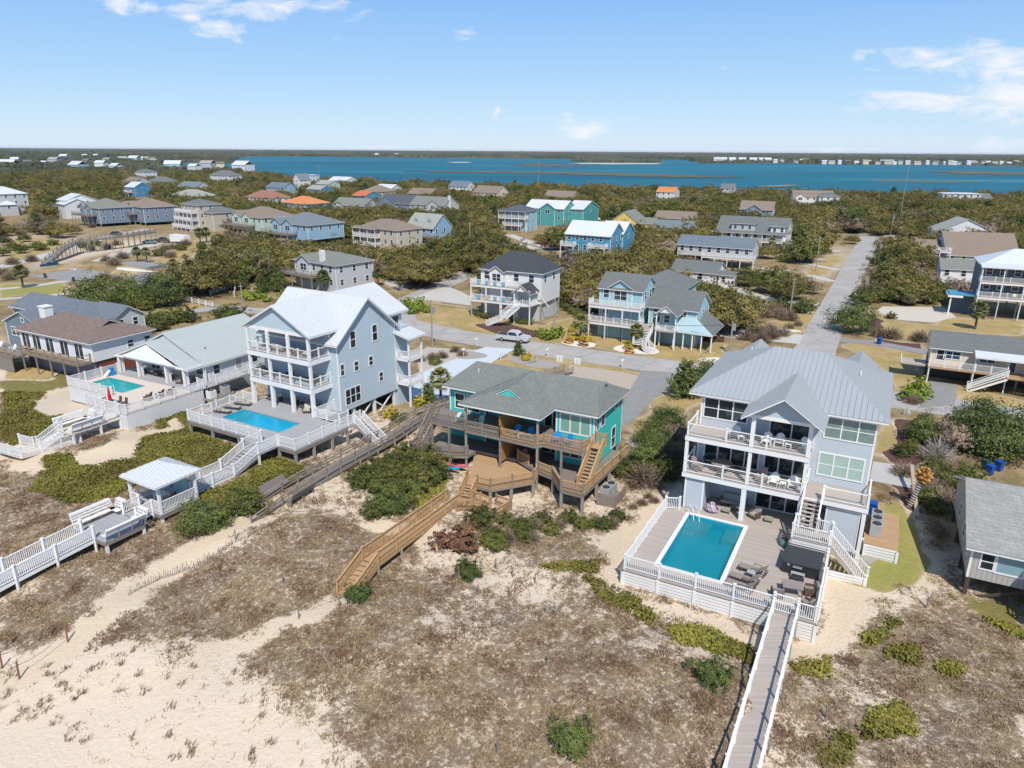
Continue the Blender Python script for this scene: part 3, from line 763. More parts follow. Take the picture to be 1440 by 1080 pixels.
# ---------------------------------------------------------------- sky, sun, camera
w = bpy.data.worlds.new('World'); sc.world = w; w.use_nodes = True; nt = w.node_tree
bg = nt.nodes['Background']; bg.inputs[1].default_value = .1
EL, AZ = 52., 172.     # sun elevation, compass azimuth measured clockwise from +Y
sky = nn(nt, 'ShaderNodeTexSky', sky_type='NISHITA'); sky.sun_disc = False; sky.sun_elevation = R(EL); sky.sun_rotation = R(AZ)
sky.air_density = 1.; sky.dust_density = .1; sky.ozone_density = 3.; sky.altitude = 0
D = nn(nt, 'ShaderNodeTexCoord').outputs['Generated']; s = sep(nt, D)
yy = math_(nt, 'MAXIMUM', s[1], .05); u_ = math_(nt, 'DIVIDE', s[0], yy); v_ = math_(nt, 'DIVIDE', s[2], yy)
cv = nn(nt, 'ShaderNodeCombineXYZ'); nt.links.new(u_, cv.inputs[0]); nt.links.new(math_(nt, 'MULTIPLY', v_, 3.2), cv.inputs[1])
cn = noise(nt, 13., 10, .66, cv.outputs[0]); cn2 = noise(nt, 2.6, 4, .5, cv.outputs[0])
cn.inputs['Distortion'].default_value = .5
tot = None
for px, py, a, b_, amp in [(165,4,26,10,1.),(255,12,50,10,.9),(215,12,30,8,.8),(375,8,60,14,1.05),(460,12,34,10,.95),(312,42,30,10,1.1),(335,56,14,6,.8),(268,22,14,7,.9),(300,2,50,8,.9),(500,20,26,9,.5),(463,54,22,7,.55),(375,60,16,5,.45),(655,50,22,9,.65),
    (590,50,14,5,.4),(822,182,34,11,1.25),(800,168,18,9,1.),(700,153,3.5,8,.9),(696,160,3,6,.8),(95,192,24,5,.4),(1340,80,80,20,.95),(1260,72,40,14,.7),(1420,92,80,24,1.0),(1330,138,120,14,.9),(1430,140,130,22,1.05),(1205,152,30,8,.5),(1440,200,180,12,.6),(1240,212,90,5,.55),(1210,82,12,8,.6),(1100,87,30,5,.4),(1215,98,26,4,.6),(560,208,160,3,.45),(1020,96,8,5,.4)]:
    d = ray(px, py); cu, cz = d[0]/d[1], d[2]/d[1]
    ex = math_(nt, 'DIVIDE', math_(nt, 'SUBTRACT', u_, float(cu)), a/1000.); ez = math_(nt, 'DIVIDE', math_(nt, 'SUBTRACT', v_, float(cz)), b_/1000.)
    r2 = math_(nt, 'ADD', math_(nt, 'MULTIPLY', ex, ex), math_(nt, 'MULTIPLY', ez, ez))
    g = math_(nt, 'MULTIPLY', math_(nt, 'POWER', 2.718, math_(nt, 'MULTIPLY', r2, -.6)), amp)
    tot = g if tot is None else math_(nt, 'MAXIMUM', tot, g)
gen = math_(nt, 'MULTIPLY', math_(nt, 'SUBTRACT', cn2.outputs[0], .62), math_(nt, 'GREATER_THAN', v_, .36))
k = math_(nt, 'MULTIPLY', math_(nt, 'SUBTRACT', math_(nt, 'ADD', tot, math_(nt, 'MULTIPLY', math_(nt, 'SUBTRACT', cn.outputs[0], .5), 2.6)), .5), 1.5, clamp=True)
k = math_(nt, 'MULTIPLY', k, math_(nt, 'MINIMUM', math_(nt, 'MULTIPLY', tot, 3.), 1.), clamp=True)
grad = ramp(nt, s[2], [(0., (.66, .82, 1.)), (.035, (.57, .78, 1.)), (.098, (.40, .67, 1.)), (.18, (.27, .53, .97)), (.5, (.19, .36, .68)), (1., (.14, .26, .50))]).outputs[0]
gs = nn(nt, 'ShaderNodeVectorMath', operation='SCALE'); nt.links.new(grad, gs.inputs[0]); gs.inputs['Scale'].default_value = 9.2
base_sky = mixc(nt, .85, sky.outputs[0], gs.outputs[0])
col = mixc(nt, math_(nt, 'MULTIPLY', k, .92), base_sky, (8.6, 8.7, 9.2))
nt.links.new(col, bg.inputs[0])
sl = bpy.data.lights.new('sun', 'SUN'); sl.energy = 4.6; sl.angle = R(.5); sl.color = (1, .94, .85)
so = link('sun', sl); a = R(AZ); e = R(EL)
sd = Vector((math.sin(a)*math.cos(e), math.cos(a)*math.cos(e), math.sin(e)))
so.rotation_euler = sd.to_track_quat('Z', 'Y').to_euler()
cam = bpy.data.cameras.new('camera'); co = link('camera', cam, None, (0, 0, H)); cam.sensor_width = 36; cam.lens = 36*F/1440; cam.clip_start = .5; cam.clip_end = 60000
co.matrix_world = Matrix(((rt[0], up[0], -fw[0], 0), (rt[1], up[1], -fw[1], 0), (rt[2], up[2], -fw[2], H), (0, 0, 0, 1)))
sc.camera = co
sc.view_settings.view_transform = 'Standard'; sc.view_settings.look = 'None'; sc.view_settings.exposure = .12; sc.view_settings.gamma = 1
# ---------------------------------------------------------------- vegetation meshes
FOL = dict(
 oak=foliage('olive oak leaves', [(.055, .054, .016), (.15, .132, .036), (.27, .215, .066)]),
 green=foliage('mid green leaves', [(.04, .05, .015), (.10, .115, .026), (.19, .195, .05)]),
 cedar=foliage('dark cedar needles', [(0.042, 0.064, 0.019), (0.087, 0.116, 0.033), (0.173, 0.192, 0.052)]),
 bright=foliage('bright green shrub leaves', [(0.075, 0.114, 0.016), (0.165, 0.227, 0.026), (0.300, 0.341, 0.052)]),
 palm=foliage('palmetto fronds', [(0.060, 0.078, 0.026), (0.150, 0.163, 0.052), (0.300, 0.270, 0.104)]),
 brown=foliage('bare brown twigs', [(0.105, 0.078, 0.058), (0.210, 0.156, 0.111), (0.330, 0.256, 0.182)]),
 redd=foliage('rust red leaves', [(.09, .045, .025), (.19, .095, .055), (.28, .16, .09)]),
 dead=foliage('orange dead fronds', [(0.300, 0.142, 0.039), (0.570, 0.312, 0.091), (0.675, 0.426, 0.156)]),
 yellow=foliage('yellow green shrub leaves', [(0.135, 0.128, 0.016), (0.330, 0.270, 0.026), (0.510, 0.412, 0.052)]),
 whitef=foliage('pale bare twigs', [(.16, .145, .13), (.27, .25, .225), (.40, .37, .34)]),
)
def quads_mesh(name, C, N, S, cl, mat, asp=1., core=None, seed=0):
    """C centres, N normals, S sizes -> loose quads; core: (verts, quads)"""
    r = np.random.RandomState(seed); n = len(C)
    a = np.cross(N, r.normal(size=(n, 3))); a /= np.linalg.norm(a, axis=1)[:, None]+1e-9
    b = np.cross(N, a); b /= np.linalg.norm(b, axis=1)[:, None]+1e-9
    S = S[:, None]
    V = np.stack([C-a*S-b*S*asp*.6, C+a*S*.7-b*S*asp, C+a*S+b*S*asp*.5, C-a*S*.6+b*S*asp], 1).reshape(-1, 3)
    Fq = np.arange(4*n).reshape(-1, 4); clv = np.repeat(cl, 4)
    if core is not None:
        Fq = np.concatenate([Fq, core[1]+len(V)]); V = np.concatenate([V, core[0]]); clv = np.concatenate([clv, np.full(len(core[0]), .12)])  # added solid inner dome blocks light; its dark tone paints inner shade
    me = bpy.data.meshes.new(name); fastmesh(me, V, Fq, False)
    at = me.attributes.new('clump', 'FLOAT', 'POINT'); at.data.foreach_set('value', clv.astype(np.float32))
    me.materials.append(mat); return me
def dome_core(rx, rz, z0, seed, k=.78, n=14, m=7, full=False):
    r = np.random.RandomState(seed); V = []; ph = r.uniform(0, 6, 4)
    for j in range(m):
        e = (-.5 if full else 0)+(j/(m-1))*(1.5 if full else 1); e = e*math.pi/2
        for i in range(n):
            t = 2*math.pi*i/n; q = k*(1+.12*math.sin(3*t+ph[0])+.1*math.sin(5*t+ph[1]+j))
            V.append((rx*q*math.cos(e)*math.cos(t), rx*q*math.cos(e)*math.sin(t), z0+rz*q*math.sin(e)))
    Fq = [(j*n+i, j*n+(i+1) % n, (j+1)*n+(i+1) % n, (j+1)*n+i) for j in range(m-1) for i in range(n)]
    return np.array(V), np.array(Fq)
def oak_crown(seed, mat, rx=4., rz=2.6, z0=1.6, ncl=170, per=40, ls=.105, flat=1., low=-.15, spread=.55, core=.68):
    r = np.random.RandomState(seed); ph = r.uniform(0, 6, 6)
    t = r.uniform(0, 2*math.pi, ncl); e = np.arcsin(r.uniform(low, 1, ncl))
    lob = 1+.2*np.sin(3*t+ph[0])+.17*np.sin(5*t+ph[1]+2*e)+.1*np.sin(2*t+ph[2])*np.sin(4*e+ph[3])
    q = lob*(1-.45*r.random_sample(ncl)**2.2+.1*r.normal(size=ncl)*(rx < 2))
    cc = np.stack([rx*q*np.cos(e)*np.cos(t), rx*q*np.cos(e)*np.sin(t), z0+rz*q*np.sin(e)], -1)
    cc *= (1+.1*r.normal(size=(ncl, 1))); cc[:, 2] = np.maximum(cc[:, 2], .12)
    nr = np.stack([np.cos(e)*np.cos(t)/rx, np.cos(e)*np.sin(t)/rx, np.sin(e)/rz], -1); nr /= np.linalg.norm(nr, axis=1)[:, None]
    clv = r.uniform(0, 1, ncl)
    off = r.normal(size=(ncl, per, 3)); off[..., 2] *= .6
    C = (cc[:, None]+off*spread*.55*(rx/4.)**.5).reshape(-1, 3)
    N = (nr[:, None]+r.normal(size=(ncl, per, 3))*.75).reshape(-1, 3); N /= np.linalg.norm(N, axis=1)[:, None]
    cl = np.clip(np.repeat(clv, per)+r.uniform(-.18, .18, ncl*per), 0, 1)
    S = r.uniform(.45, 1.35, ncl*per)*ls
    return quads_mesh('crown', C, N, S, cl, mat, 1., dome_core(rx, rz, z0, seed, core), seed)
def cedar_crown(seed, mat, rx=1.9, h=5., z0=.5, ncl=110, per=24, ls=.13):
    r = np.random.RandomState(seed); ph = r.uniform(0, 6, 4)
    f = r.uniform(0, 1, ncl)**1.2; t = r.uniform(0, 2*math.pi, ncl)
    rad = rx*(1-f)**.7*(1+.25*np.sin(3*t+ph[0]+4*f)+.15*np.sin(5*t+ph[1]))*r.uniform(.65, 1.1, ncl)+.1
    cc = np.stack([rad*np.cos(t), rad*np.sin(t), z0+f*(h-z0)+.25*rad*r.uniform(-.5, 1, ncl)], -1)
    dr = np.stack([np.cos(t)*.8, np.sin(t)*.8, np.full(ncl, .75)], -1)
    l = r.uniform(-.5, .8, (ncl, per, 1))*.7*(rx/1.9); C = (cc[:, None]+dr[:, None]*l+r.normal(size=(ncl, per, 3))*.16*(rx/1.9)).reshape(-1, 3)
    N = (dr[:, None]*.4+r.normal(size=(ncl, per, 3))*.8).reshape(-1, 3); N /= np.linalg.norm(N, axis=1)[:, None]
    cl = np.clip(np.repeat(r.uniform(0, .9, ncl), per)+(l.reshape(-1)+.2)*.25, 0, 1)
    V, Fq = dome_core(rx*.62, (h-z0)*.62, z0+.3, seed, .9)
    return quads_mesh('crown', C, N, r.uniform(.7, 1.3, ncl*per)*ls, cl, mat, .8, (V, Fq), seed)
def twig_crown(seed, mat, rx=1.6, rz=1.5, z0=.1, n=420):
    r = np.random.RandomState(seed); V = []; Fq = []
    t = r.uniform(0, 2*math.pi, n); e = np.arcsin(r.uniform(.0, 1, n)); q = r.uniform(.6, 1.05, n)
    for i in range(n):
        p = np.array((r.normal()*.15, r.normal()*.15, z0)); c = np.array((rx*q[i]*math.cos(e[i])*math.cos(t[i]), rx*q[i]*math.cos(e[i])*math.sin(t[i]), z0+rz*q[i]*math.sin(e[i])))
        m = p+(c-p)*r.uniform(.2, .6)+r.normal(size=3)*.1*rx
        s = np.cross(c-m, r.normal(size=3)); s /= np.linalg.norm(s)+1e-9; w = .022*rx**.5
        k = len(V); V += [m-s*w, m+s*w, c+s*w*.5, c-s*w*.5]; Fq.append((k, k+1, k+2, k+3))
    me = bpy.data.meshes.new('crown'); fastmesh(me, np.array(V), np.array(Fq), False)
    at = me.attributes.new('clump', 'FLOAT', 'POINT'); at.data.foreach_set('value', np.repeat(r.uniform(0, 1, n), 4).astype(np.float32))
    me.materials.append(mat); return me
def trunk_mesh(seed, h=2.6, r0=.2, spread=2., nl=5, mat=None):
    r = np.random.RandomState(seed); a = MB(); p = np.array((0, 0, -.15)); k = 4; lean = r.normal(size=2)*.12
    top = None
    for i in range(k):
        q = p+np.array((lean[0]+r.normal()*.1, lean[1]+r.normal()*.1, h*.45/k)); a.cyl(p, q, r0*(1-.12*i), r0*(1-.12*(i+1)), 7, False); p = q
    for i in range(nl):
        t = 2*math.pi*i/nl+r.uniform(0, 1); b = p.copy(); d = np.array((math.cos(t)*spread/3, math.sin(t)*spread/3, h*.28)); rr = r0*.55
        for j in range(3):
            q = b+d*(1, 1, .7+.3*j)+r.normal(size=3)*.08; a.cyl(b, q, rr, rr*.62, 5, False); rr *= .62; b = q
    return mesh_of(a, 'trunk', mat or M['bark'])
def palm_mesh(seed, mat, n=30, R_=1.35, h=0., droop=1.):
    r = np.random.RandomState(seed); V = []; Fq = []; cl = []
    for i in range(n):
        t = 2.39996*i+r.uniform(-.2, .2); e = R(80)-R(135)*droop*(i/n)+r.uniform(-.1, .1)
        d = np.array((math.cos(t)*math.cos(e), math.sin(t)*math.cos(e), math.sin(e))); sd_ = np.array((-math.sin(t), math.cos(t), 0)); u2 = np.cross(d, sd_)
        b = d*R_*.45; o = np.array((0, 0, h)); col = r.uniform(0, 1)*(.5 if i > n*.6 else 1.)
        k = len(V); V += [o-sd_*.02, o+sd_*.02, o+b+sd_*.02, o+b-sd_*.02]; Fq.append((k, k+1, k+2, k+3)); cl += [col]*4
        for j in range(-5, 6):
            a = j*.2; dd = d*math.cos(a)+sd_*math.sin(a); L = R_*.62*(1-.25*abs(a)); tip = o+b+dd*L+np.array((0, 0, -.22*L-.1*abs(a)))
            mid = o+b+dd*L*.55; wv = np.cross(dd, u2)*.085
            k = len(V); V += [o+b, mid+wv, tip, mid-wv]; Fq.append((k, k+1, k+2, k+3)); cl += [col]*4
    me = bpy.data.meshes.new('crown'); fastmesh(me, np.array(V), np.array(Fq), False)
    at = me.attributes.new('clump', 'FLOAT', 'POINT'); at.data.foreach_set('value', np.array(cl, np.float32)); me.materials.append(mat); return me

def make_tree(kind, seed):
    """prototype meshes: (name, [(part, mesh, z)], crown radius, height)"""
    r = np.random.RandomState(seed+50)
    if kind == 'oak': return 'oak_tree', [('trunk', trunk_mesh(seed, 3.2, .22, 2.4)), ('crown', oak_crown(seed, FOL['oak'], 4.1, 2.4, 1.9))], 4.1, 4.4
    if kind == 'greenoak': return 'oak_tree', [('trunk', trunk_mesh(seed, 3.2, .2, 2.)), ('crown', oak_crown(seed, FOL['green'], 3.4, 2.6, 1.7))], 3.4, 4.4
    if kind == 'bare': return 'bare_tree', [('trunk', trunk_mesh(seed, 3., .16, 2.)), ('crown', oak_crown(seed, FOL['brown'], 3.4, 2.2, 1.7, 90, 22, .11))], 3.4, 4.
    if kind == 'cedar': return 'cedar_tree', [('trunk', trunk_mesh(seed, 2.4, .15, .8, 4)), ('crown', cedar_crown(seed, FOL['cedar']))], 1.9, 5.
    if kind == 'widecedar': return 'cedar_tree', [('trunk', trunk_mesh(seed, 3.2, .22, 2., 5)), ('crown', oak_crown(seed, FOL['cedar'], 3.3, 2.7, 1.8, 190, 38, .095, low=-.35, spread=.95))], 3.3, 4.9
    if kind == 'shrub': return 'shrub', [('trunk', trunk_mesh(seed, .7, .05, .5, 4)), ('crown', oak_crown(seed, FOL['green'], 1.1, .95, .25, 110, 42, .04, low=-.1, spread=.34))], 1.1, 1.2
    if kind == 'brightshrub': return 'shrub', [('trunk', trunk_mesh(seed, .7, .05, .5, 4)), ('crown', oak_crown(seed, FOL['bright'], 1.1, .95, .25, 50, 30, .07, low=0, spread=.25))], 1.1, 1.2
    if kind == 'cedarshrub': return 'shrub', [('trunk', trunk_mesh(seed, .7, .05, .5, 4)), ('crown', oak_crown(seed, FOL['cedar'], 1.1, .95, .25, 150, 46, .032, low=-.1, spread=.3))], 1.1, 1.2
    if kind == 'yellowshrub': return 'shrub', [('trunk', trunk_mesh(seed, .6, .05, .5, 4)), ('crown', oak_crown(seed, FOL['yellow'], 1.1, .95, .2, 50, 30, .07, low=0, spread=.3))], 1.1, 1.1
    if kind == 'redshrub': return 'shrub', [('trunk', trunk_mesh(seed, .6, .05, .5, 4)), ('crown', oak_crown(seed, FOL['redd'], 1.1, .9, .2, 50, 30, .07, low=0, spread=.3))], 1.1, 1.1
    if kind == 'redtree': return 'red_leaved_tree', [('trunk', trunk_mesh(seed, 3., .15, 1.6)), ('crown', oak_crown(seed, FOL['redd'], 3., 2.6, 1.9, 90, 26, .15))], 3., 4.5
    if kind == 'twig': return 'bare_shrub', [('trunk', trunk_mesh(seed, .8, .05, .6, 4)), ('crown', twig_crown(seed, FOL['brown']))], 1.6, 1.6
    if kind == 'whitetwig': return 'bare_tree', [('trunk', trunk_mesh(seed, 2.2, .1, 1.6, 5, plain('pale dead wood', (.4, .37, .34), .9, .2, 4))), ('crown', twig_crown(seed, FOL['whitef'], 2.3, 2.4, .5, 380))], 2.3, 3.
    if kind == 'palm':
        a = MB(); a.cyl((0, 0, -.1), (.05, 0, 3.3), .2, .15, 9); return 'palm_tree', [('trunk', mesh_of(a, 'trunk', M['bark'])), ('crown', palm_mesh(seed, FOL['palm'], 52, 1.75, 3.35))], 1.7, 4.6
    if kind == 'lowpalm': return 'palmetto_shrub', [('crown', palm_mesh(seed, FOL['palm'], 36, 1.3, .3, .8))], 1.2, 1.3
    if kind == 'deadpalm': return 'palmetto_shrub', [('crown', palm_mesh(seed, FOL['dead'], 26, 1.2, .25, .8))], 1.2, 1.2
PROT = {}
NV = dict(oak=4, greenoak=3, cedar=3, bare=2)
def proto_meshes(kind, v=0):
    k = (kind, v)
    if k not in PROT: PROT[k] = make_tree(kind, 11*v+len(kind)*3+1)
    return PROT[k]
CATS = dict(oak_tree='tree', bare_tree='tree', cedar_tree='tree', palm_tree='palm tree', shrub='shrub', bare_shrub='shrub', palmetto_shrub='palm shrub', red_leaved_tree='tree')
TREES = []
def tree(kind, loc, s, label, group=None, rz=None, sz=1., v=None):
    v = (len(TREES)*7) % NV.get(kind, 2) if v is None else v
    name, parts, r, h = proto_meshes(kind, v)
    rz = (len(TREES)*2.399) % 6.283 if rz is None else rz
    e = thing(name, (loc[0], loc[1], loc[2]), rz, label, CATS[name], group); e.scale = (s, s, s*sz)
    for pn, m in parts: link(pn, m, e)
    TREES.append(e); return e
def tp(kind, px, py, s, label, group=None, sz=1., v=None):
    """tree with its foot seen at photo point"""
    c = on(px, py); return tree(kind, c, s, label, group, None, sz, v)

# protected picture areas: things that trees standing nearer must not hide
PW, PH = 480, 360
GXp, GYp = np.meshgrid((np.arange(PW)+.5)*3, (np.arange(PH)+.5)*3)
PROTD = np.zeros((PH, PW)); FOOT = []
def protect(poly, dist): PROTD[inpoly(GXp, GYp, poly)] = np.maximum(PROTD[inpoly(GXp, GYp, poly)], dist)
def blocked(x, y, r, h, z0=0., frac=.06):
    px, py, D = pr(x, y, z0+h*.55); w = r*F/D/3; hh = (h*.5)*F/D/3
    cx, cy = px/3, py/3; x0, x1 = int(max(0, cx-w)), int(min(PW, cx+w+1)); y0, y1 = int(max(0, cy-hh)), int(min(PH, cy+hh+1))
    if x0 >= x1 or y0 >= y1: return False
    yy, xx = np.mgrid[y0:y1, x0:x1]; m = ((xx+.5-cx)/max(w, .6))**2+((yy+.5-cy)/max(hh, .6))**2 < 1
    if not m.any(): return PROTD[int(min(PH-1, max(0, cy))), int(min(PW-1, max(0, cx)))] > D
    return (PROTD[y0:y1, x0:x1][m] > D+1).mean() > frac
# ---------------------------------------------------------------- furniture prototypes
class Frm:
    def __init__(s, px, py, z, az):
        g = G(px, py, z); s.o = np.array((g[0], g[1])); a = R(az); s.az = az; s.rz = -a
        s.u = np.array((math.sin(a), math.cos(a))); s.v = np.array((math.cos(a), -math.sin(a)))
    def L(s, px, py, z):
        d = G(px, py, z)[:2]-s.o; return np.array((d@s.v, d@s.u, z))
    def W(s, x, y, z=0.): p = s.o+s.v*x+s.u*y; return (p[0], p[1], z)
    def tz(s, x, y): p = s.W(x, y); return float(T(p[0], p[1]))
def adirondack(mat, name='adirondack_chair', label='', group=None):
    t = thing(name, (0, 0, 0), 0, label, 'chair', group)
    a = MB()
    for i in range(5): a.bar((-.27, -.42+.11*i, .38-.03*i), (.27, -.42+.11*i, .38-.03*i), .1, .02)
    a.build('seat', mat, t)
    a = MB()
    for i, h in enumerate((.52, .6, .64, .6, .52)):
        x = -.24+.12*i; a.slab([(x-.055, .06, .26), (x+.055, .06, .26), (x+.055, .06+h*.42, .26+h*1.08), (x-.055, .06+h*.42, .26+h*1.08)], .03, (0, 1, 0))
    a.build('backrest', mat, t)
    for s in (-1, 1):
        MB().slab([(s*.36-.07, -.48, .6), (s*.36+.07, -.48, .6), (s*.36+.06, .25, .57), (s*.36-.06, .25, .57)], .03).build('armrest', mat, t)
        MB().box(s*.33-.04, -.44, 0, s*.33+.04, -.36, .57).build('leg', mat, t)
        MB().bar((s*.3, -.4, .33), (s*.3, .42, .02), .04, .1).build('leg', mat, t)
    return t
def sidetable(mat, label='', group=None):
    t = thing('side_table', (0, 0, 0), 0, label, 'table', group)
    a = MB()
    for i in range(4): a.box(-.24, -.24+.125*i, .42, .24, -.14+.125*i, .45)
    a.build('tabletop', mat, t)
    for x in (-.2, .2):
        for y in (-.2, .2): MB().box(x-.025, y-.025, 0, x+.025, y+.025, .42).build('leg', mat, t)
    return t
def lounger(fm, cm, label='', group=None, back=35):
    t = thing('sun_lounger', (0, 0, 0), 0, label, 'sun lounger', group)
    a = MB(); 
    for s in (-1, 1): a.bar((s*.32, -1., .3), (s*.32, .9, .3), .05, .05)
    a.bar((-.32, -1, .3), (.32, -1, .3), .05, .05); a.bar((-.32, .9, .3), (.32, .9, .3), .05, .05); a.build('frame', fm, t)
    MB().slab([(-.3, -.98, .36), (.3, -.98, .36), (.3, .3, .36), (-.3, .3, .36)], .05).build('seat', cm, t)
    c, s_ = math.cos(R(back)), math.sin(R(back))
    MB().slab([(-.3, .3, .36), (.3, .3, .36), (.3, .3+.72*c, .36+.72*s_), (-.3, .3+.72*c, .36+.72*s_)], .05).build('backrest', cm, t)
    for s in (-1, 1): MB().bar((s*.35, -.1, .55), (s*.35, .45, .55), .05, .03).bar((s*.35, -.08, .28), (s*.35, -.08, .55), .03, .03).bar((s*.35, .43, .28), (s*.35, .43, .55), .03, .03).build('armrest', fm, t)
    for x in (-.3, .3):
        for y in (-.85, .75): MB().box(x-.025, y-.025, 0, x+.025, y+.025, .28).build('leg', fm, t)
    return t
def armchair(fm, cm, label='', group=None, w=.75, name='armchair', cat='chair', high=.85):
    t = thing(name, (0, 0, 0), 0, label, cat, group)
    MB().box(-w/2, -.35, .12, w/2, .32, .3).build('base', fm, t)
    MB().box(-w/2+.09, -.36, .302, w/2-.09, .2, .44).build('cushion', cm, t)
    MB().slab([(-w/2+.08, .2, .3), (w/2-.08, .2, .3), (w/2-.08, .36, high), (-w/2+.08, .36, high)], .12, (0, 1, 0)).build('backrest', cm, t)
    for s in (-1, 1):
        MB().box(s*(w/2-.045)-.045, -.36, .302, s*(w/2-.045)+.045, .3, .6).build('armrest', fm, t)
        for y in (-.32, .28): MB().box(s*(w/2-.06)-.03, y-.03, 0, s*(w/2-.06)+.03, y+.03, .12).build('leg', fm, t)
    return t
def chair(fm, cm, label='', group=None):
    t = thing('dining_chair', (0, 0, 0), 0, label, 'chair', group)
    MB().box(-.24, -.24, .42, .24, .24, .48).build('seat', cm, t)
    MB().slab([(-.22, .22, .48), (.22, .22, .48), (.22, .3, .95), (-.22, .3, .95)], .04, (0, 1, 0)).build('backrest', cm, t)
    for x in (-.21, .21):
        for y in (-.21, .21): MB().box(x-.02, y-.02, 0, x+.02, y+.02, .42).build('leg', fm, t)
    return t
def table(w, d, h, top, legm, label='', cat='table', rnd=False, name='table', group=None):
    t = thing(name, (0, 0, 0), 0, label, cat, group)
    if rnd: MB().cyl((0, 0, h-.05), (0, 0, h), w/2, w/2, 20).build('tabletop', top, t); MB().cyl((0, 0, 0), (0, 0, .03), w*.28, w*.28, 12).cyl((0, 0, .03), (0, 0, h-.05), .05, .05, 8).build('leg', legm, t)
    else:
        MB().box(-w/2, -d/2, h-.05, w/2, d/2, h).build('tabletop', top, t)
        for x in (-w/2+.06, w/2-.06):
            for y in (-d/2+.06, d/2-.06): MB().box(x-.035, y-.035, 0, x+.035, y+.035, h-.05).build('leg', legm, t)
    return t
def ottoman(m, label, group=None):
    t = thing('footstool', (0, 0, 0), 0, label, 'footstool', group)
    MB().box(-.3, -.25, .2, .3, .25, .38).build('cushion', m, t)
    for x in (-.26, .26):
        for y in (-.2, .2): MB().box(x-.02, y-.02, 0, x+.02, y+.02, .2).build('leg', M['dgrey'], t)
    return t
def place(t, f, x, y, z, rz=0., label=None, group=None):
    t.location = f.W(x, y, z); t.rotation_euler = (0, 0, f.rz+rz)
    if label: t['label'] = label
    if group: t['group'] = group
    return t
def dup(t, f, x, y, z, rz=0., label=None, group=None): return place(copy_tree(t), f, x, y, z, rz, label, group)
def bin_(mat, label, loc, rz=0.):
    t = thing('wheelie_bin', loc, rz, label, 'bin')
    a = MB(); a.add([(-.24, -.26, .08), (.24, -.26, .08), (.24, .26, .08), (-.24, .26, .08), (-.3, -.33, 1.), (.3, -.33, 1.), (.3, .33, 1.), (-.3, .33, 1.)], [(0, 3, 2, 1), (4, 5, 6, 7), (0, 1, 5, 4), (1, 2, 6, 5), (2, 3, 7, 6), (3, 0, 4, 7)]).build('body', mat, t)
    MB().slab([(-.33, -.38, 1.05), (.33, -.38, 1.05), (.33, .36, 1.1), (-.33, .36, 1.1)], .05).bar((-.3, .4, 1.02), (.3, .4, 1.02), .05, .05).build('lid', mat, t)
    for s in (-1, 1): MB().cyl((s*.27, .28, .1), (s*.33, .28, .1), .1, .1, 10).build('wheel', M['tyre'], t)
    return t
def ac_unit(label, loc, rz=0., mat=None):
    t = thing('air_conditioner', loc, rz, label, 'air conditioner')
    MB().box(-.42, -.42, .03, .42, .42, .95).build('casing', mat or M['grey'], t)
    MB().cyl((0, 0, .951), (0, 0, .985), .34, .34, 16).build('fan_grille', M['dgrey'], t)
    return t
def pooldeck_skirt(par, p, q, z0, z1, mat, step=.23):
    """horizontal board skirting between two points"""
    a = MB(); z = z0
    while z < z1-.02:
        a.bar((p[0], p[1], min(z+step*.45, z1)), (q[0], q[1], min(z+step*.45, z1)), .03, step*.8); z += step
    n = max(1, round(math.hypot(q[0]-p[0], q[1]-p[1])/2.4))
    for i in range(n+1):
        x, y = p[0]+(q[0]-p[0])*i/n, p[1]+(q[1]-p[1])*i/n; a.box(x-.09, y-.09, z0-.25, x+.09, y+.09, z1)
    return a.build('skirting', mat, par)
def water_pool_mat(name, c):
    m, nt, b = newmat(name); P = pos(nt); n = noise(nt, 2.2, 3, .6, P)
    b.inputs['Base Color'].default_value = rgb(c); b.inputs['Roughness'].default_value = .04; b.inputs['Alpha'].default_value = .55
    bump(nt, b, n.outputs[0], .12, .35); return m
def pool(f, P, z, label, wc, cop, cw=.3, steps=(), coping_z=.05):
    """P: four local corners (front-left, front-right, back-right, back-left) of the water"""
    t = thing('swimming_pool', f.W(0, 0, 0), f.rz, label, 'swimming pool')
    P = [np.array(p[:2], float) for p in P]; C = np.mean(P, 0)
    big = [p+np.sign(p-C)*cw for p in P]
    a = MB()
    for i in range(4):
        p, q, r_, s_ = P[i], P[(i+1) % 4], big[(i+1) % 4], big[i]
        a.slab([(p[0], p[1], z+coping_z), (q[0], q[1], z+coping_z), (r_[0], r_[1], z+coping_z), (s_[0], s_[1], z+coping_z)], .1)
    a.build('coping', cop, t)
    b = MB(); d = .95
    vs = [(p[0], p[1], z) for p in P]+[(p[0], p[1], z-d) for p in P]
    b.add(vs, [(4, 5, 6, 7)]+[(i, i+4, (i+1) % 4+4, (i+1) % 4) for i in range(4)]); b.build('basin', plain('pool plaster '+label[:9], (.01, wc[1]*2.2, wc[2]*2.3), .6, .05), t)
    for sx0, sy0, sx1, sy1, sz in steps: MB().box(sx0, sy0, z-d, sx1, sy1, z-sz).build('step', plain('pale pool steps', (.12, .42, .48), .6, .05), t)
    w = MB().add([(p[0], p[1], z-.1) for p in P], [(0, 1, 2, 3)]); w.build('water', water_pool_mat('pool water '+label[:8], wc), t)
    return t

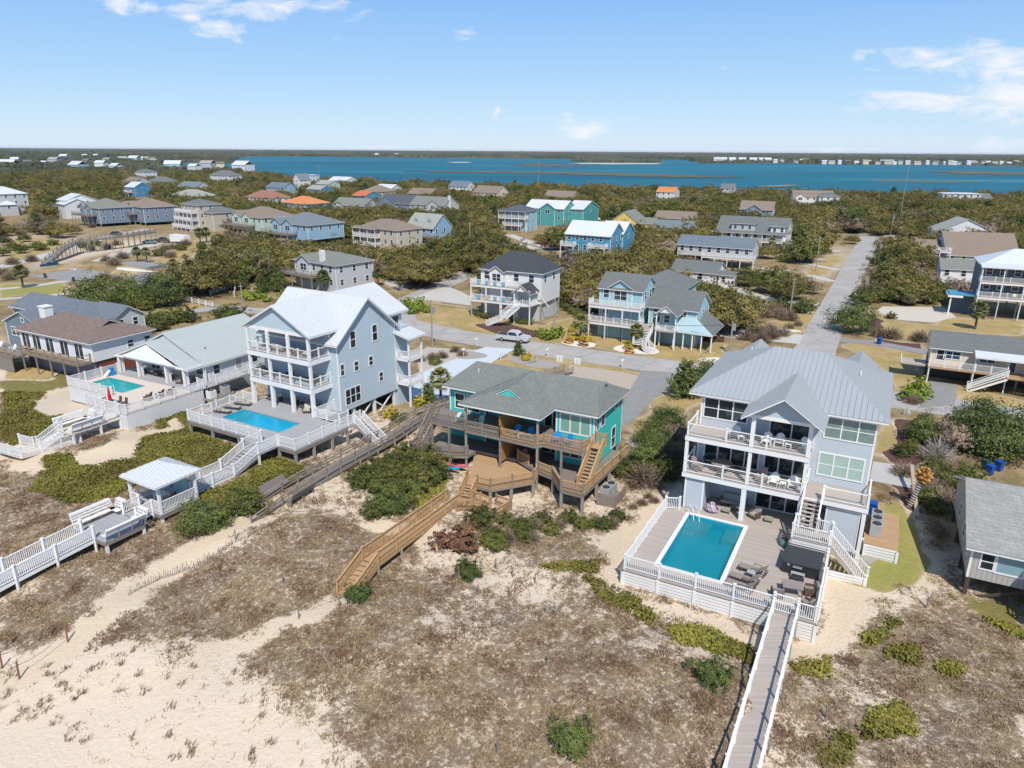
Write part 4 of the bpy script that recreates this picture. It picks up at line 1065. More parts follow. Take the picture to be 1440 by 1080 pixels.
# ================================================================= HOUSE A: grey-blue three storey house with pool
fA = Frm(876, 800, 3, 28); gA = 1.6
hA = thing('beach_house', fA.W(0, 0, 0), fA.rz, 'grey blue three storey beach house with hipped metal roof behind the pool at the right', 'house')
aw = M['a_wall']
wallblock(hA, 1.3, 14.4, 14.2, 27.2, 6.2, 12.15, aw)
wallblock(hA, 1.3, 10.2, 14.2, 27.2, gA-.4, 6.1, aw)
wallblock(hA, 10.25, 14.3, 18.5, 27.2, gA-.4, 6.1, aw)
hp = hip_planes(.75, 14.65, 14.15, 27.25, 12.2, 15.1, .45, 5.4)
roof(hA, hp, M['a_roof'], .42)
# porch gable over the upper deck, cut back into the hip
kx = 2.9/7.0
def hipz(y): return 12.2+(y-13.7)*kx
pg = [[(11.05, 10.35, 11.95), (11.05, 13.75, 11.95), (8.1, 13.7+1.75/kx, 13.95), (8.1, 10.35, 13.95)],
      [(5.15, 13.75, 11.95), (5.15, 10.35, 11.95), (8.1, 10.35, 13.95), (8.1, 13.7+1.75/kx, 13.95)]]
roof(hA, pg, M['a_roof'], .42, name='porch_roof')
MB().add([(5.6, 11.15, 12.1), (10.6, 11.15, 12.1), (8.1, 11.15, 13.72), (5.6, 11.35, 12.1), (10.6, 11.35, 12.1), (8.1, 11.35, 13.72)], [(0, 1, 2), (5, 4, 3), (0, 3, 4, 1), (1, 4, 5, 2), (2, 5, 3, 0)]).build('pediment', aw, hA)
a = MB(); a.box(5.5, 11.1, 11.8, 10.7, 11.4, 12.08); a.box(5.52, 11.4, 11.8, 5.72, 14.2, 12.05); a.box(10.48, 11.4, 11.8, 10.68, 14.2, 12.05); a.build('beam', M['white'], hA)
MB().box(5.72, 11.4, 12.0, 10.48, 14.18, 12.06).build('porch_ceiling', M['white'], hA)
for x0 in (3.4, 12.3):
    roof(hA, [[(x0+1.5, 24.0, 12.6), (x0+1.5, 28.3, 12.6), (x0, 28.3, 13.8), (x0, 24.0, 13.8)], [(x0-1.5, 28.3, 12.6), (x0-1.5, 24.0, 12.6), (x0, 24.0, 13.8), (x0, 28.3, 13.8)]], M['a_roof'], .42, name='rear_gable')
for x, y in ((3.4, 23.3), (12.6, 20.5)):
    z = hipz(min(y, 41.4-y-.5)) if x < 10 else 12.2+(15.1-x)*2.9/4.95
    MB().cyl((x, y, z-.1), (x, y, z+.35), .05, .05, 8).build('vent_pipe', M['white'], hA)
for zf in (6.2, 9.4):       # deck floors of the two upper storeys
    MB().box(.95, 11.1, zf-.06, 10.25, 14.18, zf).build('deck_floor', M['deckg'], hA)
    MB().box(.93, 11.08, zf-.42, 10.27, 14.16, zf-.062).build('deck_beam', M['white'], hA)
MB().box(10.27, 11.3, 6.14, 14.7, 14.18, 6.2).build('walkway_floor', M['deckg'], hA)
MB().box(10.29, 11.28, 5.8, 14.72, 14.16, 6.138).build('walkway_beam', M['white'], hA)
for x in (1.1, 6.02, 10.1):
    post(hA, x, 11.28, 6.2, 8.98, .26, name='column')
for x in (6.02, 10.1):
    post(hA, x, 11.28, 9.4, 11.8, .3, name='column'); 
for x in (5.9, 10.1): post(hA, x, 11.28, 3.0, 5.78, .36, name='column')
for x, z0 in ((14.5, gA-.4), (10.45, 3.)): post(hA, x, 11.5, z0, 5.8, .26, name='column')
for z in (6.2, 9.4):
    railing(hA, [(1.1, 14.1, z), (1.1, 11.2, z), (10.15, 11.2, z)], 1.0, 'cable', sp=3.1)
railing(hA, [(10.15, 11.3, 9.4), (10.15, 14.1, 9.4)], 1.0, 'cable', sp=3.1)
railing(hA, [(11.6, 11.4, 6.2), (14.6, 11.4, 6.2), (14.6, 14.1, 6.2)], 1.0, 'cable', sp=3.4)
railing(hA, [(10.2, 12.4, 6.2), (10.2, 14.0, 6.2)], 1.0, 'cable', sp=3.4)
wallblock(hA, 1.2, 2.75, 11.3, 14.1, 3.0, 5.76, aw)       # storage room beside the patio
a = MB().box(12.0, 11.55, 2.3, 14.2, 11.7, 5.5); a.build('screen_panel', aw, hA)
MB().box(11.9, 11.52, 2.2, 12.0, 11.72, 5.6).box(14.2, 11.52, 2.2, 14.3, 11.72, 5.6).box(12, 11.52, 5.5, 14.2, 11.72, 5.6).build('panel_trim', M['white'], hA)
wallblock(hA, 10.9, 11.1, 12.2, 18.4, gA-.4, 5.75, plain('shaded navy wall', (.10, .14, .19), .7, .1))  # wall colour darkened to stand in for shade in the carport bay
bl, gl = M['blind'], M['glass']
wface(hA, 'f', 14.2, 3.3, 10.15, 3.4, 1.6, n=3)
wface(hA, 'f', 14.2, 12.6, 10.15, 3.4, 1.6, n=3, gl=plain('lower blind glass', (.17, .24, .22), .2, .3, 2))
wface(hA, 'f', 14.2, 12.35, 7.0, 3.1, 1.75, n=3, gl=bl)
wface(hA, 'f', 14.2, 8.5, 9.5, 3.2, 1.9, n=2, split=False, name='sliding_door')
wface(hA, 'f', 14.2, 4.1, 6.3, 4.3, 2.1, n=4, split=False, name='sliding_door')
wface(hA, 'f', 14.2, 8.4, 6.3, 3.2, 2.1, n=3, split=False, name='sliding_door')
wface(hA, 'f', 14.2, 8.2, 3.1, 3.4, 2.0, n=3, split=False, name='sliding_door')
for y in (17, 21, 25):
    for z in (7.2, 10.3): wface(hA, 'r', 14.4, y, z, 1., 1.5)
    wface(hA, 'l', 1.3, y, 10.3, 1., 1.5)
MB().box(14.42, 12.6, 3.05, 14.62, 17.2, 3.2).box(14.6, 12.6, gA-.3, 14.8, 12.8, 3.05).build('ledge', M['white'], hA)

dA = thing('pool_deck', fA.W(0, 0, 0), fA.rz, 'grey brown pool deck with white picket fence and white board skirting at the right house', 'deck')
px0, px1, py0, py1 = 2.05, 6.35, 1.75, 10.15
a = MB(); zt, th = 3., .12
for x0, x1, y0, y1 in ((0, 12.7, 0, py0-.3), (0, px0-.3, py0-.3, py1+.3), (px1+.3, 12.7, py0-.3, py1+.3), (0, 12.7, py1+.3, 11.25), (2.8, 10.2, 11.25, 14.18)): a.box(x0, y0, zt-th, x1, y1, zt)
a.build('deck_floor', M['deckg'], dA)
for p, q in (((0, -.02), (12.7, -.02)), ((-.02, 0), (-.02, 11.2)), ((12.72, 0), (12.72, 7.4))):
    pooldeck_skirt(dA, p, q, fA.tz(6, 3)-.3, 2.86, M['white'])
railing(dA, [(10.1, .1, 3), (.08, .1, 3), (.08, 10.1, 3), (1.1, 10.6, 3)], 1.05, 'picket', sp=2.5)
railing(dA, [(11.55, .1, 3), (12.62, .1, 3), (12.62, 7.3, 3)], 1.05, 'picket', sp=2.3)
g = railing(dA, [(10.1, .1, 3), (11.55, .1, 3)], 1.25, 'picket', sp=2, name='gate'); MB().bar((10.1, .1, 3.75), (11.55, .1, 3.75), .06, .06).build('gate_rail', M['white'], g)
# landing and stairs beside the hot tub
st_ = thing('staircase', fA.W(0, 0, 0), fA.rz, 'white railed stair flight with skirted landing between hot tub and upper walkway', 'stairs')
MB().box(10.0, 7.9, 4.2, 12.6, 10., 4.32).build('landing', M['deckg'], st_)
for p, q in (((9.98, 7.88), (12.6, 7.88)), ((9.98, 7.88), (9.98, 10))): pooldeck_skirt(st_, p, q, 2.6, 4.15, M['white'])
pooldeck_skirt(st_, (12.6, 7.88), (15.2, 7.95), 1.3, 2.4, M['white']); pooldeck_skirt(st_, (12.6, 9.2), (12.6, 7.9), 1.4, 4.1, M['white'])
stairs(st_, (10.9, 11.35, 6.2), (10.9, 9.6, 4.32), 1.3, M['deckg'], 8, 'cable')
railing(st_, [(10.05, 9.6, 4.32), (10.05, 7.95, 4.32), (12.55, 7.95, 4.32)], 1., 'picket', sp=2.6)
railing(st_, [(11.6, 9.6, 4.32), (12.55, 9.6, 4.32)], 1., 'picket', sp=2.6)
stairs(st_, (12.6, 8.75, 4.32), (15.3, 8.6, gA), 1.3, M['deckg'], 12, 'picket')
pool(fA, [(px0, py0), (px1, py0), (px1, py1), (px0, py1)], 3., 'rectangular teal pool with white coping in the grey brown deck', (.0, .20, .26), M['white'], .3,
     [(px0, 8.6, px0+1.9, py1, .35), (px0, 7.9, px0+.9, 8.6, .6), (px1-1.3, 8.2, px1, py1, .5), (px0, py0, px0+.9, py0+1.1, .6), (px1-.6, py0, px1, py0+.7, .5)])
pr_ = thing('pool_rail', fA.W(1.9, 10.2, 3.05), fA.rz, 'white handrail at the far corner of the teal pool', 'handrail')
for s in (0, .45): MB().cyl((s, .1, 0), (s, .1, .8), .03).cyl((s, .1, .8), (s+.5, -.5, .75), .03).cyl((s+.5, -.5, .75), (s+.7, -.8, -.1), .03).build('rail', M['white'], pr_)
# planter, hot tub, loungers, tables
t = thing('planter', fA.W(9.55, 8.7, 3), fA.rz, 'round teal glazed pot with a small plant beside the stair landing', 'planter')
MB().cyl((0, 0, 0), (0, 0, .25), .22, .34, 14).cyl((0, 0, .25), (0, 0, .55), .34, .3, 14).build('pot', plain('teal glaze', (.08, .25, .2), .3), t)
link('plant', oak_crown(77, FOL['brown'], .25, .3, .6, 14, 14, .05, spread=.1), t)
t = thing('hot_tub', fA.W(11.1, 6.2, 3), fA.rz, 'square hot tub under a charcoal vinyl cover beside the stair landing', 'hot tub')
MB().box(-1.2, -1.15, 0, 1.2, 1.15, .82).build('cabinet', M['black'], t)
c_ = MB().box(-1.27, -1.22, .822, 1.27, 0, .93).box(-1.27, .01, .822, 1.27, 1.22, .93); c_ = c_.build('cover', M['dgrey'], t)
MB().box(-.5, -1.28, .6, .1, -1.2, .75).build('control_panel', M['steel'], t); MB().cyl((-.8, -1.23, .75), (-.8, -1.26, .75), .1, .1, 12).build('badge', M['steel'], t)
MB().bar((-1.3, 1.2, 1.05), (1.3, 1.2, 1.05), .04, .04).bar((-1.3, 1.2, .6), (-1.3, 1.2, 1.05), .04, .04).bar((1.3, 1.2, .6), (1.3, 1.2, 1.05), .04, .04).build('cover_lifter', M['black'], t)
t = thing('step_stool', fA.W(11.0, 4.55, 3), fA.rz, 'two tread grey steps in front of the hot tub', 'steps')
for i in range(2): MB().box(-.45, -.3+.3*i, .15+.2*i, .45, -.02+.3*i, .2+.2*i).box(-.45, -.3+.3*i, 0, -.4, -.02+.3*i, .15+.2*i).box(.4, -.3+.3*i, 0, .45, -.02+.3*i, .15+.2*i).build('tread', M['grey'] if i else M['dgrey'], t)
lo = lounger(M['darkwood'], M['taupe']); LG = 'dark framed loungers beside the teal pool'
for i, (x, y, lb) in enumerate(((8.2, 3.9, 'brown sling lounger nearest the hot tub side beside the small round table'), (7.9, 2.45, 'brown sling lounger in the middle of the three on the grey brown deck'), (7.8, 1.5, 'brown sling lounger nearest the white picket fence on the grey brown deck'))):
    (place if i == 0 else dup)(lo, fA, x, y, 3., -R(97), lb, LG)
place(table(.6, .6, .5, M['grey'], M['dgrey'], rnd=True), fA, 8.15, 3.15, 3., 0, 'small round grey side table between two brown sling loungers')
place(table(1.3, 1.0, .72, M['taupe'], M['brownf']), fA, 10.9, 2.6, 3., R(12), 'square wicker dining table in the corner of the grey brown deck')
ac_ = armchair(M['brownf'], M['taupe'])
for i, (x, y, r_, lb) in enumerate(((10.1, 1.75, 200, 'wicker armchair tucked behind the picket gate'), (12.0, 3.1, -80, 'wicker armchair right of the square wicker table, nearest the hot tub'), (11.95, 1.3, -120, 'deep wicker armchair in the fence corner of the pool deck'))):
    (place if i == 0 else dup)(ac_, fA, x, y, 3., R(r_), lb, 'wicker armchairs round the square wicker table')
t = thing('pool_float', fA.W(7.6, .45, 3), fA.rz, 'small blue pool toy lying against the white picket fence', 'pool toy'); MB().box(-.25, -.12, 0, .25, .12, .25).box(-.15, -.1, .252, .15, .1, .4).build('body', M['bluec'], t)
# patio furniture under the house
def beanbag(f, x, y, z, label):
    m, nt, b = newmat('striped towel'); o = objc(nt); s = sep(nt, o); fr = math_(nt, 'FRACT', math_(nt, 'MULTIPLY', math_(nt, 'ADD', s[0], math_(nt, 'MULTIPLY', s[2], .6)), 2.6))
    nt.links.new(ramp(nt, fr, [(.2, (.55, .5, .5)), (.4, (.1, .15, .35)), (.6, (.5, .45, .5)), (.8, (.25, .07, .15))]).outputs[0], b.inputs['Base Color'])
    t = thing('beanbag', f.W(x, y, z), f.rz, label, 'beanbag'); a = MB(); n = 12
    rings = [(.42, 0), (.55, .12), (.52, .35), (.36, .6), (.12, .78)]
    for (r0, z0), (r1, z1) in zip(rings[:-1], rings[1:]): a.cyl((0, .12*z0, z0), (.05*z1, .25*z1, z1), r0, r1, n, False)
    a.cyl((.05*.78, .2, .78), (.04, .2, .8), .12, .02, n); a.build('body', m, t, smooth=True); return t
beanbag(fA, 3.5, 11.5, 3., 'beanbag under a striped purple and white towel at the patio edge')
place(ottoman(plain('sage cushion', (.28, .3, .22)), ''), fA, 4.6, 11.9, 3., 0, 'sage footstool next to the striped beanbag')
dup(bpy.data.objects['footstool'], fA, 7.9, 12.0, 3., 0, 'sage footstool beside the pale patio armchair')
ar2 = armchair(M['brownf'], plain('pale grey cushion', (.33, .33, .3)))
place(ar2, fA, 6.8, 12.1, 3., R(-30), 'patio armchair with pale cushions right of the middle white column')
place(armchair(M['brownf'], MATS['pale grey cushion'], w=2., name='sofa', cat='sofa'), fA, 4.8, 13.4, 3., 0, 'patio sofa with pale cushions under the lowest deck of the grey blue house')
place(table(1., .6, .4, M['taupe'], M['darkwood']), fA, 5.3, 12.6, 3., 0, 'low coffee table in front of the patio sofa')
CG = 'white adirondack chairs on the grey blue house'
wa = adirondack(M['white'])
for i, (x, y, z, r_, lb) in enumerate(((4.6, 12.4, 9.4, -8, 'white slatted garden chair alone on the sunny left of the top deck'), (7.0, 12.3, 9.4, 0, 'white slatted garden chair just right of the top deck column, first of the pair'), (7.9, 12.5, 9.4, 0, 'white slatted garden chair with shaded back, second of the top deck pair'), (9.8, 12.6, 9.4, 40, 'white slatted garden chair half hidden by the right porch column'),
        (7.9, 12.2, 6.2, -5, 'white slatted garden chair left of the small table on the middle deck'), (9.3, 12.3, 6.2, 5, 'white slatted garden chair right of the small table on the middle deck'))):
    (place if i == 0 else dup)(wa, fA, x, y, z, R(r_), lb, CG)
ws = sidetable(M['white'])
for i, (x, y, z, lb) in enumerate(((5.15, 12.0, 9.4, 'small white table by the lone chair on the top deck'), (8.6, 12.1, 9.4, 'small white table right of the paired chairs on the top deck'), (8.6, 11.95, 6.2, 'small white table between two chairs on the middle deck'))):
    (place if i == 0 else dup)(ws, fA, x, y, z, 0, lb, 'small white tables on the grey blue house')
place(table(1.7, 1.7, .75, M['taupe'], M['darkwood'], rnd=True), fA, 3.7, 12.7, 6.2, 0, 'round table on the shaded left of the middle deck')
dc = chair(M['darkwood'], M['brownf'])
for i, (x, y, r_, lb) in enumerate(((2.5, 12.9, 90, 'brown dining chair left of the round deck table'), (3.9, 11.55, 180, 'brown dining chair on the rail side of the round deck table'), (4.9, 12.9, -90, 'brown dining chair right of the round deck table'), (3.6, 13.8, 0, 'brown dining chair on the wall side of the round deck table'))):
    (place if i == 0 else dup)(dc, fA, x, y, 6.2, R(r_), lb, 'dining chairs of the middle deck')
for i, (x, y, r_, lb) in enumerate(((1.9, 11.9, 60, 'dusty pink swivel chair in the left corner of the middle deck'), (6.9, 12.3, -20, 'taupe rocking chair beside the middle deck column'))):
    place(armchair(M['taupe'], plain('dusty mauve fabric', (.28, .2, .21)), w=.7, high=1.1), fA, x, y, 6.2, R(r_), lb)
# service platform, condensers, bins
t = thing('service_platform', fA.W(0, 0, 0), fA.rz, 'golden pine platform with white skirting along the right wall of the grey blue house', 'platform')
MB().box(14.75, 12.2, 2.85, 17.1, 18.2, 3.).build('deck_floor', M['newwood'], t)
pooldeck_skirt(t, (14.9, 12.18), (17.1, 12.18), 1.3, 2.85, M['white']); pooldeck_skirt(t, (17.12, 12.2), (17.12, 18), 1.3, 2.85, M['newwood'])
for i, (y, lb) in enumerate(((13.9, 'grey air conditioner on the pine platform, nearest the camera'), (15.0, 'grey air conditioner on the pine platform, middle of the three'), (16.1, 'grey air conditioner on the pine platform, nearest the blue bin'))):
    ac_unit(lb, fA.W(15.5, y, 3.), fA.rz)['group'] = 'air conditioners of the grey blue house'
bin_(M['binb'], 'blue bin against the right wall of the grey blue house behind the condensers', fA.W(15.1, 17.4, 3), fA.rz); bin_(M['bing'], 'dark green bin behind the blue one at the right wall', fA.W(15.2, 18.6, 2.), fA.rz)
# boardwalk towards the beach
def boardwalk(name, label, C, w, deck, rail, rm, sp=2.2, pw=.12, legs=True, pile=None, h=.95, ends=True, cat='boardwalk', both=(1, 1), skirt=.22):
    """C: world centre line with heights"""
    C = [np.array(c, float) for c in C]; o = C[0].copy(); t = thing(name, tuple(o), 0, label, cat); Ls, Rs = [], []
    for i, c in enumerate(C):
        a = C[max(0, i-1)]; b = C[min(len(C)-1, i+1)]; d = (b-a)[:2]; d /= np.linalg.norm(d); n = np.array((-d[1], d[0], 0)); Ls.append(c+n*w/2-o); Rs.append(c-n*w/2-o)
    a = MB(); e = MB()
    for i in range(len(C)-1):
        p, q = Ls[i], Ls[i+1]; r_, s_ = Rs[i+1], Rs[i]; k = max(1, int(np.linalg.norm(q-p)/.6))
        for j in range(k):
            A = p+(q-p)*j/k; B = p+(q-p)*(j+.985)/k; Cc = s_+(r_-s_)*(j+.985)/k; Dd = s_+(r_-s_)*j/k; a.slab([A, B, Cc, Dd], .05)
        for u_, v_ in ((p, q), (s_, r_)): e.bar(u_-(0, 0, skirt/2+.05), v_-(0, 0, skirt/2+.05), .06, skirt)
    a.build('deck_boards', deck, t); e.build('joist', rm if skirt < .3 else deck, t)
    if both[0]: railing(t, Ls, h, rail, rm, sp=sp, pw=pw)
    if both[1]: railing(t, Rs, h, rail, rm, sp=sp, pw=pw)
    if legs:
        for i in range(len(C)-1):
            L = np.linalg.norm(C[i+1]-C[i]); k = max(1, round(L/2.8))
            for j in range(k+(1 if i == len(C)-2 else 0)):
                for S in (Ls, Rs):
                    p = S[i]+(S[i+1]-S[i])*j/k; g = float(T(p[0]+o[0], p[1]+o[1]))-.3-o[2]
                    if p[2]-.05 > g+.2: post(t, p[0], p[1], g, p[2]-.06, .16, pile or M['pile'], name='pile')
    return t
boardwalk('boardwalk', 'grey brown composite boardwalk with white rails running from the picket gate to the beach', [fA.W(10.83, -.05, 2.96), fA.W(10.85, -8, 2.9), fA.W(10.9, -22, 2.8)], 1.45, M['deckg'], 'cable', M['white'], 1.9)

# ================================================================= HOUSE B: turquoise duplex
fB = Frm(786, 713, 1.5, 28)
hB = thing('beach_duplex', fB.W(0, 0, 0), fB.rz, 'turquoise two storey duplex on piles with grey green shingle roof and timber decks', 'house')
bw = M['b_wall']; gB = 1.3
wallblock(hB, -15.4, -11.2, 6.6, 13.3, 3., 8.5, bw); wallblock(hB, -11.2, -3.1, 7.2, 13.3, 3., 8.5, bw); wallblock(hB, -3.1, .75, 5.8, 13.3, 3., 8.5, bw)
MB().box(-11, 8.2, gB-.3, -.5, 12.5, 2.8).build('under_house_wall', bw, hB); MB().box(-15.4, 8.5, gB-.3, -11.2, 12.8, 2.8).build('under_house_wall', bw, hB)
br = M['b_roof']; ez = 8.45; ry, rz_ = 9.5, 10.35
planes = [[(-15.9, 5.9, ez), (-11.4, 5.9, ez), (-7.4, 9.5, rz_), (-13.9, 9.5, rz_)],
 [(-3.2, 5.2, ez), (1.3, 5.2, ez), (-.4, 9.5, rz_), (-7.4, 9.5, rz_), (-3.2, 5.2, ez)][:4],
 [(1.3, 13.8, ez), (-15.9, 13.8, ez), (-13.9, 9.5, rz_), (-.4, 9.5, rz_)],
 [(1.3, 5.2, ez), (1.3, 13.8, ez), (-.4, 9.5, rz_)], [(-15.9, 13.8, ez), (-15.9, 5.9, ez), (-13.9, 9.5, rz_)],
 # porch wing reaching over the upper deck
 [(-11.7, 2.2, ez-.02), (-3.0, 2.2, ez-.02), (-7.35, 6.2, 9.95)],
 [(-3.0, 2.2, ez-.02), (-3.0, 5.4, ez-.02), (-7.35, 9.6, rz_+.03), (-7.35, 6.2, 9.95)][:4],
 [(-11.7, 6.2, ez-.02), (-11.7, 2.2, ez-.02), (-7.35, 6.2, 9.95), (-7.35, 9.6, rz_+.03)]]
roof(hB, planes, br, 0, ft=.24)
# small gables
roof(hB, [[(-6.0, 4.2, 9.28), (-6.0, 6.2, 9.35), (-7.35, 7.2, 10.1), (-7.35, 4.2, 10.02)], [(-8.7, 6.2, 9.35), (-8.7, 4.2, 9.28), (-7.35, 4.2, 10.02), (-7.35, 7.2, 10.1)]], br, 0, ft=.16, name='small_gable')
MB().add([(-8.5, 4.3, 9.15), (-6.2, 4.3, 9.15), (-7.35, 4.3, 9.88), (-8.5, 5.6, 9.15), (-6.2, 5.6, 9.15), (-7.35, 5.6, 9.88)], [(0, 1, 2), (0, 3, 4, 1), (1, 4, 5, 2), (2, 5, 3, 0)]).build('gable_wall', bw, hB)
roof(hB, [[(.3, 8.0, 9.5), (.3, 9.5, 10.35), (-1.2, 9.5, 10.35), (-1.2, 8.0, 9.6)][:4], [(.3, 9.5, 10.35), (.3, 11.0, 9.5), (-1.2, 11.0, 9.6), (-1.2, 9.5, 10.35)]], br, 0, ft=.16, name='small_gable')
MB().add([(.1, 8.1, 9.3), (.1, 10.9, 9.3), (.1, 9.5, 10.15), (-.4, 8.1, 9.3), (-.4, 10.9, 9.3), (-.4, 9.5, 10.15)], [(0, 1, 2), (3, 5, 4), (0, 2, 5, 3), (1, 4, 5, 2)]).build('gable_wall', bw, hB)
# windows
bl2 = plain('green tinted blind', (.20, .36, .30), .15, .12, 1.5)
wface(hB, 'f', 5.8, -1.15, 6.15, 2.9, 1.7, n=3, gl=bl2, split=False, tw=.14)
wface(hB, 'f', 6.6, -14.2, 6.1, 1., 1.5); wface(hB, 'f', 6.6, -12.6, 6., 1.4, 1.6, split=False, name='sliding_door')
for x, w_ in ((-9.9, 1.1), (-5.6, 1.2)): wface(hB, 'f', 7.2, x, 6.5, w_, 1.)
wface(hB, 'f', 7.2, -4.1, 5.75, 1.6, 2.05, n=2, split=False, name='sliding_door'); wface(hB, 'f', 7.2, -8.6, 5.75, 1.6, 2.05, n=2, split=False, name='sliding_door')
wface(hB, 'f', 6.6, -13.4, 4.2, 1.2, .9); wface(hB, 'f', 7.2, -10, 3.9, 2, 1.1, n=2); wface(hB, 'f', 7.2, -4.2, 3.05, 2, 2., n=2, split=False, name='sliding_door'); wface(hB, 'f', 5.8, -1.1, 3.7, 2.6, 1.1, n=3); wface(hB, 'f', 7.2, -6.2, 3.8, 1.4, 1.1)
wface(hB, 'r', .75, 6.6, 6.6, .5, 1.2, gl=M['glass']); wface(hB, 'r', .75, 7.9, 6.6, .8, 1.2); wface(hB, 'r', .75, 11.5, 7.2, .6, .8); wface(hB, 'r', .75, 11.0, 3.3, .9, 2.0, n=1, name='door')
MB().cyl((-12.9, 8.2, 9.6), (-12.9, 8.2, 10.05), .05, .05, 8).build('vent_pipe', M['white'], hB)
# decks
nw, ow, nr_, orr = M['newwood'], M['oldwood'], M['newrail'], M['oldrail']
def polydeck(par, P, z, mat, th=.22, beam=None, name='deck_floor'):
    o = MB().slab([(p[0], p[1], z) for p in P], .05).build(name, mat, par)
    C = np.mean(np.array(P), 0); MB().slab([(C[0]+(p[0]-C[0])*.996, C[1]+(p[1]-C[1])*.996, z-.052) for p in P], th).build('beam', beam or mat, o); return o
UP = [(-15.3, 2.9), (-11.2, 2.85), (-11.1, 2.5), (-7.3, 2.45), (-3.55, 2.3), (-3.05, 2.95), (.7, 2.85), (1.0, 3.1), (1.0, 5.78), (-3.12, 5.78), (-3.12, 7.18), (-11.2, 7.18), (-11.2, 6.58), (-15.3, 6.58)]
polydeck(hB, UP, 5.7, ow, .24, orr)
LO = [(-15.4, 1.6), (-13.9, 1.5), (-12.5, 1.9), (-10.9, 2.6), (-10.9, 4.2), (-6.4, 4.2), (-6.4, 4.25), (-3.4, 2.7), (-1.8, 2.3), (-.05, .3), (2.1, .25), (2.55, 10.8), (.8, 10.8), (.8, 5.78), (-3.12, 5.78), (-3.12, 7.18), (-11.2, 7.18), (-11.2, 6.58), (-15.4, 6.58)]
polydeck(hB, LO, 3.0, ow, .24, orr)
SK = [(-10.7, 4.15), (-10.6, 3.4), (-8.6, -.9), (-8.35, -1.95), (-5.75, -1.9), (-3.1, 1.4), (-3.42, 2.65), (-6.4, 4.15)]
polydeck(hB, SK, 2.62, nw, .24, orr, 'sun_deck')
railing(hB, [(-15.2, 2.95, 5.7), (-11.2, 2.9, 5.7), (-11.1, 2.55, 5.7), (-7.3, 2.5, 5.7)], .95, 'wood', orr, sp=2., pw=.12)
railing(hB, [(-7.3, 2.5, 5.7), (-3.55, 2.35, 5.7), (-3.05, 3.0, 5.7), (.7, 2.9, 5.7), (.95, 4.2, 5.7)], .95, 'wood', nr_, sp=2., pw=.12, pmat=orr)
railing(hB, [(-15.4, 1.65, 3.), (-13.9, 1.55, 3), (-12.5, 1.95, 3), (-10.9, 2.65, 3)], .95, 'wood', orr, sp=1.7, pw=.12)
railing(hB, [(-7.15, -1.88, 2.62), (-5.82, -1.83, 2.62), (-3.2, 1.35, 2.62), (-3.4, 2.65, 2.8)], .95, 'wood', nr_, sp=2.2, pw=.12, pmat=orr)
railing(hB, [(-3.4, 2.75, 3), (-1.8, 2.35, 3), (-.05, .35, 3), (2.05, .3, 3), (2.5, 10.7, 3)], .95, 'wood', nr_, sp=2.1, pw=.12, pmat=orr)
railing(hB, [(-6.3, 4.3, 3), (-4.8, 3.6, 3.)], .95, 'wood', nr_, sp=2.1, pw=.12)
for x, y, z1 in ((-15.2, 3., 5.5), (-13.2, 2.95, 5.5), (-11.1, 2.7, 8.4), (-7.3, 2.6, 5.5), (-3.45, 2.6, 8.4), (-1.2, 2.95, 5.5), (.85, 3., 5.5), (1., 5.5, 5.5), (-11.0, 4.1, 3.), (-15.3, 1.7, 3), (-13.9, 1.6, 3), (-12.5, 2., 3),
        (-8.3, -1.6, 2.6), (-5.85, -1.8, 2.6), (-4.6, -.2, 2.6), (-9.2, 1., 2.6), (-3.2, 1.4, 2.6), (-6.3, .6, 2.6), (0., .45, 3), (2., .4, 3), (2.2, 3.2, 3), (2.35, 6., 3), (2.5, 8.8, 3), (-1.7, 2.4, 3), (.6, 5.9, 3), (-3, 6, 3), (.6, 9, 3), (.6, 13, 3), (-8, 6, 3), (-12, 6.5, 3), (-15, 6.6, 3), (-3, 13, 3), (-8, 13, 3), (-15, 13, 3)):
    g = fB.tz(x, y)-.3
    if z1 > 5: post(hB, x, y, g, z1-.05, .18, orr if z1 < 8 else M['pile'], name='deck_post')
    else: post(hB, x, y, g, z1-.28, .22, M['pile'], name='pile')
MB().box(-7.5, 2.7, 5.71, -7.36, 7.15, 7.7).build('privacy_screen', plain('cedar boards', (.36, .19, .06), .75, .2, 3), hB)
MB().box(-7.5, 3.1, 3.01, -7.36, 7.15, 5.4).build('privacy_screen', MATS['cedar boards'], hB)
stairs(hB, (1.5, 4.9, 5.7), (1.5, 1.6, 3.), 1.05, nw, 12, 'wood', nr_)
MB().box(1.02, 4.4, 5.65, 2.05, 5.78, 5.7).build('stair_landing', nw, hB); railing(hB, [(1.95, 4.9, 5.7), (1.95, 5.75, 5.7), (1.0, 5.75, 5.7)], .95, 'wood', nr_, pw=.1)
stairs(hB, (-15.75, 4.3, 5.7), (-15.9, 1.6, 3.), .95, ow, 12, 'wood', orr); MB().box(-16.3, 4.2, 5.6, -15.3, 6.5, 5.7).box(-16.5, .9, 2.9, -15.4, 2.2, 3.).build('stair_landing', ow, hB)
railing(hB, [(-15.45, 1.65, 3), (-15.5, .95, 3), (-16.45, .95, 3), (-16.45, 2.2, 3)], .95, 'wood', orr, pw=.1)
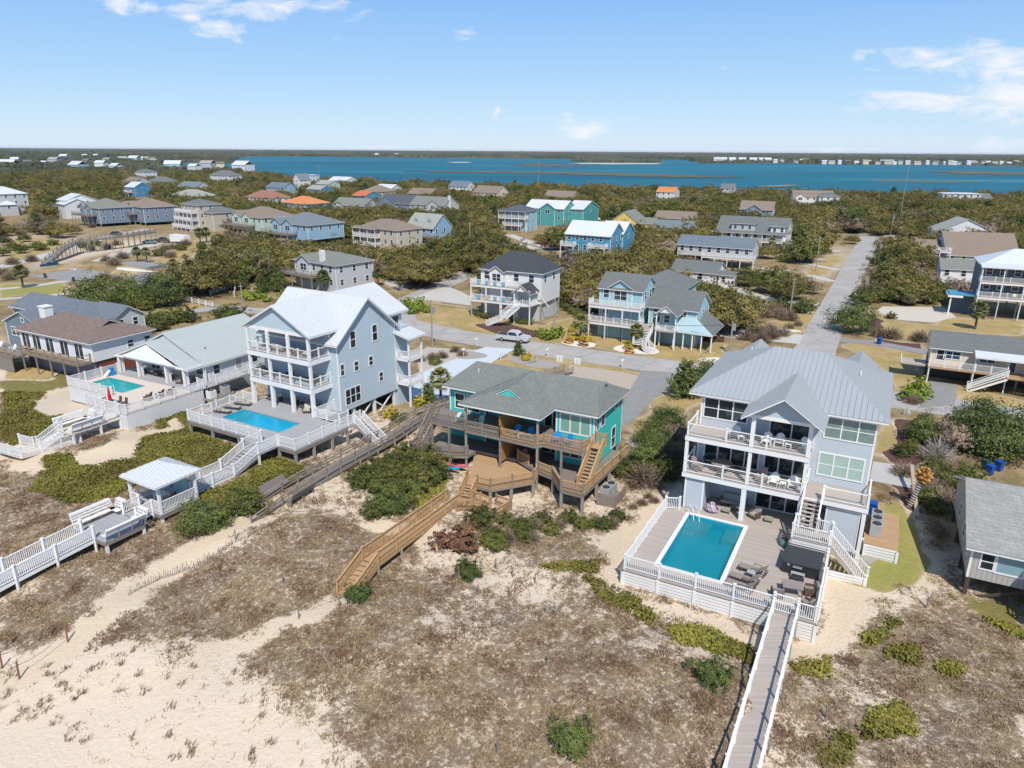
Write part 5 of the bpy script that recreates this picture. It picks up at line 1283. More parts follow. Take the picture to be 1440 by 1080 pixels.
# steps down from the sun deck, landings, long ramp
stB = thing('beach_stairs', fB.W(0, 0, 0), fB.rz, 'fresh pine steps and landings in front of the turquoise duplex', 'stairs')
stairs(stB, (-7.75, -1.95, 2.62), (-7.7, -3.05, 1.75), 1.1, nw, 5, 'wood', nr_)
railing(stB, [(-8.65, -.9, 2.62), (-8.35, -1.9, 2.62)], .95, 'wood', nr_, pw=.12)
polydeck(stB, [(-8.5, -3.0), (-6.5, -2.95), (-5.7, -3.3), (-6.0, -4.5), (-7.2, -5.2), (-8.5, -4.7)], 1.75, nw, .2, orr, 'landing')
stairs(stB, (-5.95, -3.7, 1.75), (-5.3, -3.4, 1.3), .9, nw, 3, None)
polydeck(stB, [(-5.5, -3.9), (-4.0, -4.3), (-3.6, -2.1), (-5.2, -1.9)], 1.3, nw, .2, orr, 'landing')
railing(stB, [(-5.4, -3.95, 1.3), (-4.0, -4.3, 1.3), (-3.6, -2.1, 1.3), (-5.2, -1.9, 1.3)], .95, 'wood', nr_, pw=.12, pmat=orr)
railing(stB, [(-7.0, -3.0, 1.75), (-6.1, -3.1, 1.75), (-5.3, -2.7, 1.3)], .95, 'wood', nr_, pw=.12); railing(stB, [(-7.3, -5.15, 1.75), (-6.05, -4.5, 1.75), (-5.6, -4.1, 1.4)], .95, 'wood', nr_, pw=.12)
for q in ((-8.4, -3.1), (-6.1, -4.4), (-7.2, -5.1), (-3.7, -4.2), (-3.7, -2.2)): post(stB, q[0], q[1], .3, 1.3 if q[0] > -4 else 1.7, .2, M['pile'], name='pile')
c0 = G(640, 712, 1.9); c1 = G(521, 790, 2.6); c2 = on(487, 838)
c0 = np.array(fB.W(-8.3, -4.15, 1.78)); c2[2] = float(T(c2[0], c2[1]))+.05
boardwalk('boardwalk', 'fresh pine boardwalk ramp with picket rails from the turquoise duplex towards the sand', [c0, np.array([c1[0], c1[1], 2.6])], 1.35, nw, 'wood', nr_, 2.4, .12, h=1.)
tS = thing('beach_steps', (c1[0], c1[1], 0), 0, 'fresh pine steps ending on the sandy footpath', 'stairs')
stairs(tS, (0, 0, 2.6), (c2[0]-c1[0], c2[1]-c1[1], c2[2]), 1.35, nw, 7, 'wood', nr_)
# things on and under the duplex
bc = adirondack(M['bluec']); BG = 'bright blue garden chairs on the duplex'
for i, (x, y, z, r_, lb) in enumerate(((-6.2, 3.9, 5.7, 0, 'bright blue garden chair nearest the cedar privacy screen'), (-4.9, 3.9, 5.7, -5, 'bright blue garden chair right of the little white table'), (-2.2, 4.1, 5.7, 8, 'bright blue garden chair below the left of the three blinds'), (-1.0, 4.1, 5.7, -15, 'bright blue garden chair below the middle of the three blinds'))):
    (place if i == 0 else dup)(bc, fB, x, y, z, R(r_), lb, BG)
dup(ws, fB, -5.55, 3.5, 5.7, 0, 'small white table between two bright blue garden chairs')['group'] = 'tables on the duplex'
aq = adirondack(M['aquac']); place(aq, fB, -12.6, 4.0, 5.7, R(20), 'pale aqua garden chair at the left end of the upper timber deck', 'pale aqua garden chairs'); dup(aq, fB, -10.4, 4.2, 5.7, R(-10), 'pale aqua garden chair under the edge of the porch roof', 'pale aqua garden chairs')
pk = adirondack(M['pinkc']); place(pk, fB, -5.8, 4.6, 3., R(10), 'dusty red garden chair on the left of the shaded lower deck pair', 'dusty red garden chairs'); dup(pk, fB, -4.5, 4.6, 3., R(-8), 'dusty red garden chair on the right of the shaded lower deck pair', 'dusty red garden chairs')
def kayak(mat, label, loc, rz):
    t = thing('kayak', loc, rz, label, 'kayak'); a = MB(); S = [(-1.5, .02, .25), (-1.1, .2, .12), (-.4, .34, .05), (.4, .34, .05), (1.1, .2, .12), (1.5, .02, .25)]
    for (x0, r0, z0), (x1, r1, z1) in zip(S[:-1], S[1:]):
        a.add([(x0, -r0, z0+.18), (x0, 0, z0), (x0, r0, z0+.18), (x0, 0, z0+.28), (x1, -r1, z1+.18), (x1, 0, z1), (x1, r1, z1+.18), (x1, 0, z1+.28)], [(0, 1, 5, 4), (1, 2, 6, 5), (2, 3, 7, 6), (3, 0, 4, 7)])
    a.build('hull', mat, t); MB().box(-.4, -.14, .3, .3, .14, .36).build('seat', M['dgrey'], t); return t
kayak(plain('cyan plastic', (0, .35, .5), .35), 'cyan kayak lying under the left end of the duplex deck', fB.W(-12.2, .7, fB.tz(-12.2, .7)+.25), fB.rz+.1)
kayak(plain('coral plastic', (.55, .1, .16), .35), 'coral pink kayak behind the cyan one under the duplex', fB.W(-11.7, 1.5, fB.tz(-11.9, 1.5)+.3), fB.rz+.1)
t = thing('service_platform', fB.W(0, 0, 0), fB.rz, 'silvered boarded enclosure beside the right piles of the turquoise duplex', 'platform')
g = fB.tz(3, 3); a = MB()
for i in range(5): a.bar((2.6, 2.2, g+.1+.22*i), (4.3, 2.2, g+.1+.22*i), .03, .2).bar((4.3, 2.2, g+.1+.22*i), (4.4, 4.8, g+.1+.22*i), .03, .2)
a.build('boards', M['oldrail'], t); MB().box(2.6, 2.3, g+.2, 4.2, 4.7, g+.35).build('floor', M['oldwood'], t)
ac_unit('grey air conditioner inside the silvered enclosure of the duplex', fB.W(3.1, 3.2, g+.36), fB.rz); ac_unit('rear air conditioner inside the silvered enclosure of the duplex', fB.W(3.2, 4.2, g+.36), fB.rz)
# ================================================================= HOUSE C: pale blue house with white roof and pool
fC = Frm(415, 634, 4, 30); cw = M['c_wall']; W_ = M['white']
hC = thing('beach_house', fC.W(0, 0, 0), fC.rz, 'pale blue three storey beach house with steep white metal roofs and stacked porches', 'house')
wallblock(hC, -14.0, -4.9, 10.4, 22.6, 3.9, 13.0, cw); wallblock(hC, -15.1, -3.8, 10.3, 19.9, 3.75, 11.8, cw, 'x', 15.75)
roof(hC, gable_planes(-14.3, -4.8, 7.6, 22.9, 13.05, 15.6, 'y', .4, .5), M['c_roof'], .42)
roof(hC, gable_planes(-15.1, -3.8, 10.3, 19.9, 11.85, 15.75, 'x', .5, .5), M['c_roof'], .42, name='cross_roof')
def tri(par, x0, x1, y, z0, z1, mat, name='pediment'):
    m = (x0+x1)/2; MB().add([(x0, y, z0), (x1, y, z0), (m, y, z1), (x0, y+.15, z0), (x1, y+.15, z0), (m, y+.15, z1)], [(0, 1, 2), (5, 4, 3), (0, 3, 4, 1), (1, 4, 5, 2), (2, 5, 3, 0)]).build(name, mat, par)
tri(hC, -14.1, -5.0, 7.55, 12.95, 15.3, cw)
for z in (7.1, 10.2): MB().box(-14.2, 7.3, z-.06, -4.85, 10.3, z).build('deck_floor', M['deckc'], hC); MB().box(-14.22, 7.28, z-.55, -4.83, 10.3, z-.062).build('deck_beam', W_, hC)
MB().box(-14.2, 7.5, 12.6, -4.85, 7.7, 12.95).box(-5.05, 7.7, 12.6, -4.85, 10.3, 12.95).build('beam', W_, hC)
for z0, z1 in ((4., 6.55), (7.1, 9.65), (10.2, 12.6)):
    for x in (-14.05, -11., -7.95, -5.): post(hC, x, 7.5, z0, z1, .34 if z0 < 5 else .28, name='column')
for z in (7.1, 10.2): railing(hC, [(-14.1, 10.2, z), (-14.1, 7.4, z), (-4.95, 7.4, z), (-4.95, 10.2, z)], 1., 'cable', sp=1.55)
wface(hC, 'f', 10.4, -9.3, 10.4, 4.6, 1.9, n=3, split=False, name='sliding_door'); wface(hC, 'f', 10.4, -12.6, 11.2, .8, .5, split=False)
for z in (7.2, 4.1): wface(hC, 'f', 10.4, -9.6, z, 7.4, 2.0, n=5, split=False, name='sliding_door')
wface(hC, 'r', -4.9, 8.9 if 0 else 21.4, 10.4, 1.2, 1.9)
for y, z, w_, h in ((12.8, 10.6, .75, 1.75), (16.4, 10.6, .75, 1.75), (10.9, 7.9, .5, 1.2), (13.1, 7.9, .6, 1.), (15.5, 7.9, .6, 1.), (17.1, 5.6, .6, 1.)): wface(hC, 'r', -3.8, y, z, w_, h)
wface(hC, 'r', -3.8, 12.3, 4.4, 2.3, 1.7, n=3)
for y in (12.5, 16, 19.6):
    for x in (-4.1, -9, -14.6): post(hC, x, y, .2, 3.75, .3, M['whitew'], name='pile')
a = MB()
for y0, y1 in ((12.5, 16), (16, 19.6)): a.bar((-4.1, y0, 1.2), (-4.1, y1-.5, 3.4), .1, .14).bar((-4.1, y0, 3.4), (-4.1, y1-.5, 1.2), .1, .14)
a.build('cross_brace', W_, hC)
MB().box(-13.5, 21, .8, -5, 22.4, 3.9).build('garage_wall', plain('teal garage wall', (.03, .2, .26), .6, .1), hC)
for z in (4.6, 7.6): MB().box(-3.8, 20., z-.25, -1.9, 22.6, z).build('side_porch_floor', W_, hC); railing(hC, [(-3.7, 20., z), (-1.95, 20., z), (-1.95, 22.5, z)], 1., 'picket')
for y in (20.1, 22.5): post(hC, -2., y, .5, 10.3, .2, name='column')
roof(hC, [[(-3.9, 19.6, 10.9), (-1.5, 19.6, 10.3), (-1.5, 22.9, 10.3), (-3.9, 22.9, 10.9)]], M['c_roof'], .42, name='side_porch_roof')
MB().box(-4.86, 20, .6, -3.82, 22.5, 11.2).build('stair_tower', cw, hC)
dC = thing('pool_deck', fC.W(0, 0, 0), fC.rz, 'grey pool deck with white picket rails in front of the pale blue house', 'deck')
a = MB(); qx0, qx1, qy0, qy1 = -13.3, -4.8, 2.4, 5.3
for x0, x1, y0, y1 in ((-15.7, 0, 0, qy0), (-15.7, qx0, qy0, qy1), (qx1, 0, qy0, qy1), (-15.7, 0, qy1, 7.3), (-14.2, -3.9, 7.3, 10.38)): a.box(x0, y0, 3.88, x1, y1, 4.)
a.build('deck_floor', M['deckc'], dC); MB().box(-15.68, .02, 3.55, -.02, 1.2, 3.87).box(-15.68, 1.2, 3.55, -14.5, 7.2, 3.87).box(-1.3, 1.2, 3.55, -.02, 7.2, 3.87).build('beam', M['oldrail'], dC)
MB().box(-.9, 7.3, 3.88, 0.1, 9.3, 4.).build('walkway', M['deckc'], dC)
railing(dC, [(-4.55, .08, 4), (-15.6, .08, 4), (-15.6, 7.2, 4), (-14.2, 7.4, 4)], 1.05, 'picket', sp=2.)
railing(dC, [(-2.2, .08, 4), (-.08, .08, 4), (-.08, 9.2, 4)], 1.05, 'picket', sp=2.)
railing(dC, [(-4.9, 7.4, 4), (-1.3, 7.4, 4), (-1.2, 8.6, 4)], 1.05, 'picket', sp=2.); railing(dC, [(-4.7, 7.5, 4), (-4.7, 10.2, 4)], 1.05, 'picket', sp=2.7)
for x in (-15.5, -12, -8, -4.4, -2.3, -.15): post(dC, x, .15, fC.tz(x, 0)-.4, 3.54, .22, M['pile'], name='pile')
for y in (2.5, 5, 7.2, 9.2): post(dC, -.15, y, fC.tz(0, y)-.4, 3.54, .22, M['pile'], name='pile'); post(dC, -15.5, y, fC.tz(-15.5, y)-.4, 3.54, .22, M['pile'], name='pile')
stairs(dC, (.1, 8.8, 4.), (3.9, 8.0, 2.3), 1.1, M['deckc'], 9, 'picket')
pool(fC, [(qx0, qy0), (qx1, qy0), (qx1, qy1), (qx0, qy1)], 4., 'bright blue pool in the grey deck of the pale blue house', (.0, .30, .42), M['deckc'], .12, [(qx0, 4.2, qx0+1.2, qy1, .4), (qx0, 3.4, qx0+.6, 4.2, .6)], .012)
lc = lounger(M['darkwood'], plain('sand coloured cushion', (.36, .32, .29)), back=8)
for i, (x, y) in enumerate(((-14.3, 3.3), (-14.4, 4.7), (-14.4, 6.1))):
    (place if i == 0 else dup)(lc, fC, x, y, 4., R(105), ('sand cushioned lounger nearest the front rail beside the bright blue pool', 'sand cushioned lounger in the middle beside the bright blue pool', 'sand cushioned lounger nearest the house beside the bright blue pool')[i], 'loungers by the bright blue pool')
for j, (x, y, z, w_, r_, lb) in enumerate(((-9.6, 9.2, 4., .8, 0, 'dark porch armchair on the pool level of the pale blue house, centre'), (-7.4, 9., 4., 2., 0, 'dark porch sofa on the pool level of the pale blue house'), (-6.6, 8.1, 4., .9, 30, 'pale cushioned armchair near the right columns at pool level'),
        (-12.4, 9, 4., 1.6, 0, 'pale porch sofa behind the left columns at pool level'), (-9.9, 9.1, 7.1, .8, 20, 'dark reclining chair on the middle porch of the pale blue house'), (-6.6, 9.1, 7.1, .8, 0, 'dark wicker chair at the right of the middle porch'), (-13.3, 8.6, 7.1, .8, 70, 'white porch chair at the left end of the middle porch'),
        (-10.6, 8.6, 10.2, 1.8, 180, 'pale sofa on the top porch of the pale blue house'), (-7.9, 8.5, 10.2, .9, 150, 'brown chair on the top porch near the rail'), (-6.4, 8.6, 10.2, .9, 0, 'pale chair at the right end of the top porch'))):
    place(armchair(M['brownf'] if j % 3 else M['darkwood'], plain('cream cushion', (.45, .42, .37)) if j in (2, 3, 7, 9) else M['taupe'], w=w_, name='sofa' if w_ > 1.5 else 'armchair', cat='sofa' if w_ > 1.5 else 'chair'), fC, x, y, z, R(r_), lb)
bwm = M['white']; gz = 3.0
def wc(x, y, z): return np.array(fC.W(x, y, z))
sC = thing('staircase', fC.W(0, 0, 0), fC.rz, 'white railed stairs going down from the grey pool deck to the gazebo walk', 'stairs')
MB().box(-4.5, -2.3, 3.88, -2.25, 0, 4.).build('landing', M['deckc'], sC); railing(sC, [(-4.45, -.05, 4), (-4.45, -2.3, 4)], 1.05, 'picket'); railing(sC, [(-2.3, -.05, 4), (-2.3, -2.3, 4)], 1.05, 'picket')
stairs(sC, (-3.35, -2.3, 4), (-3.4, -5.0, gz), 2., M['deckc'], 7, 'picket'); 
for x in (-4.4, -2.3): post(sC, x, -2.3, fC.tz(x, -2.3)-.4, 3.86, .18, M['whitew'], name='pile')
boardwalk('boardwalk', 'white railed walk between the grey deck stairs and the gazebo', [wc(-3.4, -5.0, gz), wc(-3.4, -9.5, gz)], 1.7, M['deckc'], 'picket', bwm, 2.2, .15, pile=M['whitew'])
boardwalk('boardwalk', 'white railed walk between the gazebo and the bench platform', [wc(-3.3, -13.1, gz), wc(-3.3, -14.5, 2.95)], 1.7, M['deckc'], 'picket', bwm, 1.5, .15, pile=M['whitew'])
boardwalk('boardwalk', 'white railed walk sloping from the bench platform to the left edge', [wc(-3.3, -17.9, 2.9), wc(-3.5, -23.4, 2.45), wc(-3.6, -27, 2.1)], 1.7, M['deckc'], 'picket', bwm, 2.7, .18, pile=M['whitew'], h=1.)
gzb = thing('gazebo', fC.W(-3.4, -11.35, gz), fC.rz, 'white gazebo with hipped white metal roof standing on the dune walk', 'gazebo')
MB().box(-2.05, -1.8, -.12, 2.05, 1.8, 0).build('floor', M['deckc'], gzb); MB().box(-2.03, -1.78, -.42, 2.03, 1.78, -.122).build('beam', M['oldrail'], gzb)
for x in (-1.9, 1.9):
    for y in (-1.65, 1.65): post(gzb, x, y, 0, 2.35, .2, name='column'); post(gzb, x, y, fC.tz(-3.4+x, -11.35+y)-gz-.3, -.43, .2, M['whitew'], name='pile')
MB().box(-2, -1.75, 2.35, 2, -1.6, 2.55).box(-2, 1.6, 2.35, 2, 1.75, 2.55).box(-2, -1.6, 2.35, -1.85, 1.6, 2.55).box(1.85, -1.6, 2.35, 2, 1.6, 2.55).build('beam', W_, gzb)
roof(gzb, dedupe(hip_planes(-2, 2, -1.8, 1.8, 2.56, 3.6, .35)), M['c_roof'], .42, ft=.16)
railing(gzb, [(1.9, -1.6, 0), (1.9, 1.6, 0)], 1., 'picket', posts=False); railing(gzb, [(-1.9, -1.6, 0), (-1.9, 1.6, 0)], 1., 'picket', posts=False); railing(gzb, [(1.9, -1.65, 0), (.9, -1.65, 0)], 1., 'picket', posts=False); railing(gzb, [(-1.9, -1.65, 0), (-.8, -1.65, 0)], 1., 'picket', posts=False)
MB().box(-1.1, 1.55, .2, .9, 1.6, 2.3).build('screen', plain('pale blue screen', (.3, .5, .55), .6, .1), gzb)
place(table(1.1, .8, .75, M['whitew'], M['whitew']), fC, -3.4, -11.6, gz, 0, 'white table inside the gazebo'); place(chair(M['darkwood'], M['brownf']), fC, -2.6, -11.2, gz, -1.4, 'brown chair inside the gazebo')
bp = thing('bench_platform', fC.W(-3.3, -16.2, 2.92), fC.rz, 'white bench platform with slatted backrests on the dune walk beside the gazebo', 'bench')
MB().box(-2., -1.65, -.12, 2., 1.65, 0).build('floor', M['deckc'], bp); MB().box(-1.98, -1.63, -.4, 1.98, 1.63, -.122).build('beam', M['oldrail'], bp)
def benchrow(par, p, q, out):
    p = np.array(p, float); q = np.array(q, float); o_ = np.array(out, float)
    MB().slab([p-o_*.42+(0, 0, .45), q-o_*.42+(0, 0, .45), q+(0, 0, .45), p+(0, 0, .45)], .05).build('seat', W_, par)
    a = MB()
    for z, d in ((.62, .1), (.8, .2), (.98, .3)): a.bar(p+o_*d+(0, 0, z), q+o_*d+(0, 0, z), .04, .13)
    a.bar(p+o_*.42+(0, 0, 1.07), q+o_*.42+(0, 0, 1.07), .25, .04)
    for k in (0, .33, .66, 1.): c = p+(q-p)*k; a.bar(c+(0, 0, 0), c+o_*.4+(0, 0, 1.05), .06, .08)
    a.build('backrest', W_, par)
benchrow(bp, (-2, -1.6, 0), (-2, 1.6, 0), (-1, 0, 0)); benchrow(bp, (2, -1.6, 0), (2, 1.6, 0), (1, 0, 0)); benchrow(bp, (-2, 1.62, 0), (-.95, 1.62, 0), (0, 1, 0)); benchrow(bp, (.85, 1.62, 0), (2, 1.62, 0), (0, 1, 0))
for x in (-1.9, 1.9):
    for y in (-1.5, 1.5): post(bp, x, y, -1.6, -.41, .2, M['whitew'], name='pile')

# ================================================================= HOUSE D: white house with galvanised roof
fD = Frm(167, 597, 4, 28); dw = M['d_wall']; dr = M['d_roof']
hD = thing('beach_house', fD.W(0, 0, 0), fD.rz, 'white single storey house with galvanised ribbed roof and pedimented porch by the pool', 'house')
wallblock(hD, -17.2, -3.7, 14.4, 26., 3.9, 6.45, dw, 'y', 9.5)
MB().box(-17.1, 14.6, .8, -3.8, 26, 3.88).build('foundation', plain('grey block', (.25, .25, .25), .9, .2), hD)
k1 = (9.4-6.1)/7.1
roof(hD, gable_planes(-17.2, -3.5, 14., 26.2, 6.4, 9.45, 'y', .3, .3), dr, .4)
roof(hD, gable_planes(-16.9, -3.7, 11.3, 13.65, 6.35, 8.8, 'y', .3, 0.), dr, .4, name='porch_roof')
tri(hD, -15.2, -5.4, 11.1, 6.45, 8.45, plain('white pediment', (.82, .83, .84), .5, .03))
tri(hD, -17.0, -3.6, 13.9, 6.4, 9.1, dw, 'gable_wall')
MB().box(-16.9, 11.3, 6.15, -3.7, 11.6, 6.4).box(-3.9, 11.6, 6.15, -3.7, 14.3, 6.4).build('beam', W_, hD)
for x in (-16.5, -12.8, -7.6, -4.4):
    for y in (11.5, 11.95): post(hD, x, y, 4., 6.15, .24, name='column')
post(hD, -3.8, 13.9, 4, 6.2, .3, name='column')
for x, w_ in ((-13.5, 1.6), (-10.6, 1.8), (-7.8, 1.2), (-5.2, 1.2)): wface(hD, 'f', 14.4, x, 4.7 if x > -12 else 4.2, w_, 1.2 if x > -12 else 1.9, n=2 if w_ > 1.5 else 1)
for y, w_ in ((15.6, .9), (21.6, .9)): wface(hD, 'r', -3.7, y, 4.7, w_, 1.1)
wface(hD, 'r', -3.7, 19, 4.1, .9, 1.9, split=False, name='door', gl=M['grey']); MB().cyl((-5.8, 16, 7.2), (-5.8, 16, 7.7), .06).build('vent_pipe', M['dgrey'], hD)
dD = thing('pool_deck', fD.W(0, 0, 0), fD.rz, 'beige pool terrace enclosed by white picket fence in front of the white house', 'deck')
beige = plain('beige pool paving', (.56, .50, .43), .8, .06); rx0, rx1, ry0, ry1 = -15.8, -8.9, 6.5, 9.5
a = MB()
for x0, x1, y0, y1 in ((-17.2, -8.9, 5.2, ry0), (-8.9, -2, 2.2, 10.8), (-17.2, rx0, ry0, ry1), (-17.2, -8.9, ry1, 10.8)): a.box(x0, y0, 3.88, x1, y1, 4.)
a.build('terrace_floor', beige, dD); MB().box(-17.2, 10.82, 3.88, -2, 14.35, 3.99).box(-3.68, 14.4, 3.88, -2, 19, 3.99).build('porch_floor', M['deckc'], dD)
wl = plain('white fence boards', (.66, .68, .70), .6, .06)
for p, q in (((-17.2, 5.18), (-8.9, 5.18)), ((-8.92, 5.18), (-8.92, 2.2)), ((-8.9, 2.18), (-2, 2.18)), ((-2, 2.2), (-2, 12)), ((-17.2, 5.2), (-17.2, 12))): MB().bar((*p, 3.), (*q, 3.), .06, 1.7).build('fence_boards', siding('white board fence', (.66, .68, .71), .3, True), dD)
railing(dD, [(-2., 12.2, 4), (-2., 2.25, 4), (-8.9, 2.25, 4), (-8.9, 5.25, 4), (-17.15, 5.25, 4), (-17.15, 11.6, 4)], 1.05, 'picket', sp=1.85, pw=.14)
railing(dD, [(-2, 12.3, 4), (-3.2, 12.3, 4)], 1.05, 'picket'); railing(dD, [(-2, 14, 4), (-2, 19, 4)], 1.05, 'picket')
pool(fD, [(rx0, ry0), (rx1, ry0), (rx1, ry1), (rx0, ry1)], 4., 'turquoise green pool behind the red closed parasol', (.03, .30, .30), beige, .1, [], .012)
bD = thing('picnic_platform', fD.W(0, 0, 0), fD.rz, 'white bench platform with stairs at the seaward corner of the beige terrace', 'bench')
MB().box(-5.6, -3.3, 3.4, -2.8, 2.1, 3.52).build('floor', beige, bD)
benchrow(bD, (-5.5, -3.2, 3.52), (-5.5, 0., 3.52), (-1, 0, 0)); benchrow(bD, (-2.9, -3.2, 3.52), (-2.9, 0., 3.52), (1, 0, 0)); benchrow(bD, (-5.5, 0.05, 3.52), (-4.6, 0.05, 3.52), (0, 1, 0))
railing(bD, [(-5.3, .3, 3.52), (-5.3, 2.1, 3.9)], 1., 'picket'); railing(bD, [(-3., .3, 3.52), (-3., 2.1, 3.9)], 1., 'picket')
stairs(bD, (-4.7, -3.2, 3.5), (-5.2, -5.3, 2.35), 1.1, M['whitew'], 6, 'picket')
for x in (-5.5, -2.9):
    for y in (-3.1, -.2, 2): post(bD, x, y, 1.5, 3.4, .2, name='post')
MB().slab([(-8, -7.8, 2.3), (-4.2, -7.6, 2.3), (-3.0, -2.2, 2.3), (-4.4, -2., 2.3), (-5.6, -5.4, 2.3), (-8, -5.6, 2.3)], .1).build('lower_deck', beige, bD)
railing(bD, [(-8, -5.6, 2.3), (-5.9, -5.4, 2.3)], 1., 'picket'); railing(bD, [(-8., -7.8, 2.3), (-4.3, -7.5, 2.3), (-3.1, -2.3, 2.3)], 1., 'picket')
par = thing('parasol', fD.W(-5.3, 2.75, 4), fD.rz, 'closed red parasol over the brown table on the beige terrace', 'parasol'); MB().cyl((0, 0, 0), (0, 0, 2.6), .03).build('pole', M['grey'], par)
MB().cyl((0, 0, .95), (0, 0, 1.5), .2, .17, 9).cyl((0, 0, 1.5), (0, 0, 2.5), .17, .04, 9).build('canopy', M['red'], par)
fl = thing('flagpole', fD.W(-3.6, 2.35, 4), fD.rz, 'flagpole with a limp dark striped flag at the terrace rail', 'flagpole'); MB().cyl((0, 0, -.5), (.02, 0, 3.1), .03).build('pole', M['white'], fl)
m, nt, b = newmat('dark striped flag'); fr = math_(nt, 'FRACT', math_(nt, 'MULTIPLY', sep(nt, objc(nt))[2], 5.)); st2 = mixc(nt, math_(nt, 'GREATER_THAN', fr, .5), (.03, .04, .07), (.6, .6, .6)); nt.links.new(mixc(nt, math_(nt, 'GREATER_THAN', sep(nt, objc(nt))[2], 2.55), st2, (.02, .04, .09)), b.inputs['Base Color'])
MB().add([(0, .02, 3.), (-.3, .1, 2.7), (-.22, .05, 1.7), (-.45, -.05, 1.9), (0, .0, 1.95), (-.02, .04, 3.)], [(0, 1, 3, 2), (0, 2, 4)]).build('flag', m, fl)
place(table(1.9, 1.0, .74, plain('brown resin table', (.22, .17, .14), .6), M['brownf']), fD, -4.9, 2.9, 4., 0, 'brown dining table under the closed red parasol')
dch = chair(M['brownf'], plain('dark brown slats', (.10, .05, .035), .6, .2, 5))
for i, (x, y, r_, lb) in enumerate(((-6.3, 2.9, 90, 'dark brown chair at the left head of the parasol table'), (-5.5, 3.8, 0, 'dark brown chair on the pool side of the parasol table, left'), (-4.5, 3.8, 0, 'dark brown chair on the pool side of the parasol table, right'), (-3.5, 3.1, -90, 'dark brown chair at the right head of the parasol table'))):
    (place if i == 0 else dup)(dch, fD, x, y, 4., R(r_), lb, 'chairs at the parasol table')
lb_ = armchair(M['brownf'], MATS['dark brown slats'], w=.7, high=.95)
for i, (x, y, lb) in enumerate(((-4.0, 6.3, 'dark brown deck chair on the beige terrace, nearest the parasol'), (-3.7, 7.6, 'dark brown deck chair on the beige terrace, middle of the three'), (-3.5, 8.8, 'dark brown deck chair on the beige terrace, nearest the porch'))):
    (place if i == 0 else dup)(lb_, fD, x, y, 4., R(-60), lb, 'dark brown deck chairs on the beige terrace')
for i, (x, y, w_, lb) in enumerate(((-14.3, 12.8, 1.7, 'pale cushioned sofa at the left of the white porch'), (-11.2, 12.9, .8, 'wicker armchair in the middle of the white porch'), (-8.8, 12.7, .8, 'wicker armchair right of the porch centre'), (-6.2, 12.2, .8, 'brown rocking chair behind the right porch columns'), (-5.2, 13., .8, 'brown rocking chair near the right porch wall'))):
    place(armchair(M['brownf'], plain('cream cushion', (.45, .42, .37)) if i == 0 else M['taupe'], w=w_, name='sofa' if w_ > 1 else 'armchair', cat='sofa' if w_ > 1 else 'chair'), fD, x, y, 4., R(10*i-10), lb)
t = thing('pool_toy', fD.W(-16.4, 10.3, 4), fD.rz, 'blue and white pool slide in the back corner of the beige terrace', 'pool toy'); MB().box(-.3, -.3, 0, .3, .3, .5).box(-.2, -.2, .502, .2, .2, 1.).build('body', M['bluec'], t); MB().slab([(-.25, -1., .1), (.25, -1., .1), (.25, -.3, .7), (-.25, -.3, .7)], .06).build('slide', W_, t)
for i, (x, y) in enumerate(((-.9, 12.2), (-.9, 14.2))): ac_unit(('cream', 'grey')[i]+' air conditioner beside the right rail of the white house', fD.W(x, y, 3.), fD.rz, M['whitew'] if i == 0 else M['grey'])
MB().box(-1.5, 11.4, 2.85, -.2, 15.2, 3.).build('service_shelf', M['oldwood'], dD)
for y in (11.5, 15.1): post(dD, -.3, y, 1.6, 2.85, .15, name='post')
t = thing('flower_pot', (*G(214, 566, 2.3)[:2], 2.2), 0, 'white round pot with orange flowers between the two picket decks', 'planter'); MB().cyl((0, 0, 0), (0, 0, .8), .42, .5, 14).build('pot', W_, t); link('plant', oak_crown(5, FOL['dead'], .5, .3, .85, 18, 16, .07, spread=.1), t)

# ================================================================= houses E and F at the left, house P at the right edge
fE = Frm(17.6, 461.3, 7.2, 28)
hE = thing('beach_house', fE.W(0, 0, 0), fE.rz, 'white house with brown hipped shingle roof and long timber balcony', 'house'); gE = 2.
ew = siding('bright white siding', (.72, .75, .79), .3, True)
wallblock(hE, .5, 16.7, .5, 9.2, 4.5, 7.15, ew); MB().box(.8, .9, gE-.8, 16.2, 9., 4.48).build('lower_wall', plain('slate grey lower wall', (.19, .20, .26), .8, .1), hE); MB().box(16.2, 1.2, gE-.8, 16.5, 9., 4.4).build('brick_wall', M['brick'], hE)
roof(hE, hip_planes(.45, 16.8, .45, 9.2, 7.2, 9.1, .45, 4.4), shingle('brown shingles', (.17, .125, .105), (.25, .19, .165)), 0)
roof(hE, [[(13.4, 3.2, 8.65), (14.6, 3.2, 8.4), (14.6, 4.82, 9.12), (13.4, 4.82, 9.12)], [(13.4, 4.82, 9.12), (14.6, 4.82, 9.12), (14.6, 6.5, 8.4), (13.4, 6.5, 8.65)]], MATS['brown shingles'], 0, name='small_gable', ft=.15)
for x in (1.9, 4.4, 7.4, 10.7, 13.9): wface(hE, 'f', .5, x, 4.6, 1.7, 2., n=2, split=False, name='sliding_door')
for y in (5.9, 8.4): wface(hE, 'r', 16.7, y, 5.4, .8, .9)
MB().box(3.6, -1.4, 4.3, 16.3, .48, 4.5).build('balcony_floor', M['oldwood'], hE); railing(hE, [(3.7, -1.3, 4.5), (16.2, -1.3, 4.5), (16.2, .4, 4.5)], 1., 'simple', plain('ochre rail', (.30, .20, .10), .8, .2), sp=1.8, pw=.14)
for x in (3.7, 6.8, 10, 13., 16.1): post(hE, x, -1.3, gE-.8, 4.3, .16, M['oldrail'])
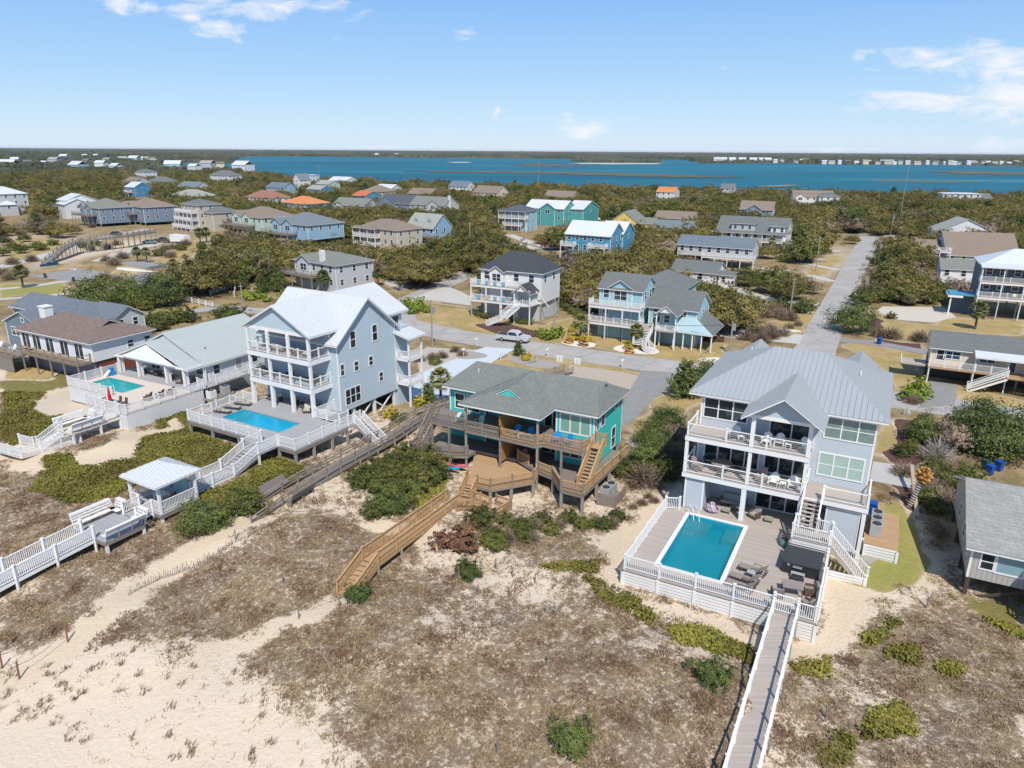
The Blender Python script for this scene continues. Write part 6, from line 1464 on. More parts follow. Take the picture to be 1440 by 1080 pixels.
dk = thing('timber_deck', fE.W(0, 0, 0), fE.rz, 'timber deck with brown rail left of the brown roofed house', 'deck'); MB().box(-6, -2.6, 3.9, 3.5, 1.2, 4.1).build('floor', M['oldwood'], dk); railing(dk, [(-6, -2.5, 4.1), (3.5, -2.5, 4.1)], 1., 'simple', MATS['ochre rail'], sp=1.6)
MB().bar((-6, -2.6, 2.9), (3.5, -2.6, 2.9), .06, 1.9).build('board_fence', siding('weathered board fence', (.19, .17, .15), .3, True), dk)
for i in range(2): dup(wa, fE, -3.+3.4*i, -.6, 4.1, 0, ('white garden chair on the timber deck at the far left', 'white garden chair on the timber deck nearest the brown roofed house')[i], 'white chairs on the left timber deck')
rf_ = shingle('slate blue shingles', (.13, .155, .185), (.19, .22, .255)); fw_ = siding('dark slate blue siding', (.12, .175, .23), .2)
hF = thing('beach_house', fE.W(0, 0, 0), fE.rz, 'dark slate blue house with grey shingle roofs and white chimney at the left edge', 'house')
wallblock(hF, -11.5, -2.2, 4.8, 12, 1., 6.2, fw_, 'y', 8.0); roof(hF, gable_planes(-11.5, -2.2, 5, 14, 6.2, 8.0, 'y', .4, .5), rf_, 0)
wallblock(hF, -24, -5.0, 12.5, 20, 1., 5.8, fw_, 'x', 7.3); roof(hF, gable_planes(-24, -5., 12.5, 20, 5.8, 7.3, 'x', .5, .4), rf_, 0, name='rear_roof')
wallblock(hF, -5., 1.2, 13.6, 19, 1., 6.0, siding('pale grey rear wing', (.4, .42, .44), .2), 'x', 7.6); roof(hF, gable_planes(-5., 1.2, 13.6, 19, 6.0, 7.6, 'x', .5, .4), rf_, 0, name='wing_roof')
wface(hF, 'f', 4.8, -4.5, 4., .9, 1.2); wface(hF, 'f', 4.8, -6.6, 6.3, .6, .6, split=False); wface(hF, 'f', 4.8, -9, 4., 2., 1.2, n=2)
for x in (-2.6, -.6): wface(hF, 'f', 13.6, x, 4.4, .7, 1.1)
for y in (15, 17.4): wface(hF, 'r', 1.2, y, 4.3, .8, 1.2)
MB().box(-4.4, 6.2, 1., -2.9, 7.4, 8.6).box(-4.5, 6.1, 8.601, -2.8, 7.5, 8.75).build('chimney', M['white'], hF)
fP = Frm(1362, 768, 5.9, 27); hP = thing('beach_house', fP.W(0, 0, 0), fP.rz, 'weathered grey house with speckled grey shingle roof on dark stilts at the lower right edge', 'house'); pw_ = siding('weathered grey panels', (.40, .385, .36), .5, True)
wallblock(hP, .35, 12, .6, 12.4, 3.3, 5.95, pw_, 'x', 8.2); roof(hP, gable_planes(.35, 12, .6, 12.4, 5.95, 8.2, 'x', .5, .45), shingle('speckled grey shingles', (.27, .265, .25), (.38, .37, .355), .3), 0)
wface(hP, 'f', .6, 1.35, 4.2, .7, 1.1); wface(hP, 'f', .6, 2.65, 4.15, 1.5, 1.2, gl=plain('pale blue curtain glass', (.2, .33, .38), .15, .1), split=False)
for y, z in ((2.5, 4.2), (5, 4.2), (8.5, 4.2)): wface(hP, 'l', .35, y, z, .8, 1.)
for x in (.5, 4.2, 8):
    for y in (.8, 4.5, 8.5, 12.2): post(hP, x, y, 1., 3.3, .25, M['darkwood'], name='pile')
MB().bar((.5, .8, 1.5), (4.2, .8, 3.2), .08, .2).bar((.5, .8, 1.7), (4.2, .8, 1.7), .08, .16).bar((.5, .8, 1.6), (.5, 4.5, 3.2), .08, .2).build('brace', M['darkwood'], hP)
MB().box(4.0, -2.2, 3.1, 12, .55, 3.3).build('deck_floor', M['oldwood'], hP); wallblock(hP, 4.05, 9, -1.2, .5, 3.3, 5.2, pw_); roof(hP, [[(3.8, -1.6, 5.2), (9.2, -1.6, 5.2), (9.2, .6, 5.7), (3.8, .6, 5.7)]], MATS['speckled grey shingles'], 0, name='lower_roof')
railing(hP, [(4.05, .4, 3.3), (4.05, -2.1, 3.3), (12, -2.1, 3.3)], 1., 'simple', M['whitew'])

# public walkway between the houses
owp = [(8.3, 99.9, .12), (-.6, 91.2, .35), (-6.5, 82.5, 1.2), (-10.2, 75.5, 2.2), (-12.8, 68., 2.65), (-16.6, 60.7, 2.75), (-19.2, 55.6, 2.6), (-21.6, 51.2, 2.05)]
boardwalk('public_walkway', 'long silvered timber walkway with slatted rails curving from the road to the sand path', owp, 1.7, M['oldwood'], 'slat', M['oldrail'], 2., .14, h=.9)
for s, lb in ((-1, 'silvered timber bench bay on the left side of the long walkway'), (1, 'silvered timber bench bay on the right side of the long walkway')):
    d = np.array((-.42, -.91)); n = np.array((.91, -.42))*s; c = np.array((-19.3, 55.5))+n*1.35
    t = thing('bench', (c[0], c[1], 2.55), math.atan2(d[1], d[0]), lb, 'bench', 'benches of the long timber walkway'); ss = s
    MB().box(-1.5, -.28, .4, 1.5, .28, .46).build('seat', M['oldwood'], t)
    MB().slab([(-1.5, .3*-ss*-1, .46), (1.5, .3*-ss*-1, .46), (1.5, .55*ss, 1.0), (-1.5, .55*ss, 1.0)], .04, (0, -ss, 0)).build('backrest', M['oldwood'], t)
    for x in (-1.4, 0, 1.4): MB().box(x-.06, -.25, -1., x+.06, .25, .4).build('leg', M['oldrail'], t)
# ================================================================= houses across the road and beyond
def S_(n, c, **k): return siding(n+' wall', c, **k)
WALLS = dict(white=S_('white', (.66,.67,.68)), cream=S_('cream', (.62,.54,.42)), beige=S_('beige', (.47,.43,.35)), grey=S_('pale grey', (.46,.48,.50)), blue=S_('mid blue', (.04,.25,.42)), slate=S_('slate blue', (.17,.24,.33)),
 lblue=S_('light blue', (.30,.52,.60)), teal=S_('teal', (.05,.33,.33)), green=S_('pale green', (.42,.55,.46)), yellow=S_('yellow', (.70,.52,.14)), brown=S_('cedar brown', (.22,.10,.05)), navy=S_('navy', (.06,.10,.15)), sky=S_('powder blue', (.25,.42,.56)), vivid=S_('vivid blue', (.02,.20,.42)))
ROOFS = dict(grey=shingle('grey shingles', (.135,.145,.142)), green=shingle('grey green old shingles', (.185,.19,.17)), brown=shingle('tan brown shingles', (.215,.17,.135)), black=shingle('black shingles', (.045,.05,.06), (.07,.075,.085)), slate=shingle('slate grey shingles', (.13,.165,.20)), dslate=shingle('dark slate shingles', (.075,.09,.11)),
 white=metal('white metal roofing', (.66,.68,.70)), orange=shingle('orange roofing', (.55,.20,.07), (.62,.25,.09), .1), rust=shingle('rust brown shingles', (.28,.13,.085)), pale=shingle('pale grey shingles', (.29,.30,.27)), red=shingle('red roofing', (.5,.13,.07), (.55,.17,.09), .1), bgrey=shingle('blue grey shingles', (.15,.18,.20)))
def bh(label, FL, ez, az, w, d, wall, rf, rt, rise, vis, n=2, g=(), porch=(), ch=(), dorm=(), piles=None, wings=(), gz=0., win=3., detail=1, name='house'):
    f = Frm(FL[0], FL[1], ez, az); h = thing(name, f.W(0, 0, gz), f.rz, label, 'house'); wm = WALLS[wall]; rm = ROOFS[rf]; ez -= gz
    z0 = piles if piles else -.2; i = .45
    x0, x1, y0, y1 = i, w-i, i, d-i; gbl = {'gx': 'x', 'gy': 'y'}.get(rt)
    wallblock(h, x0, x1, y0, y1, z0, ez, wm, gbl, ez+rise)
    ribs = .5 if rf == 'white' and detail > 1 else 0
    def rplanes(x0, x1, y0, y1, ez, rt, rise): return dedupe(hip_planes(x0, x1, y0, y1, ez, ez+rise, .45)) if rt == 'hip' else gable_planes(x0, x1, y0, y1, ez, ez+rise, rt[1], .45, .35)
    roof(h, rplanes(x0, x1, y0, y1, ez, rt, rise), rm, ribs)
    for (a, b, c, e, wz, wt, wr, *o) in wings:
        wallblock(h, a, b, c, e, o[1] if len(o) > 1 else -.2, wz, WALLS[o[0]] if o else wm, {'gx': 'x', 'gy': 'y'}.get(wt), wz+wr); roof(h, rplanes(a, b, c, e, wz, wt, wr), rm, ribs, name='wing_roof')
        if wz > 5 or not len(o) > 1:
            for x in np.arange(a+1.2, b-.6, 2.4): wface(h, 'f', c, x, wz-1.9, .9, 1.2)
            if e-c > 3: wface(h, 'r', b, (c+e)/2, wz-1.9, .9, 1.2)
    k = rise/((d-.9)/2 if rt != 'gy' else (w-.9)/2)
    for xc, hw, pj in g:      # front gables
        gr = hw*.62; yb = i+gr/k if rt != 'gy' else i+3
        wallblock(h, xc-hw+.3, xc+hw-.3, i-pj, i+1.5, z0, ez, wm, 'y', ez+gr)
        roof(h, [[(xc+hw, i-pj-.4, ez-.05), (xc+hw, i+.2, ez-.05), (xc, yb, ez+gr), (xc, i-pj-.4, ez+gr)], [(xc-hw, i+.2, ez-.05), (xc-hw, i-pj-.4, ez-.05), (xc, i-pj-.4, ez+gr), (xc, yb, ez+gr)]], rm, 0, name='gable_roof')
        wface(h, 'f', i-pj, xc, ez-2.1, min(2.2, hw), 1.5, n=2)
    fl = [ez-2.65-2.85*j for j in range(n)]
    for zf in fl:
        if zf < z0-.4: continue
        for x in np.arange(x0+1.3, x1-.8, win):
            if all(abs(x-q[0]) > q[1] for q in g): wface(h, 'f', y0, x, zf+.75, 1.0, 1.35)
        for y in np.arange(y0+1.6, y1-.8, win*1.25): wface(h, 'r', x1, y, zf+.75, .85, 1.3)
    for a, b, z, dep, *sty in porch:
        st = sty[0] if sty else 'picket'; pm = M['white'] if st == 'picket' else M['oldrail']; yy = y0-max([q[2] for q in g] or [0])*0
        MB().box(a, yy-dep, z-.14, b, yy-.01, z).build('porch_floor', M['deckg'] if pm is M['white'] else M['oldwood'], h); MB().box(a-.02, yy-dep-.02, z-.45, b+.02, yy-.03, z-.142).build('porch_beam', pm, h)
        railing(h, [(a, yy-.1, z), (a, yy-dep+.08, z), (b, yy-dep+.08, z), (b, yy-.1, z)], 1., 'picket' if st == 'picket' else 'simple', pm, sp=2.6, pw=.12)
        for x in np.linspace(a+.1, b-.1, max(2, int((b-a)/3)+1)): post(h, x, yy-dep+.1, -.2, z-.46, .2, pm, name='post')
        if sty and 'roofed' in sty:
            for x in np.linspace(a+.1, b-.1, max(2, int((b-a)/3)+1)): post(h, x, yy-dep+.1, z, ez-.1, .18, pm, name='column')
            roof(h, [[(a-.3, yy-dep-.3, ez-.1), (b+.3, yy-dep-.3, ez-.1), (b+.3, yy+.1, ez+.35), (a-.3, yy+.1, ez+.35)]], rm, 0, name='porch_roof')
    for x in dorm:
        wallblock(h, x-.9, x+.9, 2.2, 4.4, ez+.3, ez+2.1, wm, 'y', ez+2.9); roof(h, gable_planes(x-.9, x+.9, 2.2, 5, ez+2.1, ez+2.9, 'y', .25, .2), rm, 0, name='dormer_roof'); wface(h, 'f', 2.2, x, ez+.9, .8, 1.)
    for x, y in ch: MB().box(x-.5, y-.5, 0, x+.5, y+.5, ez+rise+.9).build('chimney', M['whitew'], h)
    if piles:
        for x in np.linspace(x0+.1, x1-.1, max(2, int(w/4))):
            for y in (y0+.1, y1-.1): post(h, x, y, -.2, piles, .25, M['pile'], name='pile')
    # picture protection and footprint
    C = [f.W(a, b) for a in (0, w) for b in (0, d)]; P = []
    for c in C:
        for z in (gz+ez, gz+ez+(rise if rt != 'gx' else rise)): P.append(pr(c[0], c[1], z)[:2])
    l, r_ = min(p[0] for p in P)+1, max(p[0] for p in P)-1; t_ = min(p[1] for p in P)
    D = max(pr(c[0], c[1], 0)[2] for c in C); protect([(l, t_), (r_, t_), (r_, vis), (l, vis)], D)
    FOOT.append((f, -max([q[3] for q in porch] or [0]), w, d)); h['frm'] = 0; del h['frm']
    return h, f
bh('low grey house with long white skirted deck and white chimney behind the pale blue house', (410,364), 6.3, 38, 16, 12, 'grey', 'green', 'hip', 1.9, 392, 2, [(4.6,2.6,.6)], [(-1.5,10,3.4,2.6,'rail')], [(10.2,1.2)])
bh('beige two storey house with brown hipped roof and white double porch', (502,318), 6.3, 39, 20, 12, 'beige', 'brown', 'hip', 2.6, 347, 2, (), [(-.5,11,3.6,2.2,'picket','roofed'),(-.5,11,.8,2.2)])
bh('sky blue cottage with steep pale roof and two dormers', (569,317), 5.6, 34, 13.4, 11, 'sky', 'pale', 'gx', 4.2, 331, 2, (), [(3,15,2.6,2.2,'rail')], (), (3.6,9.6), win=3.4)
bh('pale blue grey house with twin front gables on tall timber stilts', (381,312), 7.6, 36, 19, 16, 'sky', 'bgrey', 'hip', 3.2, 338, 1, [(3.4,2.8,1.2),(9.6,2.8,1.2)], [(-1,13,4.6,4.,'rail')], piles=2.6)
bh('pale green house with twin front gables and tan roof', (326,302), 7.6, 38, 19, 15, 'green', 'brown', 'hip', 3.2, 325, 1, [(3.6,3.,1.),(10.2,3.,1.)], [(-1,14,4.6,3.6,'rail')], piles=2.6)
bh('tall beige house stacked with white balconies on the left hill', (252,286), 10., 40, 14, 11, 'beige', 'grey', 'hip', 1.8, 322, 3, (), [(-.5,13,7.2,2.6),(-.5,13,4.3,3.2),(-1.5,13,1.4,3.8)], wings=[(9,20,3,15,7.2,'hip',2.)])
bh('slate blue house with twin pale gables and long tan roof', (172,288), 7.6, 42, 21, 15, 'slate', 'brown', 'hip', 3., 322, 2, [(3.2,2.9,1.),(9.8,2.9,1.)], [(-1,14,4.7,3.8,'rail')], piles=1.2)
bh('slate blue house with grey green roof left of the long tan roof', (112,290), 7.6, 38, 17, 15, 'slate', 'green', 'hip', 3.4, 318, 2, [(3.4,2.9,1.),(9.4,2.9,1.)], [(-1,14,4.7,3.8,'rail')], piles=1.2)
bh('house with white roofs and rust brown timber decks on the left hill', (78,280), 8., 42, 13, 14, 'white', 'white', 'gx', 2.6, 312, 2, (), [(-1,7,5.2,3.,'rail'),(-1,7,2.4,3.,'rail')], wings=[(6,17,-1.5,9,6.6,'gx',2.2)])
bh('large white three storey house with white roof at the far left edge', (-30,270), 10., 44, 26, 15, 'grey', 'white', 'hip', 3., 312, 3, (), [(1,17,7.3,2.6),(1,17,4.4,2.6)], wings=[(20,29,2,9,5.2,'hip',1.6)])
bh('vivid blue house with white roof and white front porch', (174,262), 6.6, 38, 14, 12, 'vivid', 'white', 'gx', 3., 280, 2, (), [(-1.5,10,3.4,3.)])
for a in [('brown roofed house just behind the vivid blue house', (171,255), 6.5, 36, 19, 14, 'grey', 'brown', 'gx', 3.5, 259),
 ('white tower house with grey cap roof behind the brown roof', (189,241), 9., 34, 17, 14, 'white', 'grey', 'hip', 2.6, 249),
 ('long low grey roof right of the white tower house', (207,254), 4.5, 34, 24, 14, 'beige', 'grey', 'hip', 3.6, 257),
 ('pale hipped roof among olive trees right of the vivid blue house', (238,274), 4.2, 34, 26, 16, 'beige', 'pale', 'hip', 3.4, 276),
 ('low slate grey gabled roof in the trees above the pale hipped roof', (247,262), 4.6, 34, 24, 14, 'grey', 'bgrey', 'gx', 3.5, 264),
 ('white columned house with grey hipped roof near the left water', (294,246), 7., 30, 28, 16, 'white', 'grey', 'hip', 4.5, 256),
 ('low house with rust brown roof left of the orange roof', (344,276), 4.6, 33, 24, 14, 'white', 'rust', 'hip', 3.6, 282),
 ('house with bright orange hipped roof among dark trees', (394,284), 4.6, 40, 22, 16, 'sky', 'orange', 'hip', 3.2, 291),
 ('slate roofed blue cottage between the rust and white roofs', (373,262), 4.6, 36, 22, 12, 'sky', 'slate', 'gx', 3., 270),
 ('narrow white gabled house near the water left of the pale roofs', (411,252), 7.5, 34, 9, 12, 'white', 'bgrey', 'gy', 4.5, 261),
 ('white building with flat white roof terrace near the water', (428,246), 7.5, 34, 11, 10, 'white', 'white', 'hip', .6, 255),
 ('blue walled house with pale metal roof below the white terrace', (430,265), 4.6, 36, 16, 12, 'blue', 'pale', 'gx', 2.4, 271),
 ('pale green walled house with grey metal roof near the water', (443,258), 5.6, 34, 16, 12, 'green', 'pale', 'gx', 2.6, 264),
 ('low house with bright white roof at the waterside trees', (461,253), 5.2, 34, 24, 14, 'white', 'white', 'gx', 3., 255),
 ('small house with red orange roof left of the dark A gable', (494,274), 4.6, 40, 13, 14, 'blue', 'red', 'gx', 2.6, 279),
 ('long low grey green roof with small front gable', (466,287), 4.6, 30, 22, 12, 'grey', 'green', 'gx', 3.2, 291),
 ('tan hipped roof above the dark A gable house', (509,268), 5., 34, 18, 14, 'beige', 'brown', 'hip', 3.6, 274),
 ('white metal roof right of the tan hipped roof', (526,264), 5., 34, 17, 12, 'white', 'white', 'gx', 2.6, 266),
 ('low brown gabled roof between trees left of the navy roof', (572,271), 4.6, 34, 20, 12, 'brown', 'brown', 'gx', 3., 272),
 ('white cottage with navy blue roof close to the sound', (630,261), 5., 34, 18, 12, 'white', 'slate', 'gx', 3.6, 266),
 ('cream house with grey brown gabled roof and twin front windows', (664,269), 4.8, 38, 22, 13, 'cream', 'brown', 'gx', 3.8, 275),
 ('brown roof almost swallowed by trees above the teal house', (764,275), 4.6, 30, 20, 12, 'yellow', 'brown', 'gx', 3., 278),
 ('low brown roof right of the yellow house', (919,305), 3.6, 28, 18, 11, 'beige', 'brown', 'gx', 2.6, 306),
 ('low blue grey roof right of the yellow house', (914,318), 3.6, 28, 16, 12, 'grey', 'bgrey', 'gx', 2.2, 320),
 ('white house with orange roof on the wooded rise', (922,269), 6.2, 30, 13, 12, 'white', 'orange', 'gx', 2.8, 279),
 ('small grey cottage high in the woods', (1013,264), 5.6, 20, 11, 10, 'grey', 'grey', 'gx', 3., 272),
 ('white gabled house with long grey brown roof in the woods', (1115,276), 5.4, 14, 24, 14, 'white', 'brown', 'gx', 3.4, 284),
 ('small white and grey house right of the long grey brown roof', (1152,276), 6., 14, 12, 10, 'white', 'grey', 'hip', 2.4, 282),
 ('pale grey gabled roof behind the big brown roof', (1317,324), 5., 14, 19, 12, 'white', 'pale', 'gy', 4.2, 324),
 ('pale grey green roofed cottage in front of the big brown roof', (1322,376), 4.2, 22, 13, 9, 'white', 'green', 'gx', 1.8, 388),
 ('white flat roofed building close to the sound at the right', (1326,272), 7.5, 14, 22, 12, 'white', 'white', 'hip', .5, 277),
 ('grey roof below the white flat roofed building', (1331,277), 5., 14, 26, 12, 'grey', 'grey', 'gx', 2.4, 279)]:
    bh(*a, n=2, win=3.6, g=[(4.5, 3., .6)] if 'A gable' in a[0] and 0 or 'white gabled house with long' in a[0] or 'grey green roof with' in a[0] else ())
bh('dark slate A gabled house in the middle of the woods', (532,284), 4.2, 34, 23, 14, 'slate', 'dslate', 'gx', 4., 288, 1, [(6,6,1.)], win=4)
bh('long grey green roofed house with a chimney at its right end', (575,286), 4.8, 32, 23, 13, 'grey', 'green', 'gx', 3.6, 294, 2, [(15.5,4.,.5)], (), [(22.4,5)], win=4)
bh('small three level house with dark cap roof and pale blue shutters', (705,295), 8., 28, 12, 10, 'lblue', 'dslate', 'hip', 2., 328, 3, (), [(-.5,12,5.2,2.2,'picket','roofed'),(1.5,10,2.4,2.2)])
bh('long teal house with bright white metal roof', (737,291), 7.4, 28, 19.5, 14, 'teal', 'white', 'gx', 3., 314, 2, [(12,3.8,1.5)], wings=[(17,25,8,26,7.,'gx',3.)])
bh('vivid blue house with white metal roof and two white balconies', (793,327), 7.4, 31, 15.7, 11, 'blue', 'white', 'gx', 3.4, 353, 2, (), [(-.5,4,4.,1.8),(9,14.5,4.,2.4)], wings=[(8,15.6,9,18,7.4,'gx',3.)], win=2.6)
bh('yellow gabled house with grey hipped roof', (859,309), 4.4, 26, 11, 15, 'yellow', 'green', 'gy', 3.6, 322, 1, wings=[(10,17,2,12,3.6,'gx',1.8)])
bh('brown roofed upper house directly behind the large grey roof', (1039,293), 7., 24, 15, 11, 'slate', 'brown', 'gx', 3.2, 297, 1, [(6.5,3.2,.6)])
bh('large house with sweeping grey roof and white roof balconies', (1005,324), 5., 27, 24, 17, 'white', 'grey', 'gx', 4.6, 345, 2, (), [(-.5,23,2.4,2.,'picket','roofed'),(23.6,28,2.4,2.6)], wings=[(5.5,13,1.2,7,7.8,'hip',1.2,'grey',4.6),(18.5,23,.8,7,7.4,'hip',1.4,'white',4.6)])
bh('long pale grey house with slate blue roof and white balcony', (951,342), 5.8, 29, 22, 9, 'grey', 'slate', 'gx', 2.2, 377, 1, (), [(8,22.5,2.9,2.)], piles=2.6, win=2.6)
bh('low house with grey green roof in front of the long balcony house', (941,378), 3.5, 30, 12, 10, 'white', 'grey', 'gx', 2., 388, 1, wings=[(12,15.5,1,6,3.2,'gx',.5)])
bh('house with huge tan brown roof right of the side road', (1331,357), 3.6, 15, 19, 17, 'grey', 'brown', 'gx', 5.6, 362, 1, (), [(-2.5,.4,4.6,3.)], wings=[(-6,.4,5,14,3.6,'gx',3.)])
# black roofed white house opposite
h, f = bh('white three level house with black hipped roof and striped balconies opposite the turquoise duplex', (672,377), 9.3, 27, 13.9, 9.5, 'white', 'black', 'hip', 3.2, 445, 1, [(4.6,1.7,1.4)], [(-.6,9.6,6.5,2.4),(-.6,9.2,3.6,2.4)], win=3.2, piles=3.4)
wallblock(h, .8, 13., .8, 8.8, -.2, 3.35, WALLS['grey'])
MB().box(9.3, -3.2, 3.4, 12.9, .43, 3.6).build('entry_porch_floor', M['white'], h)
for x in (9.5, 12.7): post(h, x, -3., -.2, 6.2, .2, name='column')
roof(h, gable_planes(9.4, 12.8, -3.2, .5, 6.2, 7.6, 'y', .3, .3), ROOFS['black'], 0, name='entry_roof'); tri(h, 9.3, 12.9, -3.15, 6.2, 7.4, M['white'])
stairs(h, (10.3, -3.2, 3.6), (8.8, -6., 1.6), 1.6, M['white'], 9, 'picket'); stairs(h, (8.8, -6.1, 1.6), (5.6, -6.2, 0), 1.4, M['white'], 7, 'picket')
railing(h, [(12.8, .3, 3.6), (12.8, -3.1, 3.6), (11.2, -3.1, 3.6)], 1., 'picket'); MB().slab([(12.9, -1, 6.2), (13.1, -1, 6.2), (14.6, 1.5, 3.0), (14.4, 1.5, 3.0)], .3).build('side_fin', M['white'], h)
sb = plain('blue shutter screen', (.15,.38,.5), .6, .1)
for x in (1.2, 3, 4.8, 6.6): MB().box(x-.35, -1.97, 3.75, x+.35, -1.93, 4.45).build('screen', sb if x != 3 else plain('tan shutter screen', (.6,.4,.25)), h); MB().box(x-.35, -1.97, 6.65, x+.35, -1.93, 7.35).build('screen', sb, h)
# light blue house with grey roofs
h, f = bh('light blue house of three linked wings with grey shingle roofs and white entry stairs', (839,402), 8.9, 28, 8.6, 8., 'lblue', 'grey', 'gx', 2., 470, 2, [(4.3,2.4,.1)], [(-.6,8.6,5.9,2.2),(-.6,8.6,3.0,2.2)],
 wings=[(5.,13.5,6,15,8.7,'hip',2.4),(9.2,17.4,1.2,9.5,6.4,'gx',2.3),(11.8,14.6,-.9,2,6.0,'gy',1.5,'lblue',3.)], win=2.3)
roof(h, [[(17.2,-1.2,3.2),(20.8,-1.2,3.0),(20.8,7,3.0),(17.2,7,5.4)]], ROOFS['grey'], 0, name='carport_roof'); roof(h, [[(14,-1.4,3.0),(20.8,-1.4,2.9),(17.3,1.2,4.9),(15,1.2,4.9)]], plain('pale blue awning', (.33,.45,.50)), 0, name='awning')
for x in (12, 14.4, 16, 17.5, 19, 20.6): post(h, x, -1.1, -.1, 2.9, .18, name='column')
MB().box(11.6, -2.6, 2.85, 15., -.9, 3.).build('balcony_floor', M['deckg'], h); railing(h, [(11.7,-1,3.),(11.7,-2.5,3.),(14.9,-2.5,3.),(14.9,-1,3)], 1., 'picket'); 
for x in (11.7, 14.9): post(h, x, -2.5, 0, 2.84, .2); post(h, x, -2.5, 3., 6., .18, name='column')
roof(h, gable_planes(11.6, 15., -2.7, 1.4, 6.05, 7.4, 'y', .3, .3), ROOFS['grey'], 0, name='entry_roof'); tri(h, 11.6, 15., -2.65, 6.05, 7.2, M['white'])
MB().box(8.7, -1.6, 2.85, 11.6, 1.2, 3.).build('entry_floor', M['deckg'], h); stairs(h, (9.9,-1.6,3.), (9.9,-5.2,.9), 2.2, M['white'], 11, 'picket'); stairs(h, (11.,-5.4,.9), (12.4,-6.2,0), 1.4, M['white'], 5, 'picket')
wface(h, 'f', 1.2, 10.6, 3.1, 1.2, 2., n=2, split=False, name='door')
# navy house with white roof at the right, carport
h, f = bh('navy three level house with white metal roof and white balconies at the right edge', (1379,372), 10.2, 26, 15, 12, 'navy', 'white', 'hip', 2.8, 460, 2, (), [(.3,15,7.2,2.4,'picket','roofed'),(.3,15,4.2,2.4)], win=2.4, piles=3.9)
MB().box(-4.4, -1.5, 4.0, .3, 4, 4.25).build('carport_roof', plain('teal carport roof', (.06,.25,.36)), h); MB().box(-4.6, -1.7, 3.6, -2, 4., 3.98).build('carport_fascia', M['white'], h); post(h, -4., -1.3, 0, 3.6, .25, name='column'); MB().box(-3.6, 1.5, 0, .4, 4, 3.6).build('storage', WALLS['navy'], h)
t = table(2.2, .9, .75, M['grey'], M['grey'], 'grey picnic table under the navy house'); place(t, f, 11, -1, 0)
ych = copy_tree(wa); place(ych, f, 6.5, -1.2, 4.2, 0, 'pale yellow garden chair on the lower balcony of the navy house'); 
for c in ych.children: c.data = c.data.copy(); c.data.materials[0] = plain('pale yellow plastic', (.7,.58,.25))
# cream house on stilts
h, f = bh('cream house on stilts with grey green roof, white awning and split white stairs', (1306,486), 5.1, 28, 17, 8.5, 'cream', 'grey', 'gx', 1.5, 540, 1, (), (), piles=2.5, win=40)
for x, w_ in ((3.1, 1.9), (7.3, 1.7)): wface(h, 'f', .45, x, 3.5, w_, 1., n=2, gl=M['navy_glass'])
for x in (10.2, 12.2): wface(h, 'f', .45, x, 2.55, .9, 2., split=False, name='door', gl=plain('navy door', (.02,.05,.13), .3))
wface(h, 'f', .45, 14.6, 3.4, 1.9, 1.1, n=2, gl=M['navy_glass'])
MB().box(.3, -1.6, 2.3, 17, .43, 2.5).build('porch_floor', M['newwood'], h); railing(h, [(.4,-1.5,2.5),(9.6,-1.5,2.5)], 1., 'picket'); railing(h, [(11.6,-1.5,2.5),(17,-1.5,2.5)], 1., 'picket')
roof(h, [[(5.6,-2.1,4.75),(17.2,-2.1,4.75),(17.2,.2,5.15),(5.6,.2,5.15)]], ROOFS['white'], 0, name='awning')
for x in (.5, 5.8, 9.6, 13.5): post(h, x, -1.5, -.1, 2.3, .16, M['whitew']); 
for x in (5.8, 9.6, 13.5): post(h, x, -1.5, 2.5, 4.7, .12, name='column')
MB().box(9.6, -2.8, 2.35, 11.6, -1.5, 2.5).build('landing', M['newwood'], h)
stairs(h, (9.6,-2.2,2.5), (5.4,-2.2,0), 1.2, M['newwood'], 12, 'slat', M['white']); stairs(h, (11.6,-2.2,2.5), (15.4,-2.4,0), 1.2, M['newwood'], 12, 'slat', M['white'])
MB().box(.2, 2, .1, 17, 2.1, 2.3).build('under_house_lattice', M['black'], h); MB().box(-3., .5, 1.9, .2, 3.5, 2.1).build('side_deck', M['deckg'], h); MB().box(-3.1,.4,2.1,-3.,3.5,2.7).build('side_deck_rail', M['whitew'], h)  # plain solid black sheet set back under the raised floor
WALLS['white']
